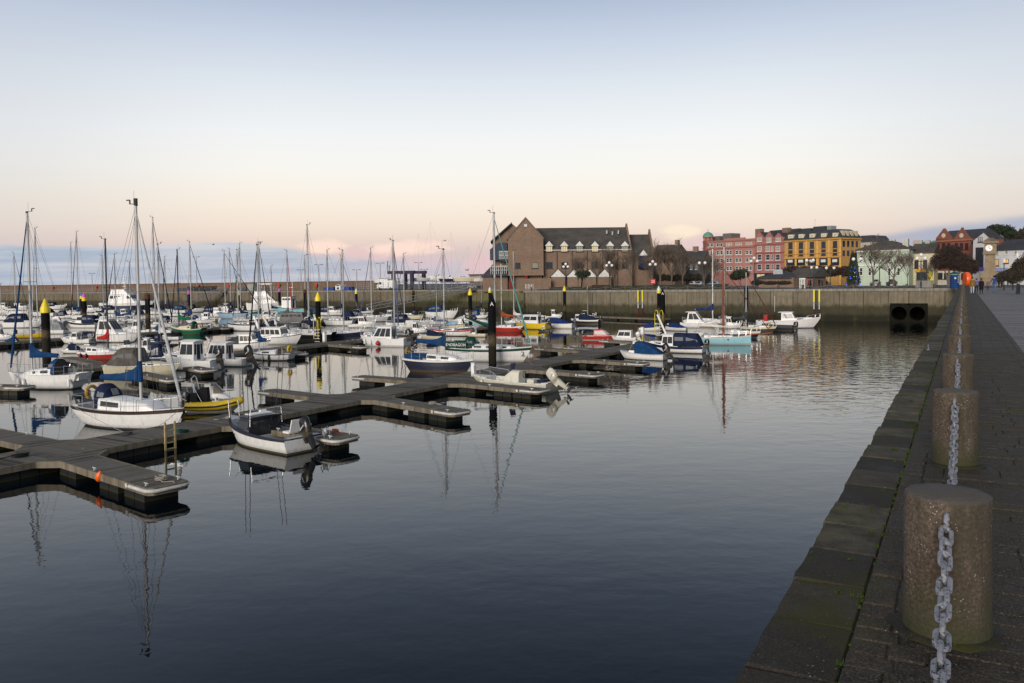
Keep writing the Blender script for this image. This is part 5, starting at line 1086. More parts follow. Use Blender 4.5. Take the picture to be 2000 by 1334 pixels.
b = Boat('rigid_inflatable', 'charcoal grey inflatable boat with outboard at the end of the far row', 'inflatable boat', 1520, 645, 62, 176, asp=.4, fb=(.08, .08, .13), kind='motor', hull='black', boot='black'); b.deck((-.4, .1), 'dkgrey', 'dkgrey')
g = MB()
for sg in (-1, 1): g.tube([(x*b.L, sg*y*b.B, z) for x, y, z in [(-.5, .4, .45), (-.2, .42, .45), (.1, .42, .48), (.3, .32, .55), (.44, .14, .65), (.48, 0, .7)]], .27, 10)
b.part('tube', g, paint((.03, .033, .045), .6)); b.outboard('black', 0, .2, 1.2)
b = PIL('white motorboat with hardtop and blue bottom alone at the right end of the boats', 1540, 640, 108, 2, hx=(-.10, .14), hh=1.25, n=1, nf=3, hull='white', boot='blue', ob=None, fb=(.115, .115, .175), fr=.65, wz=(.35, .88), hw=.72, over=(.45, .1), Lm=8.8, bandh=.08); b.rails(stern=False, wires=True, h=.6) if False else None
g = MB(); g.tube([(-.22*b.L, 0, b.zs(0)+1.3), (-.22*b.L, 0, b.zs(0)+3.6)], .02, 5); b.part('aerial', g, paint('white'))
g = MB(); g.tube([(-.36*b.L, -.3, b.zs(-3)), (-.36*b.L, -.3, b.zs(-3)+.9)], .35, 10); b.part('fuel_drum', g, paint('red'))
CUD('small boat under a plain blue tarpaulin left of the right hand lettered pile', 1270, 646, 44, 4, tarp='royal', hull='white', boot='white', ob=None, hx=(.2, .4), hh=.6, th=.8, tx=(-.46, .24), fr=.4)
CUD('white boat with blue tarpaulin right of the right hand lettered pile', 1318, 646, 50, 176, tarp='royal', hull='white', boot='navy', ob=None, hx=(.2, .36), hh=.5, th=.7, tx=(-.46, .22), fr=.3)
CUD('dark slate dinghy lying on the far low pontoon', 1246, 620, 36, 176, tarp='dkgrey', hull='dkgrey', boot='dkgrey', ob=None, hx=(0, .1), hh=.2, th=.4) if False else None
# dark blue yacht and green banded yacht by the lettered pile
b = S('navy sailboat with red bottom and blue boom cover before the green banded yacht', 858, 726, 146, 0, 869, 488, hull=(.022, .026, .045), band='white', bandh=.12, boot='redbrown', cover='blue', wins=((.02, .36), (.55, .85)), cab=(-.14, .24), boom=.44, fb=(.17, .15, .165), asp=.33, ch=.55, anti='redbrown', boomz=.75, foldup=.3, wf=.66, sp=1)
g = MB(); g.bx(-.47*b.L, -.20*b.L, b.B*.34, b.B*.36, b.zs(-2), b.zs(-2)+.42); g.bx(-.47*b.L, -.20*b.L, -b.B*.36, -b.B*.34, b.zs(-2), b.zs(-2)+.42); b.part('dodger', g, cloth('blue')); b.lifebuoy(-.49, .2, b.zs(-3)+.5, 'ochre', True, .3)
b = S('white sailboat with green sheer band, lettered green dodger and green boom cover', 955, 705, 180, -4, 968, 417, hull='white', band='dkgreen', bandh=.20, boot='white', cover='dkgreen', wins=((.12, .32), (.44, .64), (.86, .96)), cab=(-.20, .26), boom=.0, fb=(.135, .125, .15), asp=.29, ch=.45, hood='dkgreen', furl='seagreen', sp=1, boomz=1.6, gun='offwhite', rad=.085)
e = (-.13*b.L, b.zs(0)+2.1); g = MB(); g.tube([(b.mxl, 0, b.zs(0)+1.7), (-.28*b.L, 0, b.zs(0)+2.7)], .06, 7); bo = b.part('boom', g, ALU)
g = MB(); rows = [[(lerp(b.mxl, -.28*b.L, u), .13*cos(2*pi*j/10), b.zs(0)+lerp(1.72, 2.72, u)+.1+.22*(1.2-u)*sin(2*pi*j/10)) for j in range(10)] for u in [i/8 for i in range(9)]]; g.loft(rows, True, True); g.build('sail_cover', cloth('dkgreen'), bo)
g = MB()
for sg in (-1, 1): g.bx(-.48*b.L, -.22*b.L, sg*b.B*.40, sg*b.B*.42, b.zs(-3)+.02, b.zs(-3)+.62)
b.part('dodger', g, cloth('dkgreen')); b.text('PENDRAGON', -.35, -1, b.zs(-3)+.33, .36, 'white', b.B*.42+.01); b.text('2', .41, -1, .72, .6, 'green', b.hb(.41*b.L)*.86)
g = MB(); g.lathe([(.03, -.3), (.22, -.2), (.26, 0), (.22, .2), (.03, .3)], (0, 0, 0), 12); o = b.part('fender', g, paint('ltgrey')); o.location = (.5*b.L, -.25, .55); o.rotation_euler = (0, pi/2, 0)
# cream centre console open boat
b = Boat('open_boat', 'cream open centre console boat with big cream outboard behind a finger pontoon', 'motorboat', 1000, 761, 142, 158, Lm=6.3, B=2.2, fb=(.10, .10, .135), kind='motor', hull=(.60, .58, .48), boot=(.60, .58, .48), rake=.12, tw=.92, gun='offwhite')
b.deck((-.42, .26), (.62, .60, .5), 'offwhite', .80, .42); z0 = b.zs(0)
rows = [b.sect(x*b.L, .42*k, h_, z0-.40) for x, k, h_ in ((-.12, 1, 1.0), (-.02, 1, 1.05), (.05, .9, .75), (.10, .8, .35))]; g = MB(); g.loft(rows, False, False); g.add(rows[0], [list(range(11))]); g.add(rows[-1], [list(range(11))]); c = b.part('console', g, paint((.62, .60, .5)), 50)
g = MB(); g.slab([(.0, -.36, z0+.62), (.0, .36, z0+.62), (-.12, .32, z0+1.12), (-.12, -.32, z0+1.12)], (1, 0, .3), .015); g.build('windscreen', simple('violet_screen', (.10, .09, .16), .15), c)
g = MB(); g.tube([(-.16*b.L, .05+.2*cos(t), z0+.42+.2*sin(t)) for t in [2*pi*i/12 for i in range(12)]], .025, 5, closed=True); g.build('steering_wheel', RUBBER, c)
g = MB(); g.box((-.40*b.L, 0, z0+.1), (.5, 1.3, .16)); b.part('seat_cushion', g, matte('navy')); o = b.outboard((.55, .53, .44), 0, .95, 1.25, .0)
g = MB(); g.box((-.26*b.L, .0, z0-.1), (.5, .8, .5)); b.part('helm_seat', g, paint((.6, .58, .48)))
g = MB(); q = [(.05*b.L, .95, z0+.10), (.14*b.L, .92, z0+.55), (.34*b.L, .62, z0+.72), (.47*b.L, .1, z0+.85)]; g.tube(q+[(x, -y, z) for x, y, z in q[::-1]], .022, 6)
for x, y, z in q[1:]:
    for sg in (-1, 1): g.tube([(x, sg*y, z), (x-.05, sg*y, b.zs(x))], .02, 5)
b.part('bow_rail', g, STEEL); b.fender(.30, 1, 'cream'); g = MB(); g.bx(.0, .9, b.hb(0)-.03, b.hb(0)+.006, .38, .52); b.part('badge', g, matte('dkgrey'))
# far left motor yachts against the breakwater
b = SPT('big white motor yacht with long dark windows and mast tower against the breakwater', 252, 606, 98, 4, hard=False, canopy=None, boot='navy', hull='navy', fb=(.14, .135, .16), Lm=16, band='white', bandh=.35)
b.house(-.34, .22, 2.6, .8, 2.2, .3, 5, 3, z0=b.zs(0)-.1, wz=(.55, .88), over=(.8, .3)); b.house(-.3, .05, 1.3, .6, 1.4, .2, 0, 0, z0=b.zs(0)+2.7, wz=(.3, .7), name='flybridge', fwin=False)
g = MB()
for sg in (-1, 1): g.tube([(-1.0, sg*.5, 5.2), (-1.3, 0, 10.5)], .07, 5)
for k in range(4): g.bx(-1.6, -.6, -.5+.1*k, .5-.1*k, 6+k*1.1, 6.12+k*1.1)
b.part('mast_tower', g, paint('white'))
b = SPT('white motor yacht with high flybridge and raked arch left of the fishing boat', 530, 606, 66, 4, hard=False, canopy=None, boot='navy', fb=(.16, .15, .18), Lm=13)
b.house(-.36, .2, 2.0, .8, 2.4, .2, 3, 3, z0=b.zs(0), wz=(.5, .85), over=(.6, .2)); b.house(-.34, .0, 1.3, .6, 1.2, .2, 0, 0, z0=b.zs(0)+2.1, name='flybridge', fwin=False)
g = MB()
for sg in (-1, 1):
    g.tube([(-2.5, sg*1.2, 4.6), (-2.2, sg*1.1, 7.2)], .06, 5); g.tube([(.6, sg*1.1, 4.2), (.2, sg*1.1, 7.2)], .06, 5)
g.bx(-3.0, .8, -1.3, 1.3, 7.2, 7.5); b.part('hardtop', g, paint('white'))
b = PIL('white wooden fishing boat with tall wheelhouse and aerial frame', 572, 612, 66, 176, hx=(-.02, .22), hh=2.9, n=3, nf=3, hull='aqua', band='green', boot='black', ob=None, fb=(.13, .11, .19), fr=.1, wz=(.72, .88), name='fishing_boat', cat='fishing boat', Lm=11, roofc='black'); g = MB(); g.tube([(0, 0, 4.2), (0, 0, 8.4)], .06, 5); g.bx(-.5, .5, -.7, .7, 6.3, 6.4); b.part('aerial_mast', g, paint('white'))
b = SPT('white motor yacht with stepped bow and dark green glass near the small gangway', 420, 604, 62, 176, hard=True, cz=2.0, boot='navy', fb=(.15, .14, .17), Lm=11)
b = PIL('red workboat with red wheelhouse in the far row', 492, 603, 34, 4, hx=(-.3, .25), hh=1.6, n=2, hull='red', boot='black', col='red', ob=None)
b = S('pale blue yacht with long white cabin in the middle far row', 470, 622, 92, 4, 437, 490, hull='paleblue', band='teal', bandh=.1, boot='paleblue', cover=None, furl='navy', boom=0, wins=((.1, .4), (.55, .9)), hood='navy', fb=(.12, .11, .135))
b = PIL('white cruiser with blue and grey cockpit tent in the middle far row', 425, 619, 60, 4, hx=(-.1, .12), hh=1.2, n=1, ob=None, canopy=(-.45, -.1, 1.4, 'navy', .4))
# =============================================================== rows of boats further out
far = [ # label, cx, wy, w, a, mast px, mast top, hull, cover, hood, furl, spreaders
 ('white sailboat with thin mast and slack dark forestay near the left frame edge', 34, 616, 44, 4, 31, 494, 'white', 'navy', None, 'dkgrey', 1),
 ('white sailboat with navy covers just left of the magenta tipped pile', 146, 614, 44, 176, 142, 474, 'white', 'blue', 'navy', None, 1),
 ('white sailboat with tall mast and red furled sail beside the magenta tipped pile', 160, 624, 46, 176, 154, 453, 'white', 'blue', None, 'maroon', 1),
 ('sailboat with dark mast and blue cover in front of the big white motor yacht', 203, 626, 46, 4, 203, 500, 'white', 'navy', 'navy', None, 1),
 ('grey hulled sailboat with white wind vane, in front of the big white motor yacht', 226, 634, 46, 176, 227, 497, 'ltgrey', 'blue', None, 'navy', 0),
 ('white sailboat with blue sail bag left of the rust topped pile', 257, 632, 50, 4, 256, 512, 'white', 'blue', 'grey', None, 1),
 ('white sailboat with tall mast and dark furled sail right of the rust topped pile', 312, 640, 56, 4, 304, 425, 'white', None, None, 'navy', 1),
 ('white sailboat with long cream boom cover in front of the rust topped pile', 300, 676, 66, 172, 313, 478, 'navy', 'offwhite', 'navy', None, 1),
 ('white sailboat with bright blue sail cover above the green hulled sailboat', 392, 632, 56, 4, 369, 472, 'white', 'royal', 'royal', 'navy', 1),
 ('white sailboat with navy furled sail just left of the small gangway foot', 340, 618, 50, 176, 321, 502, 'white', 'navy', None, 'navy', 1),
 ('white sailboat with masthead vane between the pale tipped pile and the pink capped pile', 455, 610, 44, 4, 451, 486, 'white', 'navy', None, 'navy', 1),
 ('white sailboat with bare tall mast beside the red workboat', 474, 628, 44, 176, 471, 476, 'white', 'navy', 'grey', 'dkgrey', 1),
 ('cream sailboat with dark boom cover in front of the white motor yacht with flybridge', 505, 630, 52, 4, 509, 477, 'cream', 'dkgreen', None, 'dkgrey', 1),
 ('white sailboat with red furled sail near the wooden fishing boat', 552, 628, 46, 4, 563, 490, 'white', 'tan', None, 'red', 1),
 ('white sailboat with pale mast and red stay right of the white motor yacht with flybridge', 520, 616, 36, 176, 566, 520, 'white', 'navy', None, None, 1),
 ('white sailboat with navy cover behind the dark grey fishing barge', 600, 622, 46, 176, 597, 500, 'white', 'navy', 'navy', None, 1),
 ('white sailboat with grey mast below the blue containers', 680, 616, 46, 4, 668, 499, 'white', 'navy', None, 'steelblue', 1),
 ('white sailboat with yellow sleeved mast foot behind the boat with red ball fender', 770, 648, 50, 4, 770, 470, 'white', None, None, 'dkgrey', 1),
 ('pale grey sailboat with white diagonal stay left of the tall white cruiser', 838, 644, 50, 176, 858, 540, 'ltgrey', 'ltgrey', None, None, 0),
 ('white sailboat with navy cover beneath the boatyard wall', 928, 616, 40, 4, 947, 540, 'white', 'navy', 'navy', None, 0),
 ('white sailboat with pale bare mast beside the orange brown covered mast', 1006, 634, 46, 176, 1004, 490, 'white', 'offwhite', None, None, 0),
 ('white sailboat with blue hood left of the tall yellow coned pile at the wall', 1068, 620, 36, 4, None, None, 'white', None, 'blue', None, 0),
 ('white sailboat with short stub mast near the wall', 1150, 622, 30, 4, 1148, 558, 'white', None, None, None, 0),
]
for i, (lab, cx, wy, w, a, mx, mt, hull, cov, hood, furl, sp) in enumerate(far):
    S(lab, cx, wy, w, a, mx, mt, hull=hull, cover=cov, hood=hood, furl=furl, sp=sp, boot=('navy', 'blue', 'redbrown', 'black')[i % 4], band=(None, 'navy', None, 'blue', 'brown')[i % 5], wins=(((.1, .4), (.5, .7)), ((.15, .75),), ((.05, .2), (.3, .45), (.55, .7)))[i % 3], fb=(.13, .12, .15), asp=.32, boom=.36, wires=False, rad=None)
farm = [
 ('pil', 'white wheelhouse boat with square windows in front of the rust topped pile', 270, 652, 60, 172, {'n': 2, 'hh': 1.5}),
 ('spt', 'white sports cruiser with navy frame tent right of the rust topped pile', 330, 638, 54, 4, {'canopy': 'navy'}),
 ('cud', 'white cuddy boat with blue tarpaulin left of the green hulled sailboat', 310, 652, 44, 176, {'tarp': 'blue'}),
 ('spt', 'navy hulled cruiser with white arch behind the red sailboat cabin', 318, 706, 60, 8, {'canopy': 'navy', 'hull': 'navy', 'band': 'white'}),
 ('cud', 'small white cuddy boat with transom seat right of the green hulled sailboat', 410, 648, 36, 176, {'tarp': None, 'hx': (-.1, .25)}),
 ('spt', 'white sports cruiser with black tent in the far row under the small gangway', 380, 610, 44, 4, {'canopy': 'black'}),
 ('pil', 'white wheelhouse boat far off near the pale tipped pile', 442, 606, 34, 176, {'n': 2}),
 ('cud', 'white boat with navy tarpaulin far behind the white yacht with yellow buoy', 535, 640, 46, 4, {'tarp': 'navy'}),
 ('spt', 'cream cruiser with brown wooden top beside the pink capped pile by the fishing boat', 560, 626, 44, 176, {'canopy': 'ochre', 'hull': 'cream'}),
 ('pil', 'white cruiser with long awning under the blue containers', 648, 616, 50, 4, {'n': 3, 'canopy': (-.48, -.12, 1.3, 'navy', .3)}),
 ('cud', 'white cuddy boat with navy tarp at the foot of the long gangway', 716, 612, 32, 4, {'tarp': 'navy'}),
 ('pil', 'white launch with radar ball under the long gangway', 762, 624, 44, 176, {'n': 2}),
 ('spt', 'white sports boat with blue tent beneath the boatyard wall', 935, 622, 40, 4, {'canopy': 'blue'}),
 ('cud', 'white boat with grey ring buoy between yellow and red hulled boats', 1012, 628, 30, 176, {'tarp': 'grey'}),
 ('cud', 'white boat with pale tarpaulin left of the aqua hulled sailboat', 905, 630, 40, 4, {'tarp': 'ltgrey'}),
 ('spt', 'low white cruiser in the second row right of the leftmost pile', 128, 622, 36, 4, {'canopy': 'navy'}),
 ('cud', 'white dinghy like boat tucked under the magenta tipped pile', 190, 618, 34, 176, {'tarp': 'offwhite'}),
 ('pil', 'white boat with navy roof near the big white motor yacht stern', 178, 610, 40, 4, {'n': 2, 'roofc': 'navy'}),
 ('spt', 'white cruiser with black canopy behind the small yellow boat', 84, 618, 50, 176, {'canopy': 'black'}),
 ('pil', 'white wheelhouse boat beyond the yacht with white wheel cover at left', 36, 606, 44, 4, {'n': 2}),
 ('cud', 'low cream boat with open cockpit right of the launch with fine red line', 930, 658, 44, 176, {'tarp': None, 'hull': 'cream', 'hx': (.0, .25)}),
 ('cud', 'dark outboard dinghy between yellow motorboat and blue tarpaulined boat', 1062, 648, 26, 176, {'tarp': None, 'hull': 'black', 'hx': (.1, .25), 'hh': .5}),
 ('pil', 'white cabin launch on the far side of the aqua cutter', 1352, 634, 40, 176, {'n': 2}),
]
farm += [
 ('spt', 'white cruiser with navy tent squeezed left of the big white motor yacht', 205, 612, 48, 176, {'canopy': 'navy'}),
 ('pil', 'white boat with two windowed wheelhouse in front of the big motor yacht stern', 243, 620, 44, 4, {'n': 2}),
 ('cud', 'white boat under a crumpled grey tarpaulin right of the big motor yacht bow', 300, 614, 44, 176, {'tarp': 'grey'}),
 ('spt', 'white cruiser with blue tent between the rust topped pile and the small gangway', 344, 612, 46, 176, {'canopy': 'blue'}),
 ('pil', 'cream wheelhouse boat behind the green hulled sailboat stern', 404, 628, 42, 176, {'hull': 'cream', 'n': 2}),
 ('cud', 'white boat with black tarpaulin just beyond the bow of the green hulled sailboat', 330, 664, 50, 176, {'tarp': 'black'}),
 ('spt', 'white sports cruiser with slanted screen behind the cream cruiser canopy', 252, 684, 62, 4, {'canopy': None}),
 ('pil', 'small white wheelhouse boat beyond the bow of the red hulled sailboat', 286, 690, 50, 172, {'n': 1}),
 ('cud', 'white boat with navy tarp behind the stern of the red hulled sailboat', 140, 690, 44, 176, {'tarp': 'navy'}),
 ('spt', 'white cruiser with grey tent behind the leftmost pile', 104, 652, 52, 176, {'canopy': 'grey'}),
 ('cud', 'white dinghy with blue cover behind the white yacht at the left edge', 28, 676, 44, 4, {'tarp': 'blue'}),
 ('pil', 'white boat with square cabin at the left edge beneath the breakwater', 8, 604, 36, 176, {'n': 2}),
 ('spt', 'low white boat with navy canopy beneath the breakwater near the leftmost pile', 108, 604, 44, 4, {'canopy': 'navy'}),
 ('cud', 'white boat with cream tarpaulin right of the lettered navy dodger boat', 556, 652, 48, 4, {'tarp': 'cream'}),
 ('pil', 'white cabin boat nose to nose with the pale blue yacht in the far row', 522, 624, 44, 176, {'n': 3}),
 ('spt', 'white cruiser with black glass left of the black hulled sailboat', 590, 650, 54, 176, {'canopy': 'black'}),
 ('cud', 'white boat with green tarpaulin near the rust topped pile at centre left', 612, 628, 40, 4, {'tarp': 'dkgreen'}),
 ('pil', 'white boat with wide window band below the thin sloping violet stay', 708, 640, 56, 4, {'n': 3}),
 ('spt', 'white cruiser with navy tent behind the white ketch with oval ports', 690, 624, 46, 176, {'canopy': 'navy'}),
 ('cud', 'white boat with steel blue tarpaulin before the tall white cruiser', 852, 634, 50, 176, {'tarp': 'steelblue'}),
 ('pil', 'low white cabin boat between navy tarpaulin boat and the red lined launch', 812, 652, 44, 4, {'n': 2}),
 ('spt', 'white sports boat right beside the aqua hulled sailboat', 914, 646, 46, 4, {'canopy': None}),
 ('cud', 'white boat with royal blue tarpaulin between yellow motorboat and the wall', 1040, 630, 40, 176, {'tarp': 'royal'}),
 ('pil', 'small white cabin boat moored under the wall left of the yellow coned slim pile', 1082, 622, 34, 4, {'n': 2}),
 ('pil', 'white wheelhouse boat glimpsed between the aqua cutter and the blue boom cover', 1424, 642, 50, 4, {'n': 2}),
]
for typ, lab, cx, wy, w, a, kw in farm:
    kw = dict(kw)
    if typ == 'pil': kw.setdefault('ob', None); PIL(lab, cx, wy, w, a, **kw)
    elif typ == 'spt': SPT(lab, cx, wy, w, a, **kw)
    else: kw.setdefault('ob', None); kw.setdefault('hx', (.05, .28)); CUD(lab, cx, wy, w, a, **kw)
# mooring lines of the nearest boats
e = BT1
line('mooring_line', 'mooring line from the nearest white sailboat stern to the walkway', e.wpt(-.44*e.L, -e.hb(-.44*e.L), e.zs(-.44*e.L)), un(246, 846, DZ), .05)
line('mooring_line', 'mooring line from the nearest white sailboat bow to the walkway', e.wpt(.46*e.L, 0, e.zs(.46*e.L)), un(310, 832, DZ), .05)
line('mooring_line', 'mooring line from the yellow inflatable to the walkway', un(448, 765, .9), un(452, 812, DZ), .05)
line('mooring_line', 'mooring line from the white yacht with blue furled foresail to a finger pontoon', un(14, 720, 1.3), un(54, 749, DZ), .05)
line('mooring_line', 'mooring line from the green banded yacht bow to the walkway', un(1022, 690, 1.0), un(1040, 712, DZ), .1)
# gangways
def gangway(lab, A, B, w=1.7):
    A = Vector(A); B = Vector(B); d = B-A; ln = d.length; r = thing('gangway', lab, 'gangway', A, atan2(d.y, d.x)); pitch = atan2(d.z, hypot(d.x, d.y)); hor = hypot(d.x, d.y)
    def P(u, y, h): return (hor*u, y, d.z*u+h)
    g = MB(); g.hexa([P(0, -w/2, -.12), P(1, -w/2, -.12), P(1, w/2, -.12), P(0, w/2, -.12), P(0, -w/2, 0), P(1, -w/2, 0), P(1, w/2, 0), P(0, w/2, 0)]); g.build('walkway', matte('dkgrey'), r)
    for sg in (-1, 1):
        g = MB(); y = sg*w/2; n = int(ln/1.6)
        for h in (-.1, 1.3): g.tube([P(0, y, h), P(1, y, h)], .075, 5)
        g.tube([P(0, y, .65), P(1, y, .65)], .05, 5)
        for i in range(n+1):
            g.tube([P(i/n, y, -.1), P(i/n, y, 1.3)], .045, 4)
            if i < n: g.tube([P(i/n, y, -.1 if i % 2 else 1.3), P((i+1)/n, y, 1.3 if i % 2 else -.1)], .04, 4)
        g.build('truss', matte((.20, .20, .21)), r)
    return r
sA = s_of(925, 21, 563); gangway('long sloping steel gangway from the boatyard quay down to the pontoons', Vector(un(716, 606, .9)), TP(sA, 21.5, QZ+.1))
sA = s_of(438, 21, 572); gangway('small steel gangway at left sloping down from the breakwater', Vector(un(350, 601, .9)), TP(sA, 21.5, QZ+.1))
# =============================================================== buildings behind the quay
def brick(name, ca, cb, sc=1.):
    m, nt, bs = newmat(name); o = ocoord(nt); n1 = noise(nt, o, .35, 5, .6); n2 = noise(nt, o, 3, 5, .65); st = noise(nt, ocoord(nt, (1.5, 1.5, .15)), 1, 4, .6)
    br = nt.nodes.new('ShaderNodeTexBrick'); mp = ocoord(nt, (1, 1, 1)); sx = nt.nodes.new('ShaderNodeSeparateXYZ'); L(nt, mp, sx.inputs[0]); cb_ = nt.nodes.new('ShaderNodeCombineXYZ')
    L(nt, mth(nt, 'ADD', sx.outputs[0], sx.outputs[1]), cb_.inputs[0]); L(nt, sx.outputs[2], cb_.inputs[1]); L(nt, cb_.outputs[0], br.inputs['Vector'])
    br.inputs['Scale'].default_value = 1; br.inputs['Brick Width'].default_value = .6*sc; br.inputs['Row Height'].default_value = .2*sc; br.inputs['Mortar Size'].default_value = .02
    br.inputs['Color1'].default_value = (*ca, 1); br.inputs['Color2'].default_value = (*cb, 1); br.inputs['Mortar'].default_value = (*[x*.8+.02 for x in ca], 1)
    c = mixc(nt, remap(nt, n1, .35, .7, 0, .5), br.outputs['Color'], tuple(x*.6 for x in ca)); c = mixc(nt, remap(nt, st, .55, .75, 0, .45), c, tuple(x*.5 for x in ca)); c = mixc(nt, mth(nt, 'MULTIPLY', n2, .3), c, tuple(x*.8 for x in cb))
    L(nt, c, bs.inputs['Base Color']); bs.inputs['Roughness'].default_value = .9; return m
def render_(name, col):
    m, nt, bs = newmat(name); o = ocoord(nt); n1 = noise(nt, o, .4, 5, .6); st = noise(nt, ocoord(nt, (1.4, 1.4, .12)), 1, 5, .65)
    c = mixc(nt, remap(nt, n1, .3, .7, 0, .35), col, tuple(x*.7 for x in col)); c = mixc(nt, remap(nt, st, .5, .75, 0, .5), c, tuple(x*.55 for x in col)); L(nt, c, bs.inputs['Base Color']); bs.inputs['Roughness'].default_value = .85; return m
def slate(name, col):
    m, nt, bs = newmat(name); o = ocoord(nt); n1 = noise(nt, o, .5, 6, .65); n2 = noise(nt, ocoord(nt, (2, 1, 5)), 2.0, 4, .6)
    c = mixc(nt, remap(nt, n1, .35, .7), tuple(x*.7 for x in col), tuple(x*1.35 for x in col)); c = mixc(nt, remap(nt, n2, .5, .7, 0, .5), c, tuple(x*.6 for x in col)); c = mixc(nt, remap(nt, n1, .60, .74, 0, .5), c, (.12, .115, .10)); L(nt, c, bs.inputs['Base Color']); bs.inputs['Roughness'].default_value = .8; bump(nt, bs, n2, .4, .05); return m
MBRICK = brick('brown_brick', (.20, .132, .09), (.27, .185, .13)); RBRICK = brick('red_brick', (.19, .068, .045), (.25, .092, .06)); PINK = render_('pink_render', (.40, .19, .155)); PINK2 = render_('rose_render', (.37, .155, .135)); YEL = render_('ochre_render', (.50, .285, .09)); MINT = render_('pale_green_render', (.50, .60, .47)); GREYR = render_('grey_render', (.42, .42, .43)); WHITER = render_('white_render', (.62, .64, .66)); STONE = brick('sandstone', (.24, .18, .11), (.32, .25, .16), 2.)
SLATE = slate('slate_roof', (.070, .062, .053)); SLATE2 = slate('blue_slate', (.040, .042, .050)); TRIMW = matte((.66, .66, .63)); TRIMD = matte('dkgrey'); TRIMT = matte('tan')
LITW = simple('lit_window', (.4, .34, .2), .3, emit=(1, .80, .42), es=.30)
class Bld:
    def __init__(s, name, label, l, r, cat='building', front=False):
        s.A = atT(*l); s.Bp = atT(*r)
        if front: q = ray(r[0], 560); s.Bp = Vector((q.x/q.y*s.A.y, s.A.y, QZ))
        d = s.Bp-s.A; s.W = hypot(d.x, d.y); s.rz = atan2(d.y, d.x); s.e = thing(name, label, cat, (s.A.x, s.A.y, QZ), s.rz); s.n = Vector((d.y, -d.x, 0)).normalized()
    def loc(s, px, py, y=0.):
        o = Vector((s.A.x, s.A.y, 0))-s.n*y; d = ray(px, py); k = (o-CP).dot(s.n)/d.dot(s.n); p = CP+d*k; q = p-o
        return q.x*cos(s.rz)+q.y*sin(s.rz), p.z-QZ
    def z(s, px, py, y=0.): return s.loc(px, py, y)[1]
    def win(s, x0, y0, x1, y1, fr=None, gl=None, y=0., nb=1, sill=True, par=None, hb=0, name='window'):
        a, zt = s.loc(x0, y0, y); b, zb = s.loc(x1, y1, y)
        return s.winm(a, b, zb, zt, fr, gl, y, nb, sill, par, hb, name)
    def winm(s, a, b, zb, zt, fr=None, gl=None, y=0., nb=1, sill=True, par=None, hb=0, name='window'):
        f = min(.09, (b-a)*.13); g = MB(); fr = fr or TRIMW
        g.bx(a, b, y-.07, y+.05, zb, zb+f); g.bx(a, b, y-.07, y+.05, zt-f, zt); g.bx(a, a+f, y-.068, y+.05, zb+f, zt-f); g.bx(b-f, b, y-.068, y+.05, zb+f, zt-f)
        for i in range(nb): x = lerp(a, b, (i+1)/(nb+1)); g.bx(x-f*.4, x+f*.4, y-.062, y, zb+f, zt-f)
        if hb: zz = lerp(zb, zt, hb); g.bx(a+f, b-f, y-.058, y, zz-f*.35, zz+f*.35)
        if sill: g.bx(a-.12, b+.12, y-.16, y+.02, zb-.14, zb-.003)
        w = g.build(name, fr, par or s.e); g = MB(); g.bx(a+f*.9, b-f*.9, y-.03, y+.02, zb+f*.9, zt-f*.9); g.build('pane', gl or GLASS, w); return w
    def box(s, name, mat, x0, x1, y0, y1, z0, z1, par=None): g = MB(); g.bx(x0, x1, y0, y1, z0, z1); return g.build(name, mat, par or s.e)
    def prism(s, name, mat, poly, y0, y1, par=None):     # polygon in x,z extruded in y
        n = len(poly); g = MB(); g.add([(x, y0, z) for x, z in poly]+[(x, y1, z) for x, z in poly], [list(range(n)), [n+i for i in range(n)][::-1]]+[(i, n+i, n+(i+1) % n, (i+1) % n) for i in range(n)]); return g.build(name, mat, par or s.e)
    def gable_roof(s, name, mat, xl, xr, xm, ze, za, y0, y1, th=.28, ov=.25, par=None):
        g = MB(); k = (za-ze)/(xm-xl); k2 = (za-ze)/(xr-xm)
        g.hexa([(xl-ov, y0, ze-ov*k), (xm, y0, za), (xm, y1, za), (xl-ov, y1, ze-ov*k), (xl-ov, y0, ze-ov*k+th), (xm, y0, za+th), (xm, y1, za+th), (xl-ov, y1, ze-ov*k+th)])
        g.hexa([(xm+.002, y0, za), (xr+ov, y0, ze-ov*k2), (xr+ov, y1, ze-ov*k2), (xm+.002, y1, za), (xm+.002, y0, za+th), (xr+ov, y0, ze-ov*k2+th), (xr+ov, y1, ze-ov*k2+th), (xm+.002, y1, za+th)]); return g.build(name, mat, par or s.e)
    def pitched(s, name, mat, x0, x1, y0, ym, y1, ze, zr, th=.25, ov=.4, hip=0., par=None):   # ridge along x
        g = MB(); k = (zr-ze)/(ym-y0); k2 = (zr-ze)/(y1-ym); h = hip
        g.add([(x0, y0-ov, ze-ov*k), (x1, y0-ov, ze-ov*k), (x1-h, ym, zr), (x0+h, ym, zr), (x1, y1+ov, ze-ov*k2), (x0, y1+ov, ze-ov*k2)]+[(x0, y0-ov, ze-ov*k+th), (x1, y0-ov, ze-ov*k+th), (x1-h, ym, zr+th), (x0+h, ym, zr+th), (x1, y1+ov, ze-ov*k2+th), (x0, y1+ov, ze-ov*k2+th)],
          [(0, 1, 2, 3), (3, 2, 4, 5), (6, 7, 8, 9), (9, 8, 10, 11), (0, 1, 7, 6), (5, 4, 10, 11), (0, 3, 9, 6), (3, 5, 11, 9), (1, 2, 8, 7), (2, 4, 10, 8), (0, 3, 5), (1, 2, 4)]); return g.build(name, mat, par or s.e, recalc=True)
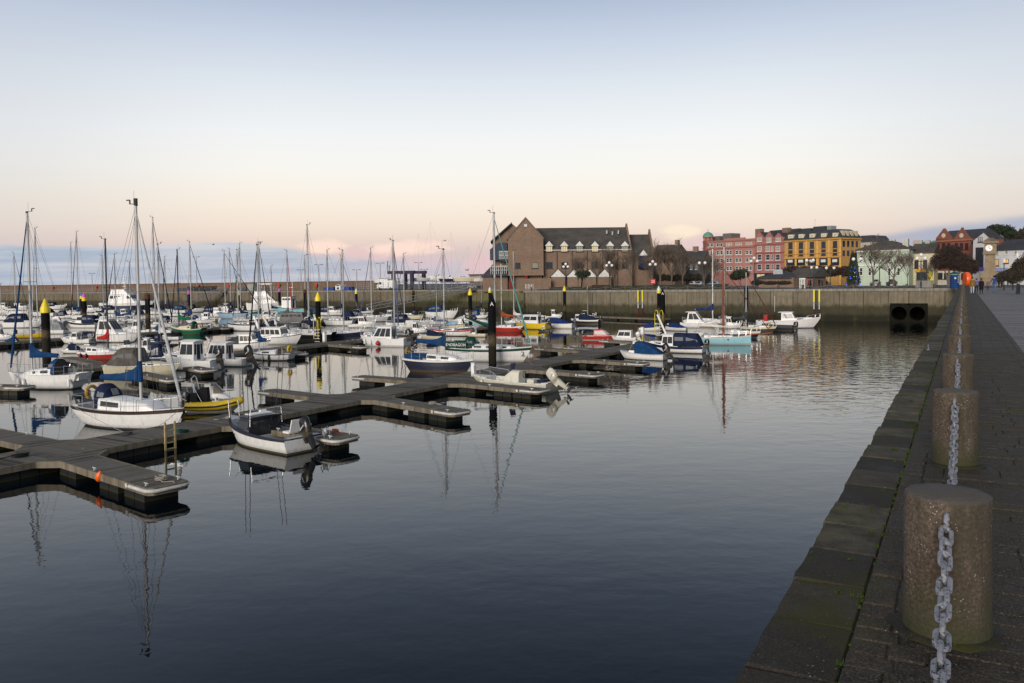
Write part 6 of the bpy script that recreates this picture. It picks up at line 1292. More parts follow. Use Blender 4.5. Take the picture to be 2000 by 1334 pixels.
# ---- brown brick marina building: gable block, long range with dormers, lower right wing
b = Bld('brick_building', 'big brown brick building with slate roofs, white gablets and a tall blank gable', (993, 22), (1062, 22), front=True)
ze = b.z(1062, 466); xm, za = b.loc(1026.5, 427); Wd = b.W; zg = b.z(1028, 538)
b.prism('gable_wall', MBRICK, [(0, zg), (Wd, zg), (Wd, ze), (xm, za), (0, ze)], 0, 14); b.box('ground_floor_wall', MBRICK, 1.0, Wd-.3, 1.6, 13.9, -.5, zg-.003); b.gable_roof('roof', SLATE, 0, Wd, xm, ze+.02, za+.02, .35, 16, th=.25)
g = MB()
for (xa, za_, xb, zb_) in ((-.1, ze-.15, xm, za), (Wd+.1, ze-.15, xm, za)): g.hexa([(xa, -.12, za_), (xb, -.12, zb_), (xb, .34, zb_), (xa, .34, za_), (xa, -.12, za_+.42), (xb, -.12, zb_+.42), (xb, .34, zb_+.42), (xa, .34, za_+.42)])
g.build('gable_coping', matte((.15, .12, .10)), b.e); g = MB(); zz = b.z(1030, 467); g.bx(-.05, Wd+.05, -.06, 0, zz-.12, zz+.06); zz = b.z(1030, 538); g.bx(-.05, Wd+.05, -.14, 0, zz-.01, zz+.24); g.build('string_course', matte((.22, .16, .12)), b.e)
b.win(1006, 513, 1016.5, 524, TRIMD, GLASS); b.win(1039, 513, 1051, 524, TRIMD, CURT, nb=2); b.box('wall_lamp', TRIMW, xm-.35, xm+.35, -.3, 0, b.z(1026, 443), b.z(1026, 438))
for px in (998.5, 1028): x = b.loc(px, 550)[0]; b.box('red_pillar', matte((.22, .02, .02)), x-.3, x+.3, .05, .6, -.5, zg-.004)
# long range
x0 = Wd; yb = 1.6; xe, zev = b.loc(1232, 485.5, yb); zr = b.z(1140, 444.5, yb+7.5)
b.box('range_wall', MBRICK, x0, xe, yb, yb+14.8, -.5, zev); b.pitched('range_roof', SLATE, x0-3, xe-.15, yb, yb+7.5, yb+15, zev, zr-.25); g = MB(); g.bx(x0, xe, yb-.5, yb-.38, zev-.28, zev-.12); g.build('gutter', TRIMW, b.e)
xp = xe; kz = (zr-zev)/7.5
g = MB(); g.add([(xp-.15, yb-.5, zev-.5*kz), (xp-.15, yb+7.5, zr+.9), (xp-.15, yb+15.4, zev-.4*kz), (xp+.25, yb-.5, zev-.5*kz), (xp+.25, yb+7.5, zr+.9), (xp+.25, yb+15.4, zev-.4*kz), (xp-.15, yb-.3, -.5), (xp+.25, yb-.3, -.5), (xp-.15, yb+15.4, -.5), (xp+.25, yb+15.4, -.5)], [(6, 0, 1, 2, 8), (7, 3, 4, 5, 9), (0, 1, 4, 3), (1, 2, 5, 4), (6, 0, 3, 7), (8, 2, 5, 9), (6, 7, 9, 8)]); g.build('gable_parapet', MBRICK, b.e)
for i, px in enumerate((1072.5, 1102, 1132, 1162, 1191.5, 1220.5)):
    xa, zt = b.loc(px-8.5, 480.5, yb-.5); xb, _ = b.loc(px+8.5, 480.5, yb-.5); xc, zp = b.loc(px, 471, yb-.5); d = b.prism('dormer', TRIMW, [(xa, zt), (xb, zt), (xc, zp)], yb-.5, yb-.4); b.gable_roof('dormer_roof', SLATE, xa, xb, xc, zt+.02, zp+.02, yb-.39, yb+4.5, .12, .1, par=d)
    c0, c1 = b.loc(px-6.5, 481, yb-.45)[0], b.loc(px+6.5, 481, yb-.45)[0]; b.box('dormer_cheek', TRIMT, c0-.1, c1+.1, yb-.39, yb+1.5, b.z(px, 492, yb-.45), zt-.01, par=d); b.winm(c0, c1, b.z(px, 492, yb-.45), zt-.02, TRIMD, LITW if i in (0, 1, 3) else CURT, yb-.40, 2, False, d)
for i, px in enumerate((1073, 1103, 1132, 1162, 1192, 1221)): b.win(px-6.5, 512, px+6.5, 524, TRIMD, GLASS, yb, 1)
for px in (1088, 1118, 1147, 1177, 1206): x = b.loc(px, 510, yb)[0]; g = MB(); g.tube([(x, yb-.12, .2), (x, yb-.12, zev-.2)], .09, 5); g.build('drainpipe', TRIMD, b.e)
for (px, py) in ((1185, 452), (1196, 454), (1207.5, 452), (1201, 466)): x, z = b.loc(px, py, yb+4.5); b.box('roof_vent', matte('ltgrey'), x-.14, x+.14, yb+4.2, yb+5, z-.6, z+.25)
# row of white fronted porches
yp = -1.; z0 = -.4
for i, px in enumerate((1090, 1121.5, 1151.5, 1181)):
    xc, zp = b.loc(px, 526, yp); hw_ = 14.5 if i < 2 else 14; xa, zb_ = b.loc(px-hw_, 541, yp); xb, _ = b.loc(px+hw_, 541, yp)
    p_ = b.box('porch', MBRICK, xa+.15, xb-.15, yp, 4.9, z0, zb_-.02); b.prism('porch_gable', TRIMW, [(xa, zb_), (xb, zb_), (xc, zp)], yp-.1, yp, par=p_); b.gable_roof('porch_roof', SLATE2, xa, xb, xc, zb_+.02, zp+.02, yp+.002, 4.8, .14, .12, par=p_)
b.box('yard_wall', MBRICK, b.loc(1013, 550, -3)[0], b.loc(1076, 550, -3)[0], -3, -2.6, z0, b.z(1040, 544, -3)); xg = b.loc(1034, 555, -3)[0]
g = MB()
for i in range(6): g.bx(xg-1+i*.35, xg-.88+i*.35, -3.1, -3.0, 0, 1.2)
g.build('gate', TRIMW, b.e)
# lower right wing
xw = xe+.26; yw = 3.6; xr, zw = b.loc(1276, 497, yw); zr2 = b.z(1240, 458, yw+6)
b.box('wing_wall', MBRICK, xw, xr, yw, yw+12, -.5, zw); b.pitched('wing_roof', SLATE, xw, xr-.1, yw, yw+6, yw+12, zw, zr2-.25)
g = MB(); g.add([(xr-.1, yw-.4, zw-.4), (xr-.1, yw+6, zr2+1.3), (xr-.1, yw+12.3, zw-.4), (xr+.3, yw-.4, zw-.4), (xr+.3, yw+6, zr2+1.3), (xr+.3, yw+12.3, zw-.4)], [(0, 1, 2), (3, 4, 5), (0, 1, 4, 3), (1, 2, 5, 4), (0, 3, 5, 2)]); g.build('wing_parapet', MBRICK, b.e)
xa, z1 = b.loc(1248, 525, yw-1); xb, z2 = b.loc(1265, 499, yw-1); o = b.box('oriel', matte('navy'), xa, xb, yw-1, yw, z1, z2); xc, zp = b.loc(1257, 488, yw-1); b.prism('oriel_gable', TRIMW, [(xa, z2), (xb, z2), (xc, zp)], yw-1.05, yw-.9, par=o); b.gable_roof('oriel_roof', SLATE, xa, xb, xc, z2+.02, zp+.02, yw-.89, yw+3, .12, .1, par=o)
b.win(1248, 497, 1258, 505, TRIMW, CURT, yw) if False else None
# left wing with blue oriel and balconies
yl = 3.; x1 = b.loc(963, 520, yl)[0]; zel = b.z(970, 471, yl); xk, zk = b.loc(1000, 437, yl)
b.prism('side_wing', MBRICK, [(x1, -.5), (xk+2, -.5), (xk+2, zk-1.6), (xk, zk), (x1, zel)], yl, yl+10); g = MB(); g.hexa([(x1-.5, yl-1.0, zel-.35), (xk, yl-1.0, zk), (xk, yl+10, zk), (x1-.5, yl+10, zel-.35), (x1-.5, yl-1.0, zel), (xk, yl-1.0, zk+.35), (xk, yl+10, zk+.35), (x1-.5, yl+10, zel)]); g.build('side_roof', SLATE2, b.e)
xa, z1 = b.loc(957, 508, 1.2); xb, z2 = b.loc(974, 487, 1.2); zt = b.z(974, 474, 1.2); o = b.prism('blue_oriel', matte((.05, .065, .095)), [(xa, z1), (xb+2, z1), (xb+2, zt), (xb, zt), (xa, z2)], 1.2, 3.0)
for (p0, p1, q) in ((975, 993, 491), (958, 993, 520)):
    xa, zt = b.loc(p0, q, .6); xb, zb_ = b.loc(p1, q+15, .6); r_ = b.box('balcony', matte((.035, .05, .075)), xa, xb, .6, 2.99, zb_-.5, zb_); g = MB()
    for i in range(10): x = lerp(xa, xb, i/9); g.bx(x-.04, x+.04, .62, .70, zb_, zt)
    g.bx(xa, xb, .60, .72, zt-.06, zt+.06); g.bx(xa, xb, .61, .71, lerp(zb_, zt, .5)-.04, lerp(zb_, zt, .5)+.04); g.build('balcony_rail', TRIMW, r_)
xa, zb_ = b.loc(939, 541, 2.); xb, zt = b.loc(966, 512, 2.); g = MB(); g.add([(xa, 1.5, zb_), (xb+3, 1.5, zb_), (xb+3, 4, zt), (xb, 4, zt), (xb+3, 9, zb_), (xa, 9, zb_)], [(0, 1, 2, 3), (0, 3, 5), (3, 2, 4, 5), (0, 1, 4, 5)]); g.build('lean_to_roof', SLATE2, b.e); b.box('lean_to_wall', MBRICK, xa+.4, xb+3, 2.0, 8, -.5, zb_-.01)
# ---- dark house behind the bare trees
h = Bld('stone_house', 'dark gabled house half hidden by bare trees right of the brick building', (1275, 46), (1318, 46)); ze = h.z(1300, 492); zr = h.z(1300, 480, 4); h.box('wall', MBRICK, 0, h.W, 0, 9, -.5, ze); h.pitched('roof', SLATE, -.3, h.W+.3, 0, 4.5, 9, ze, zr); h.box('chimney', MBRICK, h.loc(1309, 480)[0], h.loc(1315, 480)[0], 3.6, 5.2, zr-1, h.z(1312, 469, 4)); h.win(1282, 497, 1287, 506, TRIMW, LITW); h.win(1293, 497, 1297, 506, TRIMW, CURT)
h = Bld('stone_house', 'low dark slate roofed house left of the pink hotel', (1330, 60), (1370, 60)); ze = h.z(1350, 510); zr = h.z(1350, 492, 4); h.box('wall', matte('dkgrey'), 0, h.W, 0, 9, -.5, ze); h.pitched('roof', SLATE2, -.3, h.W+.3, 0, 4.5, 9, ze, zr); h.win(1348, 517, 1352, 526, TRIMW); h.win(1358, 517, 1362, 526, TRIMW); h.box('chimney', MBRICK, 2, 3.2, 4, 5, zr-.5, zr+1.4)
# ---- pink hotel
h = Bld('hotel', 'long pink hotel with green copper domed corner turret', (1374, 95), (1475, 86)); zt = h.z(1440, 468.5); h.box('wall', PINK, 0, h.W, 0, 13, -.5, zt)
g = MB(); zc = h.z(1440, 482); g.bx(-.1, h.W, -.35, 0, zc-.25, zc+.25); g.bx(-.12, h.W, -.25, -.002, zt-.3, zt+.15); zc2 = h.z(1440, 535); g.bx(-.1, h.W, -.2, -.003, zc2-.1, zc2+.15); g.build('cornice', PINK2, h.e)
x0, x1 = h.loc(1434, 470)[0], h.loc(1454, 470)[0]; h.box('parapet', PINK, h.loc(1415, 466)[0], x1, -.05, .5, zt+.153, h.z(1440, 464.5))
for (a, c, top, nm) in ((1416, 1432, 456, 'plant_room'), (1383, 1410, 462, 'plant_room')): h.box(nm, matte((.14, .13, .12)), h.loc(a, 465, 5)[0], h.loc(c, 465, 5)[0], 4, 8, zt, h.z((a+c)/2, top, 5))
for r_, (ya, yc) in enumerate(((474, 481), (489, 497), (504, 512), (520, 528))):
    for px in (1383.5, 1390.5, 1402, 1409.5, 1421.5, 1427.5, 1439.5, 1446, 1459.5, 1466.5): h.win(px-2.5, ya+(1447-px)*.018, px+2.5, yc+(1447-px)*.018, TRIMW, CURT if (r_ == 0 and px > 1418) else GLASS, nb=0, hb=.5)
# turret
tx, _ = h.loc(1376, 480, -.5); zd = h.z(1376, 462, -.5); zn = h.z(1376, 470, -.5); rr = h.loc(1384, 480, -.5)[0]-tx; rr = max(1.1, rr*.9)
g = MB(); g.lathe([(rr, -.5), (rr, zn)], (tx, 1.0, 0), 16); tw = g.build('turret', RBRICK, h.e)
g = MB()
for i in range(8): a = 2*pi*i/8; g.lathe([(.16, zn), (.16, zd)], (tx+(rr-.2)*cos(a), 1+(rr-.2)*sin(a), 0), 6)
g.lathe([(rr*1.08, zd-.25), (rr*1.08, zd)], (tx, 1, 0), 16); g.lathe([(rr*.55, zn), (rr*.55, zd)], (tx, 1, 0), 10); g.build('belvedere', PINK, tw)
g = MB(); zq = h.z(1376, 453, -.5); hd = zq-zd; g.lathe([(rr*1.05, zd), (rr, zd+hd*.35), (rr*.75, zd+hd*.7), (rr*.35, zd+hd*.95), (.1, zd+hd), (.05, zd+hd+.9), (.01, zd+hd+1.0)], (tx, 1, 0), 16); g.build('dome', matte((.10, .30, .22)), tw)
# rose gabled hotel
h = Bld('hotel', 'rose pink gabled hotel with three pointed gables between pink and yellow hotels', (1475.5, 85), (1531.5, 79.5)); zt = h.z(1500, 465); h.box('wall', PINK2, 0, h.W, 0, 12, -.5, zt); zr = h.z(1500, 452, 5); h.pitched('roof', SLATE2, -.1, h.W+.1, .4, 6, 12, zt, zr, ov=.1)
for px, pk in ((1483.5, 454), (1502, 453), (1520, 455)):
    xa, z1 = h.loc(px-9, 466); xb, _ = h.loc(px+9, 466); xc, z2 = h.loc(px, pk); d = h.prism('gable', PINK2, [(xa, zt-.5), (xb, zt-.5), (xb, z1), (xc, z2), (xa, z1)], -.12, .4); h.gable_roof('gable_roof', SLATE2, xa, xb, xc, z1+.02, z2+.02, .401, 4.5, .12, .05, par=d)
    h.win(px-4.5, 464.5, px+4.5, 471.5 if px != 1502 else 473, TRIMW, CURT, y=-.12, nb=2)
for ya, yc in ((481, 490.5), (497, 508), (516, 527)):
    for px, w_ in ((1483.5, 4.2), (1500, 4.2), (1508.7, 1.6), (1519.5, 4.2)): h.win(px-w_, ya, px+w_, yc, TRIMW, CURT if ya < 490 else GLASS, nb=0, hb=.5)
g = MB()
for py in (477, 493.5, 512): z = h.z(1505, py); g.bx(-.1, h.W+.05, -.22, 0, z-.12, z+.15)
z = h.z(1505, 531); g.build('string_course', matte((.33, .11, .10)), h.e)
for px, a in ((1480, 447), (1533, 445)): x = h.loc(px, 455, 3)[0]; h.box('chimney', MBRICK, x-1, x+1, 3, 4.4, zt, h.z(px, a, 3))
h.box('shop_front', matte('navy'), 0, h.W, -.4, -.001, -.5, h.z(1505, 533)); h.win(1478, 535, 1494, 545, TRIMD, LITW, y=-.4)
# ---- yellow hotel with mansard
h = Bld('hotel', 'ochre yellow corner hotel with dark mansard roof and cream dormers', (1532, 79.4), (1641, 71.4)); zt = h.z(1600, 466.5); D = 8.2; h.box('wall', YEL, 0, h.W, 0, D, -.5, zt); zm = h.z(1600, 449.5, 1.2)
g = MB(); g.loft([[(-.3, -.3, zt), (h.W+.3, -.3, zt), (h.W+.3, D+.3, zt), (-.3, D+.3, zt)], [(.1, .8, lerp(zt, zm, .75)), (h.W-.8, .8, lerp(zt, zm, .75)), (h.W-.8, D-.8, lerp(zt, zm, .75)), (.1, D-.8, lerp(zt, zm, .75))], [(.3, 1.7, zm), (h.W-1.7, 1.7, zm), (h.W-1.7, D-1.7, zm), (.3, D-1.7, zm)]], True, True, 0, False); h_m = g.build('mansard_roof', SLATE2, h.e)
for a, c, t_, m_ in ((1566, 1583, 446, 'dkgrey'), (1588, 1612, 442, 'dkgrey'), (1615, 1623, 441, 'grey')): h.box('plant_room', matte(m_), h.loc(a, 448, 3)[0], h.loc(c, 448, 3)[0], 3, 5.2, zm, h.z((a+c)/2, t_, 3))
x, z = h.loc(1587, 428, 3); g = MB(); g.tube([(x, 4, zm), (x, 4, z)], .09, 5); g.build('aerial', TRIMW, h.e)
cols = (1544, 1564.5, 1586, 1608.5, 1631)
for i, px in enumerate(cols):
    sh = -i*1.0
    xa, za_ = h.loc(px-5, 466+sh*.9, -.1); xb, zb_ = h.loc(px+5, 458+sh*.9, -.1); d = h.box('dormer', matte((.62, .56, .38)), xa, xb, -.1, 1.6, za_, zb_); h.winm(xa+.35, xb-.35, za_+.25, zb_-.25, TRIMW, CURT, -.1, 1, False, d)
    h.win(px-4, 474+sh*.75, px+4, 485.5+sh*.6, TRIMD, GLASS, nb=1); h.win(px-4, 489+sh*.6, px+4, 500+sh*.5, TRIMD, GLASS, nb=1)
    xa, z1 = h.loc(px-8, 519+sh*.15, -.02); xb, z2 = h.loc(px+8, 505+sh*.3, -.02); gl_ = h.winm(xa, xb, z1, z2, TRIMD, GLASS, -.02, 2, False, name='shop_window'); h.box('awning', TRIMW, lerp(xa, xb, .25), lerp(xa, xb, .8), -.3, -.1, z2-1.0, z2-.3, par=gl_)
    xp = h.loc(px+10.5, 490)[0]; g = MB(); g.bx(xp-.25, xp+.25, -.12, 0, 0, zt-.2); g.build('pilaster', matte((.66, .38, .10)), h.e)
g = MB(); z = h.z(1600, 494.5); g.bx(-.05, h.W+.1, -.25, .0, z-.08, z+.08); z = h.z(1600, 503); g.bx(-.06, h.W+.12, -.3, -.001, z-.12, z+.15); g.bx(-.1, h.W+.35, -.35, -.0, zt-.35, zt-.004); g.bx(h.W, h.W+.35, 0, D, zt-.35, zt-.004); g.build('cornice', matte((.5, .27, .07)), h.e)
zz = [h.z(1641, q) for q in (470, 482, 489, 500)]
for k in range(4):
    y0 = .9+k*1.75; d = h.box('dormer', matte((.5, .46, .33)), h.W-1.1, h.W-.05, y0, y0+1.0, zt+.3, zt+1.8)
    for (q0, q1) in ((zz[1], zz[0]), (zz[3], zz[2])): g = MB(); g.bx(h.W-.02, h.W+.05, y0, y0+.9, q0, q1); g.build('window', GLASS, h.e)
h.box('terrace_hedge', matte((.045, .025, .018)), -1, h.W+1, -3.2, -1.2, -.1, h.z(1600, 520, -2)) if False else None
h.win(1554, 521, 1562, 524, TRIMW, LITW, y=-.05) if False else None
# ---- cream corner house behind and pale green villa
h = Bld('town_house', 'cream house with dark mansard behind the pale green villa', (1672, 96), (1706, 94)); zt = h.z(1690, 473); h.box('wall', matte((.50, .49, .40)), 0, h.W, 0, 9, -.5, zt); zm = h.z(1690, 460, 1); g = MB(); g.loft([[(-.2, -.2, zt), (h.W+.2, -.2, zt), (h.W+.2, 9.2, zt), (-.2, 9.2, zt)], [(.9, .9, zm), (h.W-.9, .9, zm), (h.W-.9, 8, zm), (.9, 8, zm)]], True, True, 0, False); g.build('mansard_roof', SLATE2, h.e); h.win(1674, 465, 1681, 471, TRIMW, GLASS, y=-.1)
for px in (1677, 1690, 1700): h.win(px-2.5, 478, px+2.5, 486, TRIMW, GLASS, nb=0)
h = Bld('villa', 'pale green two storey villa with hipped slate roof behind bare trees', (1674, 60), (1775, 58)); zt = h.z(1720, 487); h.box('wall', MINT, 0, h.W, 0, 11, -.5, zt); h.pitched('roof', SLATE, -.4, h.W+.4, 0, 5, 10.5, zt, h.z(1720, 471, 4), hip=5.5); g = MB(); z = h.z(1720, 518); g.bx(-.05, h.W, -.2, 0, z-.15, z+.15); g.bx(-.1, h.W+.1, -.3, -.001, zt-.5, zt-.2); g.build('cornice', TRIMW, h.e)
for px in (1682, 1699, 1737, 1755): h.win(px-3, 499, px+3, 511, TRIMW, GLASS, nb=0, hb=.5); h.win(px-3, 523, px+3, 538, TRIMW, GLASS, nb=0, hb=.5)
for px in (1742, 1768): x = h.loc(px, 470, 5)[0]; h.box('chimney', matte((.45, .46, .42)), x-.5, x+.7, 4.5, 5.8, zt, h.z(px+4, 466 if px > 1750 else 468, 5))
# ---- shops
h = Bld('shop', 'cream shop with yellow fascia and dark slate roof right of the pale green villa', (1777, 62), (1824, 61)); zt = h.z(1800, 493); h.box('wall', matte((.55, .50, .36)), 0, h.W, 0, 9, -.5, zt); h.pitched('roof', SLATE, -.1, h.W+.1, 0, 4.5, 9, zt, h.z(1800, 476, 4)); g = MB(); g.bx(0, h.W, 4.3, 4.8, h.z(1800, 476, 4)+.2, h.z(1800, 476, 4)+.45); g.build('ridge', matte((.05, .25, .2)), h.e)
for px in (1790, 1807): h.win(px-4, 508, px+4, 524, matte('maroon'), GLASS, nb=0)
h.box('fascia', matte((.60, .33, .02)), h.loc(1788, 530)[0], h.loc(1812, 530)[0], -.4, 0, h.z(1800, 531), h.z(1800, 526)); h.win(1790, 532, 1812, 546, TRIMD, GLASS, y=-.1)
for px in (1780, 1817): x = h.loc(px, 540)[0]; h.box('pilaster', matte((.62, .55, .06)), x-.5, x+.5, -.2, 0, -.3, h.z(px, 528))
for px in (1787, 1796, 1811): x = h.loc(px, 472, 4)[0]; h.box('chimney', matte((.40, .36, .32)), x-.5, x+.5, 4, 5, h.z(px, 478, 4), h.z(px, 469, 4))
h = Bld('shop', 'red brick building with two shaped gables beyond the dense dark tree', (1823, 66), (1899, 60)); zt = h.z(1860, 468); h.box('wall', RBRICK, 0, h.W, 0, 10, -.5, zt); h.pitched('roof', SLATE2, 0, h.W+.1, .6, 5, 10, zt, h.z(1870, 452, 5), ov=.0)
for px, pk in ((1843, 446), (1878, 444)):
    pts = []
    for dx, py in ((-15, 468), (-15, 464.5), (-11.5, 461), (-8, 456), (-4.5, 452), (-2.5, 449), (0, pk), (2.5, 449), (4.5, 452), (8, 456), (11.5, 461), (15, 464.5), (15, 468)): pts.append(h.loc(px+dx, py, -.1))
    d = h.prism('shaped_gable', RBRICK, pts, -.1, .5); x, z = h.loc(px, 460, -.1); g = MB(); g.lathe([(.5, 0), (.5, .06)], (0, 0, 0), 14); w_ = g.build('round_window', matte((.55, .46, .34)), d); w_.location = (x, -.11, z); w_.rotation_euler = (pi/2, 0, 0)
g = MB(); g.bx(-.1, h.W+.1, -.3, 0, zt-.4, zt+.0); z = h.z(1860, 471); g.build('cornice', matte((.30, .12, .08)), h.e)
for px in (1832, 1843, 1853, 1868, 1878, 1888): h.win(px-3, 475, px+3, 487, matte('maroon'), GLASS, nb=1)
for px in (1832, 1848, 1866, 1884): h.win(px-4, 497, px+4, 512, matte('maroon'), GLASS, nb=1)
h.box('shop_front', matte((.6, .58, .5)), 0, h.W, -.5, -.002, -.3, h.z(1860, 529)); 
for px in (1835, 1850, 1868, 1886): h.win(px-6, 533, px+6, 545, TRIMD, LITW if px in (1868,) else GLASS, y=-.5)
h = Bld('town_house', 'grey gabled house with a dark painted gable wall beside the clock tower', (1900, 50), (1936, 50)); zt = h.z(1915, 470); xc, za = h.loc(1921, 455); h.prism('wall', GREYR, [(0, -.5), (h.W, -.5), (h.W, zt), (xc, za), (0, zt)], 0, 12); h.gable_roof('roof', SLATE2, 0, h.W, xc, zt+.02, za+.02, .2, 12.3); xa, z1 = h.loc(1905, 522); xb, z2 = h.loc(1921, 483); h.box('mural', matte((.02, .022, .03)), xa, xb, -.05, 0, z1, z2); h.win(1910, 463, 1919, 473, TRIMD, GLASS); h.box('shop_sign', matte((.10, .06, .30)), h.loc(1906, 525)[0], h.loc(1921, 525)[0], -.6, 0, h.z(1912, 528), h.z(1912, 522))
h = Bld('town_house', 'long pale house with lit window right of the clock tower', (1940, 58), (2030, 52)); zt = h.z(1970, 487); h.box('wall', WHITER, 0, h.W, 0, 9, -.5, zt); h.pitched('roof', SLATE2, -.2, h.W, 0, 4.5, 9, zt, h.z(1970, 470, 4))
for px in (1948, 1966, 1984): h.win(px-3, 489, px+3, 497, TRIMW, CURT, nb=0)
h.win(1944, 506, 1951, 519, matte('varnish'), LITW); h.win(1961, 506, 1970, 514, matte('varnish'), simple('warm_window', (.5, .3, .1), .3, emit=(1, .5, .15), es=.7)); h.box('shop_sign', matte((.30, .35, .55)), h.loc(1945, 527)[0], h.loc(1968, 527)[0], -.5, 0, h.z(1955, 530), h.z(1955, 523))
# ---- clock tower
h = Bld('clock_tower', 'stone clock tower with white clock face at the far end of the pier', (1923, 38), (1945, 38), 'clock tower'); W_ = h.W; z1 = h.z(1934, 497); z2 = h.z(1934, 475); zb = h.z(1934, 533); zt = h.z(1934, 464)
h.box('plinth', STONE, -.8, W_+.8, -.8, W_+.8, -.5, zb); g = MB(); g.loft([[(.0, 0, zb), (W_, 0, zb), (W_, W_, zb), (0, W_, zb)], [(.15, .15, z1), (W_-.15, .15, z1), (W_-.15, W_-.15, z1), (.15, W_-.15, z1)]], True, True, 0, False); g.build('shaft', STONE, h.e); h.box('cornice', STONE, -.35, W_+.35, -.35, W_+.35, z1+.003, z1+.5); h.box('clock_stage', STONE, -.05, W_+.05, -.05, W_+.05, z1+.503, z2); h.box('eaves', STONE, -.4, W_+.4, -.4, W_+.4, z2+.003, z2+.35)
g = MB(); g.loft([[(-.4, -.4, z2+.353), (W_+.4, -.4, z2+.353), (W_+.4, W_+.4, z2+.353), (-.4, W_+.4, z2+.353)], [(.6, .6, zt), (W_-.6, .6, zt), (W_-.6, W_-.6, zt), (.6, W_-.6, zt)]], True, True, 0, False); g.build('roof', slate('stone_roof', (.16, .13, .09)), h.e)
x, z = h.loc(1931.5, 484.5); g = MB(); g.lathe([(.6, 0), (.6, .06)], (0, 0, 0), 24); cf = g.build('clock_face', simple('clock_white', (.8, .8, .78), .4, emit=(1, .98, .9), es=.08), h.e); cf.location = (x, -.07, z); cf.rotation_euler = (pi/2, 0, 0)
g = MB(); g.bx(-.04, .04, 0, .45, .06, .10); g.box((.15, -.07, .08), (.33, .08, .04), -.4)
for i in range(12): a = pi*i/6; g.box((.50*cos(a), .50*sin(a), .075), (.09, .04, .03), a)
g.build('clock_hands', RUBBER, cf)
# ---- low brick kiosk with slate roof, glazed shelter
h = Bld('pavilion', 'low brick pavilion with blue slate hipped roof in front of the rose hotel', (1482, 30), (1550, 28)); zt = h.z(1510, 543); h.box('wall', MBRICK, 0, h.W, 0, 8, -.5, zt); h.pitched('roof', SLATE2, -.5, h.W*.95, 0, 4, 8, zt, h.z(1520, 531, 4), hip=3.5); g = MB(); xa, za_ = h.loc(1512, 530, 1.5); g.hexa([(xa, 1.0, zt+.2), (xa+2.2, 1.0, zt+.2), (xa+1.0, 3.2, zt+1.6), (xa-1.0, 3.2, zt+1.6), (xa, 1.0, zt+.35), (xa+2.2, 1.0, zt+.35), (xa+1.0, 3.2, zt+1.75), (xa-1.0, 3.2, zt+1.75)]); g.build('rooflight', matte('ltgrey'), h.e)
h.pitched('rear_roof', SLATE, h.W*.55, h.W*1.25, 5, 9, 13, h.z(1560, 540, 9), h.z(1530, 526, 9)); h.box('rear_wall', MBRICK, h.W*.6, h.W*1.2, 5.5, 12, -.5, h.z(1560, 541, 9))
h = Bld('kiosk', 'small glazed white kiosk beside the person in red', (1561, 10), (1573, 10), 'kiosk'); zt = h.z(1567, 543); h.box('body', TRIMD, .1, h.W-.1, .1, h.W-.1, -.3, zt-.25); h.box('roof', TRIMW, 0, h.W, 0, h.W, zt-.248, zt)
for i in range(4): x = lerp(.12, h.W-.12, i/3); h.box('mullion', TRIMW, x-.08, x+.08, -.02, .098, -.1, zt-.26)
# ---- boatyard
def atz(px, t): return atT(px, t)
g0 = thing('skip_container', 'blue storage containers row on the breakwater quay, left one', 'container', TP(s_of(641, 26, 565), 26, QZ), TANG)
def bluebox(p0, p1, y0, lab):
    h = Bld('storage_container', lab, (p0, 26), (p1, 26), 'container'); zt = h.z((p0+p1)/2, y0); h.box('body', matte((.03, .07, .30)), 0, h.W, 0, 2.2, 0, zt); h.box('lid', matte((.05, .10, .36)), -.05, h.W+.05, -.05, 2.25, zt+.002, zt+.1)
    n = max(2, int(h.W/.9))
    for i in range(n): h.box('rib', matte((.05, .10, .36)), h.W*(i+.5)/n-.05, h.W*(i+.5)/n+.05, -.06, 0, .1, zt-.05)
bpy.data.objects.remove(g0)
bluebox(631, 641, 561.5, 'leftmost blue container on the quay below the thin masts'); bluebox(642, 651, 561.5, 'second blue container left of the white cabin on the quay'); bluebox(665, 682, 561, 'long blue container right of the white cabin on the quay')
h = Bld('site_cabin', 'small white cabin between the blue containers', (655, 26), (665.5, 26), 'cabin'); zt = h.z(660, 559); h.box('body', paint('white'), 0, h.W, 0, 2, 0, zt); h.gable_roof('roof', TRIMW, 0, h.W, h.W/2, zt+.01, h.z(660, 556), -.1, 2.1, .1, .1); h.win(658, 561, 662, 564, TRIMD, GLASS)
# white van
h = Bld('parked_van', 'white van parked on the boatyard quay behind the railing', (736, 27), (768, 27), 'van'); L_ = h.W; 
g = MB(); prof = [(0, .45), (0, 1.25), (.25, 1.42), (1.0, 2.25), (1.35, 2.45), (L_, 2.5), (L_, .45)]; n = len(prof); g.add([(x, 0, z) for x, z in prof]+[(x, 1.9, z) for x, z in prof], [list(range(n)), [n+i for i in range(n)][::-1]]+[(i, n+i, n+(i+1) % n, (i+1) % n) for i in range(n)]); g.build('body', paint('white'), h.e)
g = MB(); g.hexa([(.27, .15, 1.5), (.27, 1.75, 1.5), (.30, 1.75, 1.5), (.30, .15, 1.5), (.96, .2, 2.25), (.96, 1.7, 2.25), (1.0, 1.7, 2.25), (1.0, .2, 2.25)]); g.build('windscreen', GLASS, h.e); h.box('window', GLASS, .75, 1.55, -.015, 0, 1.45, 2.1); h.box('bumper', TRIMD, -.12, -.002, .05, 1.85, .4, .7)
for x in (.9, L_-.9): g = MB(); g.lathe([(.36, 0), (.36, .25)], (0, 0, 0), 14); w_ = g.build('wheel', RUBBER, h.e); w_.location = (x, .2, .36); w_.rotation_euler = (pi/2, 0, 0)
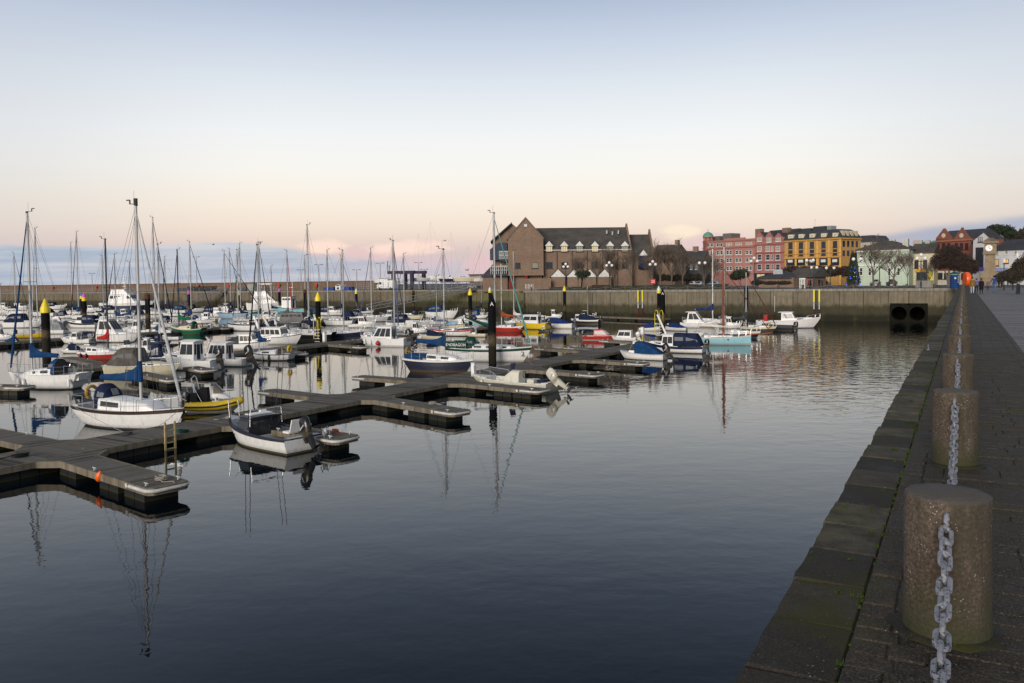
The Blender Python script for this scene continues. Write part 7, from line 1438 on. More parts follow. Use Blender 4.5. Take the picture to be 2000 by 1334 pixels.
# travel hoist
h = Bld('travel_hoist', 'big dark steel travel hoist straddling boats in the boatyard', (756, 34), (807, 34), 'boat hoist'); W_ = h.W; zt = h.z(780, 529)
for i, (x, y) in enumerate(((W_*.22, 0), (W_*.93, 0), (W_*.22, 5.5), (W_*.93, 5.5))): h.box('leg', matte((.04, .035, .06)), x-.45, x+.45, y, y+.7, .5, zt-.8)
for y in (0, 5.5): h.box('beam', matte((.05, .035, .055)), W_*.02, W_*1.02, y-.05, y+.75, zt-.797, zt)
for x in (W_*.22, W_*.93):
    for y in (.3, 5.8): g = MB(); g.lathe([(.55, -.3), (.55, .3)], (0, 0, 0), 12); w_ = g.build('wheel', RUBBER, h.e); w_.location = (x, y, .55); w_.rotation_euler = (0, pi/2, 0)
for px, tp in ((756, 510), (759, 518)): x = h.loc(px, 530)[0]; g = MB(); g.tube([(x, .3, zt), (x, .3, h.z(px, tp))], .1, 5); g.build('mast', matte('dkgrey'), h.e)
# boats ashore on cradles
SNAP = False
def ashore(lab, cx, t, w, a, ybot, kind='S', hull='white', masttop=None, mpx=None, **kw):
    p = atT(cx, t, 550); d = depth(p); py = proj(p)[1]; q = un(cx, py, QZ)
    b = Boat('hauled_out_boat', lab, 'boat', cx, py, w, a, asp=.32, fb=(.14, .13, .16), kind='sail' if kind == 'S' else 'motor', hull=hull, boot=kw.get('boot', 'navy'))
    dz = zat(p, ybot); b.e.location = (p.x, p.y, dz); b.p = Vector((p.x, p.y, dz)); b.L = b.L
    # rescale: built for the water distance, placed at its own distance
    s_ = w*d/FPX/(b.L*max(.3, abs(cos(b.a)))); b.e.scale = (s_, s_, s_); b.e.rotation_euler = (0, 0, atan2(p.y, p.x)-pi/2+radians(a))
    if kind == 'S': b.deck(None); b.trunk(-.2, .2, .45, .3, .62, .5, ((.1, .4), (.5, .8)))
    else: b.deck(None); b.trunk(-.15, .25, .5, .3, .7, .8, ((.2, .7),)); b.house(-.3, .05, 1.5, .75, .9, .2, 2, 2)
    if masttop:
        x = (0.05*b.L); zt_ = (zat(p, masttop)-dz)/s_; b.lod = 2
        g = MB(); r_ = .10; g.tube([(x, 0, .5), (x, 0, zt_)], [r_, r_*.7], 7); m_ = b.part('mast', g, ALU); g = MB(); g.tube([(x, -.9, zt_*.55), (x, .9, zt_*.55)], .04, 4); g.build('spreader', ALU, m_)
        g = MB(); g.tube([(b.L*.48, 0, 1), (x, 0, zt_*.97)], .03, 4); g.tube([(-b.L*.48, 0, 1), (x, 0, zt_)], .03, 4); b.part('rigging', g, WIRE)
    g = MB(); k = (dz-QZ)/s_
    for x in (-.3, 0, .28):
        for sg in (-1, 1): g.tube([(x*b.L, sg*b.B*.5, -k), (x*b.L, sg*b.B*.3, -.1)], .09, 4)
        g.box((x*b.L, 0, -k+.1), (.4, b.B*.9, .2))
    b.part('cradle', g, matte('dkgrey')); return b
ashore('big white flybridge motor yacht on the boatyard quay behind the van', 745, 33, 34, 130, 553, 'M')
for lab, cx, w, a, yb_, k, hull, mt in (('white hauled out sailboat with the tallest mast ashore', 846, 66, 170, 549, 'S', 'white', 432), ('white hauled out sailboat with grey tarpaulin look right of the travel hoist', 820, 40, 172, 549, 'S', 'ltgrey', 456), ('navy hauled out sailboat ashore beside the tallest shore mast', 880, 46, 8, 551, 'S', 'navy', 452),
    ('cream long keeled sailboat on stands at the right of the boatyard', 912, 56, 6, 550, 'S', 'cream', 481), ('white hauled out motor cruiser between shore masts', 898, 44, 176, 548, 'M', 'white', None), ('white sailboat ashore whose mast shows left of the brick building', 935, 40, 8, 550, 'S', 'white', 475), ('white motorboat on a cradle under the hoist', 782, 36, 6, 551, 'M', 'white', None)):
    ashore(lab, cx, {'S': 36, 'M': 40}[k]+(cx % 7), w, a, yb_, k, hull, mt)
# shed and railings
h = Bld('shed', 'low dark flat roofed shed behind the cream hauled out boat', (917, 60), (945, 60), 'shed'); h.box('wall', MBRICK, 0, h.W, 0, 6, -.3, h.z(930, 537)); h.box('roof', TRIMD, -.3, h.W+.3, -.3, 6.3, h.z(930, 537)+.003, h.z(930, 535.5))
def railing(lab, sa, sb, t, h_=1.15, post=2.0, mat=None, bars=3):
    r = thing('railing', lab, 'railing', TP(sa, t, QZ), TANG); g = MB(); n = max(1, int((sb-sa)/post)); 
    for i in range(n+1): g.bx((sb-sa)*i/n-.035, (sb-sa)*i/n+.035, -.035, .035, 0, h_)
    g.build('post', mat or matte('grey'), r); g = MB()
    for k in range(bars): z = h_*(k+1)/bars; g.bx(0, sb-sa, -.025, .025, z-.03, z+.015)
    g.build('rail', mat or matte('grey'), r)
railing('grey mesh like railing along the boatyard quay edge', s_of(700, 23), s_of(925, 23), 23.2, 2.0, 1.6, bars=4)
railing('thin railing along the breakwater quay at left', -230, s_of(560, 23), 23.2, 1.1, 2.5)
# dark low buildings and boxes on the breakwater quay
for p0, p1, yt, col, lab in ((345, 366, 562.5, 'dkgrey', 'dark sheeted stack on the breakwater quay near the small gangway'), (366, 414, 560.5, 'black', 'long dark sheeted stack on the breakwater quay beside the small gangway'), (483, 497, 555, (.30, .33, .29), 'pale green cabinet on the breakwater quay'), (463, 480, 562, 'dkgrey', 'dark car sized box on the breakwater quay')):
    h = Bld('equipment_box', lab, (p0, 27), (p1, 27), 'equipment box'); zt = h.z((p0+p1)/2, yt); h.box('body', matte(col), 0, h.W, 0, 2, 0, zt); h.box('lid', matte(col), -.1, h.W+.1, -.1, 2.1, zt+.002, zt+.12)
for px in (103, 188, 387, 446, 545, 618): 
    p = atT(px, 33.5, 565); r = thing('lifebuoy_stand', 'small red lifebuoy stand against the wave wall', 'lifebuoy', (p.x, p.y, QZ), TANG, 'lifebuoy stands along the breakwater'); g = MB(); g.bx(-.06, .06, -.05, .05, 0, 1.2); g.build('post', TRIMD, r); g = MB(); g.box((0, -.1, 1.5), (.9, .2, .9)); g.build('housing', matte((.5, .05, .02)), r)
# =============================================================== trees
def mat_bark(): 
    m, nt, bs = newmat('bark'); o = ocoord(nt); n1 = noise(nt, o, 3, 4); L(nt, mixc(nt, n1, (.085, .066, .050), (.17, .135, .105)), bs.inputs['Base Color']); bs.inputs['Roughness'].default_value = .9; return m
BARK = mat_bark()
def tree_proto(name, seed, H=9., spread=.42, levels=4, nb=4, up=.55, tr=.16, trunk=.28, twig=.014, dens=1.4):
    rg = random.Random(seed); r = thing(name, 'x', 'tree'); gt = MB(); gc = MB()
    def branch(p, d, ln, rad, lv, mb):
        n = 3 if lv > 1 else 2; pts = [p]; q = p; dd = d.normalized()
        for i in range(n):
            dd = (dd+Vector((rg.uniform(-1, 1), rg.uniform(-1, 1), rg.uniform(-.5, .8)))*.16+Vector((0, 0, .05))).normalized(); q = q+dd*ln/n; pts.append(q)
        mb.tube(pts, [max(twig*.7, rad*(1-.5*i/n)) for i in range(n+1)], 6 if lv == levels else (4 if lv > 1 else 3))
        if lv == 0: return
        k = nb+rg.randint(0, 2) if lv > 1 else int((nb+2)*dens)
        for j in range(k):
            u = rg.uniform(.35, 1.); i = min(n-1, int(u*n)); pp = pts[i].lerp(pts[i+1], u*n-i); a = rg.uniform(0, 2*pi); side = Vector((cos(a), sin(a), 0)); nd = dd*up+side*(1-up)*rg.uniform(.7, 1.3)+Vector((0, 0, rg.uniform(.05, .4)))
            branch(pp, nd, ln*rg.uniform(.50, .72), rad*rg.uniform(.35, .52), lv-1, mb)
    base = Vector((0, 0, -.3)); top = Vector((rg.uniform(-.2, .2), rg.uniform(-.2, .2), H*trunk)); gt.tube([base, base.lerp(top, .5)+Vector((.06, 0, 0)), top], [tr*1.2, tr, tr*.8], 8); gt.build('trunk', BARK, r)
    for j in range(6+rg.randint(0, 2)):
        a = 2*pi*j/6+rg.uniform(-.4, .4); t = rg.uniform(.75, 1.); p = base.lerp(top, t); branch(p, Vector((cos(a)*spread, sin(a)*spread, rg.uniform(.6, 1.0))), H*rg.uniform(.30, .42), tr*.55, levels-1, gc)
    gc.build('crown', BARK, r); zs = [v[2] for v in gc.v]; xs = [abs(v[0]) for v in gc.v]; r['h'] = max(zs); r['w'] = sorted(xs)[int(len(xs)*.97)]*2; return r
TP_ = [tree_proto('bare_tree', 11), tree_proto('bare_tree', 23, spread=.55, up=.5), tree_proto('bare_tree', 37, spread=.34, up=.62), tree_proto('bare_tree', 53, spread=.62, up=.45, levels=4, nb=4, dens=1.2)]
used = set()
def tree(i, px, ybase, ytop, wpx, t, label, zb=None, group='bare winter trees along the quay'):
    p = atT(px, t, (ybase+ytop)/2); pr = TP_[i]; d = depth(p); zt = zat(p, ytop); z0 = QZ if zb is None else zb; hh, ww = pr['h'], pr['w']
    o = pr if i not in used else copytree(pr); used.add(i); o.location = (p.x, p.y, z0); o.rotation_euler = (0, 0, random.uniform(0, 6)); sx_ = wpx*d/FPX/ww; sz_ = (zt-z0)/hh; o.scale = (sx_, sx_, sz_); tag(o, label, 'tree', group); return o
tree(0, 1129, 559, 480, 40, 12, 'leafless tree in front of the second white porch of the brick building')
tree(1, 1167, 559, 482, 38, 12, 'leafless tree between the third and fourth white porches'); tree(2, 1192, 558, 470, 38, 11, 'upright leafless tree beside the middle globe lamp of the brick building'); tree(3, 1233, 557, 478, 50, 12, 'wide leafless tree before the lower right wing of the brick building')
tree(1, 1201, 557, 492, 36, 15, 'smaller leafless tree right of the middle globe lamp'); tree(2, 1291, 556, 462, 52, 16, 'tall leafless tree right of the red number sign'); tree(0, 1312, 556, 460, 54, 20, 'tall leafless tree in front of the dark gabled house'); tree(3, 1334, 556, 478, 50, 18, 'leafless tree with broad crown left of the pink hotel turret'); tree(0, 1375, 557, 480, 56, 10, 'leafless tree in front of the domed turret')
tree(1, 1392, 556, 496, 40, 25, 'leafless tree just right of the domed turret'); tree(3, 1707, 553, 470, 84, 22, 'large leafless tree in front of the pale green villa'); tree(1, 1746, 552, 478, 62, 18, 'leafless tree at the right end of the pale green villa'); tree(3, 1773, 550, 484, 36, 14, 'dark slim leafless tree between villa and shops'); tree(0, 1815, 550, 500, 40, 30, 'leafless tree in front of the cream shop'); tree(2, 1722, 470, 455, 46, 85, 'leafless tree top rising behind the villa roof'); tree(0, 1270, 500, 482, 40, 34, 'leafless tree beyond the parapet of the lower wing')
for i, pr in enumerate(TP_):
    if i not in used: bpy.data.objects.remove(pr)
# dense dark winter tree, pine and hedges made of leaf clumps
def clumps(n, fn, size, seed, flat=.5):
    rg = random.Random(seed); g = MB()
    for i in range(n):
        c = fn(rg)
        if c is None: continue
        for k in range(3):
            a = rg.uniform(0, 6.3); b = rg.uniform(-flat, flat); s = size*rg.uniform(.5, 1.2); u = Vector((cos(a), sin(a), b))*s; v = Vector((-sin(a)*rg.uniform(-.4, .4), cos(a)*.4, 1))*s*.7; o = Vector(c)+Vector((rg.uniform(-1, 1), rg.uniform(-1, 1), rg.uniform(-1, 1)))*size*.7
            g.add([o-u*.5, o+u*.5, o+v], [(0, 1, 2)])
    return g
def foliage(name, ca, cb):
    m, nt, bs = newmat(name); o = ocoord(nt); n1 = noise(nt, o, 1.6, 3, .6); L(nt, mixc(nt, remap(nt, n1, .35, .65), ca, cb), bs.inputs['Base Color']); bs.inputs['Roughness'].default_value = .8; return m
DKF = foliage('evergreen_leaves', (.010, .018, .008), (.030, .042, .018)); BRF = foliage('winter_twigs', (.020, .012, .009), (.050, .030, .022)); HEDGE = foliage('hedge_leaves', (.018, .017, .009), (.042, .030, .018))
def ball(cx, cy, cz, rx, ry, rz, hol=.35):
    def fn(rg):
        while True:
            x, y, z = rg.uniform(-1.25, 1.25), rg.uniform(-1.25, 1.25), rg.uniform(-1.25, 1.25); d = x*x+y*y+z*z
            if hol < d < 1+.55*rg.random()**3 and rg.random() < 1.25-d*.55: return (cx+x*rx, cy+y*ry, cz+z*rz)
    return fn
def lumpy(blobs):
    def fn(rg): return ball(*rg.choice(blobs))(rg)
    return fn
def leafy(name, label, px, t, y0, blobs_px, mat, n, size, seed, trunkpx=None, grp=None, hol=.3):
    p = atT(px, t, (y0)); d = depth(p); k = d/FPX; r = thing(name, label, 'tree' if 'tree' in name else 'hedge', (p.x, p.y, QZ), TANG, grp); bl = []
    for (bx, by, rx, ry) in blobs_px: z = zat(p, by)-QZ; bl.append(((bx-px)*k, 0, z, rx*k, rx*k*.9, ry*k, hol))
    g = clumps(n, lumpy(bl), size, seed); g.build('crown' if 'tree' in name else 'foliage', mat, r)
    if trunkpx:
        g = MB()
        for (b_) in bl: g.tube([(0, 0, -.2), (b_[0]*.25, 0, b_[2]*.45), (b_[0]*.8, 0, b_[2]*.95)], [trunkpx*k, trunkpx*k*.8, trunkpx*k*.25], 6)
        g.build('trunk', BARK, r)
    return r
leafy('winter_tree', 'dense dark brown tree with rounded crown in front of the red brick gables', 1853, 30, 550, [(1853, 505, 26, 20), (1838, 512, 18, 14), (1872, 514, 24, 18), (1890, 522, 14, 14), (1856, 490, 18, 10)], BRF, 9000, .19, 5, 2.2)
leafy('pine_tree', 'flat topped dark pine tree behind the clock tower', 1948, 90, 500, [(1952, 451, 22, 8), (1934, 456, 10, 6), (1968, 457, 9, 6), (1945, 447, 12, 5)], DKF, 2600, .55, 6, 1.3, hol=.15)
leafy('evergreen_tree', 'small dark evergreen in front of the white porches', 1139, 9, 560, [(1139, 537, 11, 8), (1131, 535, 8, 5), (1147, 535, 7, 5)], DKF, 700, .25, 7, .8)
leafy('evergreen_tree', 'dark round evergreen bush in front of the pink hotel', 1447, 40, 545, [(1447, 536, 16, 9), (1436, 540, 10, 6)], DKF, 1200, .3, 8, .8)
leafy('hedge', 'rusty brown hedge below the yellow hotel shop windows', 1590, 55, 545, [(1548, 529, 16, 9), (1572, 530, 16, 9), (1598, 530, 16, 9), (1624, 531, 16, 9), (1648, 532, 12, 9)], BRF, 3600, .35, 9)
leafy('hedge', 'long low dark hedge in front of the dark houses right of the brick building', 1330, 24, 550, [(1290, 542, 14, 6), (1315, 543, 16, 6), (1345, 543, 16, 6), (1368, 543, 12, 6)], HEDGE, 1700, .3, 10)
leafy('hedge', 'dark scrub hedge along the right side of the promenade', 1990, -60, 560, [(1990, 528, 12, 22), (1980, 540, 10, 14), (2003, 522, 14, 26), (2020, 520, 18, 32)], HEDGE, 4200, .13, 12)
leafy('hedge', 'hedge of dark shrubs further along the right of the promenade', 1964, -30, 550, [(1962, 540, 9, 9), (1972, 538, 9, 12), (1954, 543, 7, 7)], HEDGE, 1800, .18, 13)
leafy('hillside_trees_tree', 'brown wooded hillside behind the pale house at far right', 1990, 130, 480, [(1985, 470, 18, 12), (2005, 466, 20, 16), (1965, 476, 12, 8)], HEDGE, 2400, .8, 14) .name = 'hillside_tree'
leafy('hedge', 'low planting in front of the low brick pavilion', 1510, 14, 556, [(1480, 552, 14, 4), (1505, 553, 14, 3), (1530, 553, 14, 3)], HEDGE, 1200, .2, 15)
# grass bank in front of the brick building
g = MB(); g.add([(s_of(1076, 5), 3, .02), (s_of(1420, 5), 3, .02), (s_of(1420, 14), 16, .9), (s_of(1076, 14), 16, .5)], [(0, 1, 2, 3)]); struct_tp(g, 'grass', GRASS, QZ)
# christmas tree
p = atT(1667, 16, 530); r = thing('christmas_tree', 'dark conical christmas tree with blue lights by the yellow hotel', 'tree', (p.x, p.y, QZ)); k = depth(p)/FPX; ht = zat(p, 497)-QZ; rb = 12.5*k
def cone(rg):
    u = rg.random()**.7; a = rg.uniform(0, 6.3); q = rb*(1-u*.82)*(.75+.25*rg.random()); return (q*cos(a), q*sin(a), .4+u*(ht-.4))
clumps(2600, cone, .30, 21).build('foliage', DKF, r); g = MB(); g.tube([(0, 0, -.1), (0, 0, ht*.9)], [.2, .04], 6); g.build('trunk', BARK, r)
rg = random.Random(5)
for nm, colr, n_ in (('blue', (.05, .12, 1), 60), ('white', (.6, .75, 1), 14), ('green', (.3, .9, .3), 6)):
    g = MB()
    for i in range(n_): u = rg.random()**1.2; a = rg.uniform(0, 6.3); q = rb*(1.02-u*.85); g.sphere((q*cos(a), q*sin(a), .4+u*(ht-.6)), .085, 6)
    g.build('string_lights', simple('bulb_'+nm, colr, .4, emit=colr, es=1.6), r)
# =============================================================== lamps, signs, street furniture
GLOBE = simple('lamp_globe', (.75, .73, .70), .25, emit=(1, .95, .88), es=.04)
def globe_lamp(px, yb, yg, dx, t, lab, n=2, mid=False):
    p = atT(px, t, yg); k = depth(p)/FPX; zg = zat(p, yg)-QZ; r = thing('street_lamp', lab, 'street lamp', (p.x, p.y, QZ), TANG, 'globe street lamps'); w = dx*k
    g = MB(); g.lathe([(.17, 0), (.15, .9), (.085, 1.1), (.07, zg-.2)], n=8); g.tube([(-w, 0, zg-.42), (-w*.8, 0, zg-.5), (w*.8, 0, zg-.5), (w, 0, zg-.42)], .055, 5); g.tube([(-w, 0, zg-.5), (-w, 0, zg-.3)], .11, 6); g.tube([(w, 0, zg-.5), (w, 0, zg-.3)], .11, 6); g.build('post', TRIMD, r)
    gl = [(-w, zg), (w, zg)]+([(0, zg+.55)] if mid else [])
    for x, z in gl: g = MB(); g.sphere((x, 0, z), .29, 12); g.build('globe', GLOBE, r)
globe_lamp(1105, 561, 521, 4.6, 6, 'globe lamp in front of the first two white porches', mid=True); globe_lamp(1190, 560, 518.5, 5.5, 6, 'globe lamp between the fourth porch and the wide leafless tree', mid=True); globe_lamp(1275, 560, 516.5, 5.5, 6, 'globe lamp above the red number sign', mid=True)
globe_lamp(1371.5, 557, 513.5, 5.6, 6, 'globe lamp in front of the domed turret'); globe_lamp(1473, 557, 510, 6, 6, 'globe lamp in front of the rose gabled hotel', mid=True); globe_lamp(1582, 557, 508.5, 6, 6, 'globe lamp in front of the yellow hotel shop windows'); globe_lamp(1674, 557, 506, 6.5, 4, 'globe lamp behind the christmas tree')
globe_lamp(1799, 552, 504.5, 7, 2, 'globe lamp in front of the cream shop', mid=True); globe_lamp(1590, 556, 522.5, 5, 25, 'small double globe lamp left of the yellow hotel hedge'); globe_lamp(1621.5, 556, 523.5, 7, 28, 'small double globe lamp right of the person in red'); globe_lamp(1718, 553, 518.5, 3.2, 20, 'small globe lamp in front of the villa'); globe_lamp(1737, 553, 521, 5, 24, 'small double globe lamp at the right of the villa')
def lantern(px, ytop, t, lab):
    p = atT(px, t, 530); z = zat(p, ytop)-QZ; r = thing('street_lamp', lab, 'street lamp', (p.x, p.y, QZ)); g = MB(); g.lathe([(.12, 0), (.05, .8), (.045, z-.5)], n=8); g.build('post', TRIMD, r); g = MB(); g.lathe([(.10, z-.5), (.18, z-.1), (.03, z)], n=8); g.build('lantern', GLOBE, r)
lantern(1987, 494, -52, 'lantern lamp standing in the hedge at the right edge'); lantern(1961, 505, -28, 'lantern lamp at the left end of the promenade hedge')
def tlamp(px, ytop, t, lab, arm=2.2):
    p = atT(px, t, 550); z = zat(p, ytop)-QZ; r = thing('light_mast', lab, 'light mast', (p.x, p.y, QZ), TANG, 'tall light masts on the quays'); g = MB(); g.tube([(0, 0, 0), (0, 0, z)], [.13, .08], 6); g.tube([(-arm/2, 0, z), (arm/2, 0, z)], .05, 4); g.build('post', matte('grey'), r)
    for sg in (-1, 1): g = MB(); g.box((sg*arm/2, 0, z+.02), (.7, .4, .14)); g.build('lamp_head', TRIMD, r)
for px, yt, t, lab in ((180, 534, 30, 'light mast on the breakwater left of the big white motor yacht'), (384.5, 502, 30, 'tall light mast on the breakwater near the small gangway'), (588, 527, 30, 'light mast left of the rust topped pile at centre left'), (623, 517, 28, 'light mast above the blue containers'), (697, 527, 34, 'slim light mast left of the white van'), (743, 514, 45, 'light mast behind the big flybridge yacht ashore'), (818, 513, 60, 'light mast behind the travel hoist'), (829, 526, 70, 'far thin light mast behind the boatyard')): tlamp(px, yt, t, lab)
# red number sign
h = Bld('road_sign', 'square red speed style sign with white figures on the quay', (1270.5, 3), (1280, 3), 'sign'); zt = h.z(1275, 545); zb = h.z(1275, 555); h.box('panel', matte((.55, .03, .025)), 0, h.W, 0, .08, zb, zt); h.box('post', TRIMD, h.W/2-.06, h.W/2+.06, .085, .2, 0, zt); textobj('lettering', '20', .75, TRIMW, h.e, Matrix.Translation((h.W/2, -.012, (zb+zt)/2)) @ Matrix.Rotation(pi/2, 4, 'X'))
def bench(px, t, lab, rz=0):
    p = atT(px, t, 556); r = thing('bench', lab, 'bench', (p.x, p.y, QZ), TANG+rz, 'benches on the quay'); g = MB(); g.bx(-1.1, 1.1, -.25, .25, .42, .48); g.build('seat', matte('brown'), r); g = MB(); g.bx(-1.1, 1.1, .22, .28, .55, .95); g.build('backrest', matte('brown'), r)
    for sg in (-1, 1): g = MB(); g.bx(sg*.9-.05, sg*.9+.05, -.22, .26, 0, .42); g.build('leg', TRIMD, r)
bench(1165, 4, 'dark bench on the quay in front of the white porches'); bench(1352, 4, 'dark bench on the quay left of the domed turret lamp'); bench(1180, 4.2, 'dark bench right beside the other bench before the porches')
# parked cars behind
def car(px0, px1, t, col, lab):
    h = Bld('parked_car', lab, (px0, t), (px1, t), 'car'); L_ = h.W; s_ = L_/4.3; g = MB(); pr = [(0, .35), (0, .75), (.15, .85), (1.0, .95), (1.6, 1.42), (3.0, 1.45), (3.9, 1.0), (4.3, .9), (4.3, .35)]; pr = [(x*s_, z) for x, z in pr]; n = len(pr); g.add([(x, 0, z) for x, z in pr]+[(x, 1.7, z) for x, z in pr], [list(range(n)), [n+i for i in range(n)][::-1]]+[(i, n+i, n+(i+1) % n, (i+1) % n) for i in range(n)]); g.build('body', paint(col, .25), h.e)
    g = MB(); g.add([(x*s_, -.012, z) for x, z in ((1.15, .98), (1.65, 1.36), (2.95, 1.38), (3.65, 1.0))], [(0, 1, 2, 3)]); g.build('side_window', GLASS, h.e)
    for x in (.8, 3.5): g = MB(); g.lathe([(.32, 0), (.32, .2)], n=12); w = g.build('wheel', RUBBER, h.e); w.location = (x*s_, .15, .32); w.rotation_euler = (pi/2, 0, 0)
car(1380, 1403, 34, 'paleblue', 'pale blue car parked in front of the pink hotel'); car(1354, 1371, 34, 'white', 'white car parked behind the hedge near the turret'); car(1345, 1356, 36, 'white', 'small white car parked behind the low hedge') ; car(1730, 1752, 40, 'black', 'dark car parked in front of the villa'); car(1698, 1720, 44, 'grey', 'grey car parked before the villa left windows'); car(1597, 1617, 44, 'black', 'dark car parked below the yellow hotel hedge'); car(935, 958, 27, 'black', 'dark car parked at the foot of the brick building'); car(912, 930, 27, 'grey', 'grey car parked on the boatyard quay')
# stone planter wall at right
h = Bld('planter', 'pale stone planter box on the quay in front of the cream shop', (1788, 12), (1822, 12), 'planter'); h.box('wall', COPE, 0, h.W, 0, 3, -.1, h.z(1805, 548)); 
# blue litter bin and orange lifebuoy
p = un(1864.5, 563, QZ); k = depth(p)/FPX; zt = zat(p, 531)-QZ; r = thing('litter_bin', 'big blue round bin with pale lettering at the pier corner', 'bin', (p.x, p.y, QZ), -atan2(p.x, p.y)); rr = 8.2*k
g = MB(); g.lathe([(rr*.92, 0), (rr, zt*.12), (rr, zt*.82)], n=20); g.build('body', matte((.012, .045, .16)), r); g = MB(); g.lathe([(rr*1.02, zt*.82), (rr*1.02, zt*.86)], n=20); g.build('band', matte((.2, .35, .1)), r); g = MB(); g.lathe([(rr, zt*.862), (rr*.9, zt*.95), (rr*.2, zt)], n=20); g.build('lid', matte((.012, .05, .13)), r)
g = MB(); g.box((.12*rr, -rr-.005, zt*.62), (rr*.35, .03, rr*.4)); g.build('logo', TRIMW, r)
for i in range(5): g = MB(); g.box((rr*.75, -rr*.70, zt*(.35+.09*i)), (rr*.22, .05, rr*.14), .8); g.build('lettering', TRIMW, r)
p = un(1888, 562, QZ); k = depth(p)/FPX; zt = zat(p, 531)-QZ; r = thing('lifebuoy_stand', 'large orange lifebuoy cabinet on the pier beside the blue bin', 'lifebuoy', (p.x, p.y, QZ), TANG+.30); R_ = zt*.46
rows = [[(-.22+.0*j, (R_)*cos(a), zt*.53+R_*sin(a)) for a in [2*pi*i/24 for i in range(24)]] for j in (0,)]
g = MB(); prof = [(-.26, .80), (-.24, .95), (-.12, 1.), (.12, 1.), (.24, .95), (.26, .80)]; g.loft([[(x*1.25, R_*q*cos(2*pi*i/24), zt*.53+R_*q*sin(2*pi*i/24)) for i in range(24)] for x, q in prof], True, True); g.build('housing', simple('signal_orange', (.80, .10, .006), .35), r); g = MB(); g.box((0, 0, zt*.1), (.18, .18, zt*.2)); g.build('post', TRIMD, r)
p = un(1880, 562, QZ); r = thing('information_post', 'thin maroon post sign behind the orange lifebuoy cabinet', 'sign', (p.x, p.y, QZ), -.4); zt = zat(p, 534)-QZ; g = MB(); g.box((0, .8, zt*.5), (.06, .06, zt)); g.build('post', TRIMD, r); g = MB(); g.box((0, .75, zt*.78), (.35, .05, zt*.45)); g.build('panel', matte('maroon'), r)
# low posts along the promenade hedge
for i, px in enumerate((1958, 1968, 1978, 1990)):
    p = un(px, (556, 560, 566, 574)[i], QZ); r = thing('black_bollard', 'slim black bollard along the promenade hedge', 'bollard', p, 0, 'black bollards by the promenade hedge'); g = MB(); g.lathe([(.11, 0), (.09, .75), (.12, .8), (.12, .9), (.05, 1.)], n=10); g.build('post', TRIMD, r)
# =============================================================== people
def person(p, h, yaw, parts, label, stride=.12, arm=.1, coat=None, hold=None, lean=0):
    """one continuous skinned body, clothes by height; h total height"""
    s = h/1.75; hip = .93; sh = 1.42; V = []; E_ = []; Rr = []
    def v(x, y, z, r): V.append((x*s, y*s, z*s)); Rr.append(r*s); return len(V)-1
    pel = v(0, 0, hip, .125); che = v(.01, 0, 1.20, .135); up = v(.0, 0, sh-.02, .11); nk = v(.015, 0, 1.50, .055); hd = v(.03, 0, 1.60, .085); ht = v(.03, 0, 1.70, .075); E_ += [(pel, che), (che, up), (up, nk), (nk, hd), (hd, ht)]
    for sg in (-1, 1):
        f = sg*stride
        a = v(.0, sg*.10, hip-.06, .095); kn = v(f*.9+.03, sg*.10, .50, .062); an = v(f*1.5-.05*abs(f)*4, sg*.10, .09+(.05 if f < 0 else 0), .042); to = v(f*1.5+.15, sg*.115, .035+(.02 if f < 0 else 0), .036); E_ += [(pel, a), (a, kn), (kn, an), (an, to)]
        S_ = v(0, sg*.19, sh-.03, .062)
        if hold == sg: el = v(.08, sg*.30, 1.16, .045); wr = v(.14, sg*.42, .98, .034); ha = v(.15, sg*.45, .92, .036)
        else: el = v(-.02-f*.4, sg*.235, 1.13, .045); wr = v(.05-f*.7, sg*.245, .88, .033); ha = v(.07-f*.75, sg*.245, .79, .036)
        E_ += [(up, S_), (S_, el), (el, wr), (wr, ha)]
    me = bpy.data.meshes.new('person'); me.from_pydata(V, E_, []); o = bpy.data.objects.new('person', me); COL.objects.link(o); m = o.modifiers.new('skin', 'SKIN'); me.skin_vertices[0].data[0].use_root = True
    for i, r_ in enumerate(Rr): me.skin_vertices[0].data[i].radius = (r_, r_)
    m2 = o.modifiers.new('sub', 'SUBSURF'); m2.levels = 1; m2.render_levels = 1
    me2 = bpy.data.meshes.new_from_object(o.evaluated_get(bpy.context.evaluated_depsgraph_get())); o.modifiers.clear(); o.data = me2
    mats = [matte(parts['legs']), matte(parts['top']), matte('skin'), matte(parts.get('shoes', 'black')), matte(parts['hair'])]
    me2.materials.clear()
    for mm in mats: me2.materials.append(mm)
    for f in me2.polygons:
        c = f.center/s; z = c.z; f.use_smooth = True
        if z < .10: k = 3
        elif z > 1.49: k = 2
        elif abs(c.y) > .17 and z < .86: k = 2
        elif z > .90 or abs(c.y) > .17: k = 1
        else: k = 0
        f.material_index = k
    o.location = p; o.rotation_euler = (0, 0, yaw); tag(o, label, 'person', 'people on the promenade' if False else None)
    g = MB(); g.sphere((.015*s, 0, 1.665*s), .108*s, 12, sz=1.1); g.build('hair', matte(parts['hair']), o)
    if coat:
        rows = [[(q*cos(2*pi*i/14)*.85*s, q*sin(2*pi*i/14)*s, z*s) for i in range(14)] for z, q in ((coat, .215), (.95, .20), (1.2, .19), (1.36, .185), (1.45, .10))]; g = MB(); g.loft(rows, True, True); g.build('coat', cloth(parts['top']), o)
    if parts.get('hood'): g = MB(); g.sphere((-.05*s, 0, 1.5*s), .13*s, 10, sz=.7); g.build('hood', matte(parts['hood']), o)
    return o
def pp(px, yfoot): return un(px, yfoot, QZ)
yaw0 = atan2(TB.y, TB.x)
def PH(px, yf, yt): p = pp(px, yf); return p, zat(p, yt)-QZ
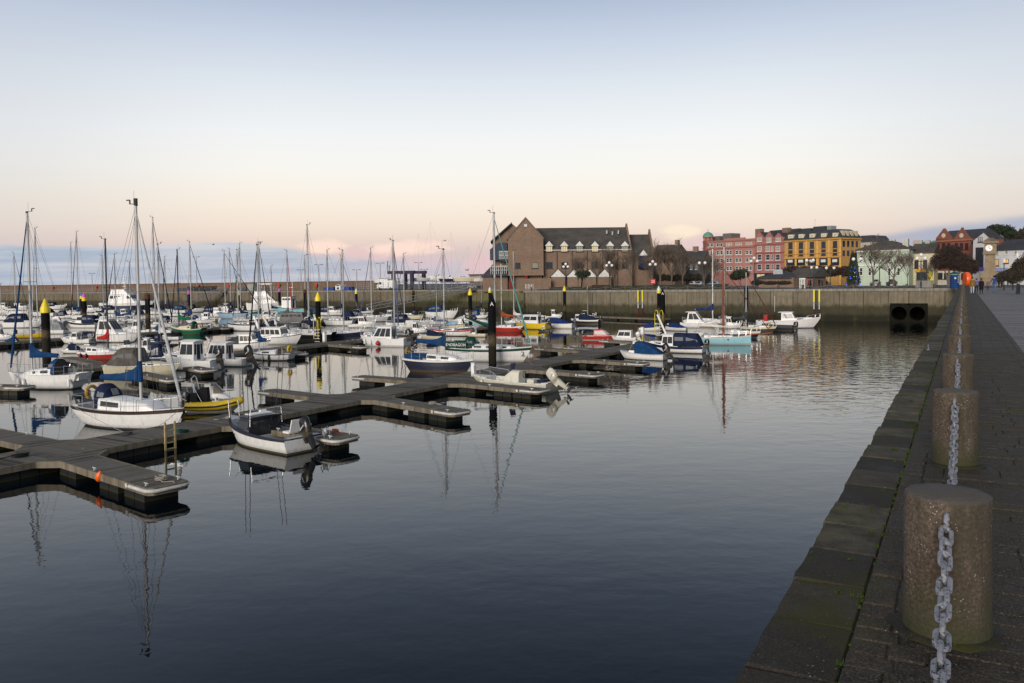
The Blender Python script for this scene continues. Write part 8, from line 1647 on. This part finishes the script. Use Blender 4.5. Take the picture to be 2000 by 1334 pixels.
p, h_ = PH(1899, 574.5, 541); person(p, h_, yaw0, dict(legs=(.45, .47, .52), top=(.20, .12, .035), hair=(.10, .05, .02)), 'person in a tan jacket and pale jeans walking by the orange lifebuoy cabinet', .10, coat=.78)
p, h_ = PH(1907, 571, 544); person(p, h_, yaw0, dict(legs='black', top=(.12, .10, .24), hair='black'), 'person in a mauve jacket partly hidden behind the long black coat', .16)
p, h_ = PH(1916.5, 575, 543.5); person(p, h_, yaw0, dict(legs='black', top='black', hair=(.05, .03, .02), hood=(.16, .13, .10)), 'person in a long black coat with fur trimmed hood walking away', .14, coat=.50)
p, h_ = PH(1929, 568, 550); person(p, h_, yaw0, dict(legs='navy', top=(.10, .08, .22), hair='black'), 'small child in purple between two adults holding a hand', .12, hold=-1)
p, h_ = PH(1941.5, 571.5, 538.5); person(p, h_, yaw0, dict(legs=(.10, .16, .28), top=(.015, .07, .26), hair='black'), 'person in a blue jacket and jeans holding the child by the hand', .12, hold=1)
p, h_ = atT(1579, 4, 555), None; h_ = zat(p, 538.5)-QZ; person(p, min(1.85, h_), TANG, dict(legs='navy', top=(.30, .015, .03), hair='black'), 'person in a red jacket walking on the far quay by the glazed kiosk', .14)
p = atT(1583.5, 4.8, 555); person(p, 1.8, TANG, dict(legs='black', top='navy', hair='black'), 'person in dark clothes walking right behind the red jacket', .14)
for px, t, c, lab in ((1600, 30, 'black', 'dark silhouetted person standing under the yellow hotel hedge'), (1606, 31, 'dkgrey', 'grey clad person beside the dark silhouetted one'), (1951, 0, 'black', 'distant person in black near the clock tower foot'), (1956, 3, 'navy', 'distant person in navy near the promenade hedge')):
    p = atT(px, t, 552); person(p, 1.75, TANG+1, dict(legs='black', top=c, hair='black'), lab, .1)
# gulls
def gull(px, py, d, lab):
    dr = ray(px, py); p = CP+dr*(d/1.0); r = MB()
    r.loft([[(-.28, 0, 0), (-.28, .01, .01), (-.28, -.01, .01)], [(0, -.07, 0), (0, .07, 0), (0, 0, .09)], [(.25, -.03, .0), (.25, .03, 0), (.25, 0, .05)]], True, True)
    for sg in (-1, 1): r.add([(.12, sg*.05, .03), (-.10, sg*.05, .03), (-.05, sg*.45, .22), (.10, sg*.45, .24), (-.12, sg*.85, .14)], [(0, 1, 2, 3), (3, 2, 4)])
    o = r.build('gull', matte('grey')); o.location = p; o.rotation_euler = (0, 0, .6); tag(o, lab, 'gull')
gull(416.5, 478.5, 150, 'gull flying above the masts at left'); gull(868.5, 471, 150, 'gull flying left of the brick building'); gull(912, 528.5, 110, 'gull flying low over the boatyard'); gull(505, 474, 160, 'gull flying right above the central masts')
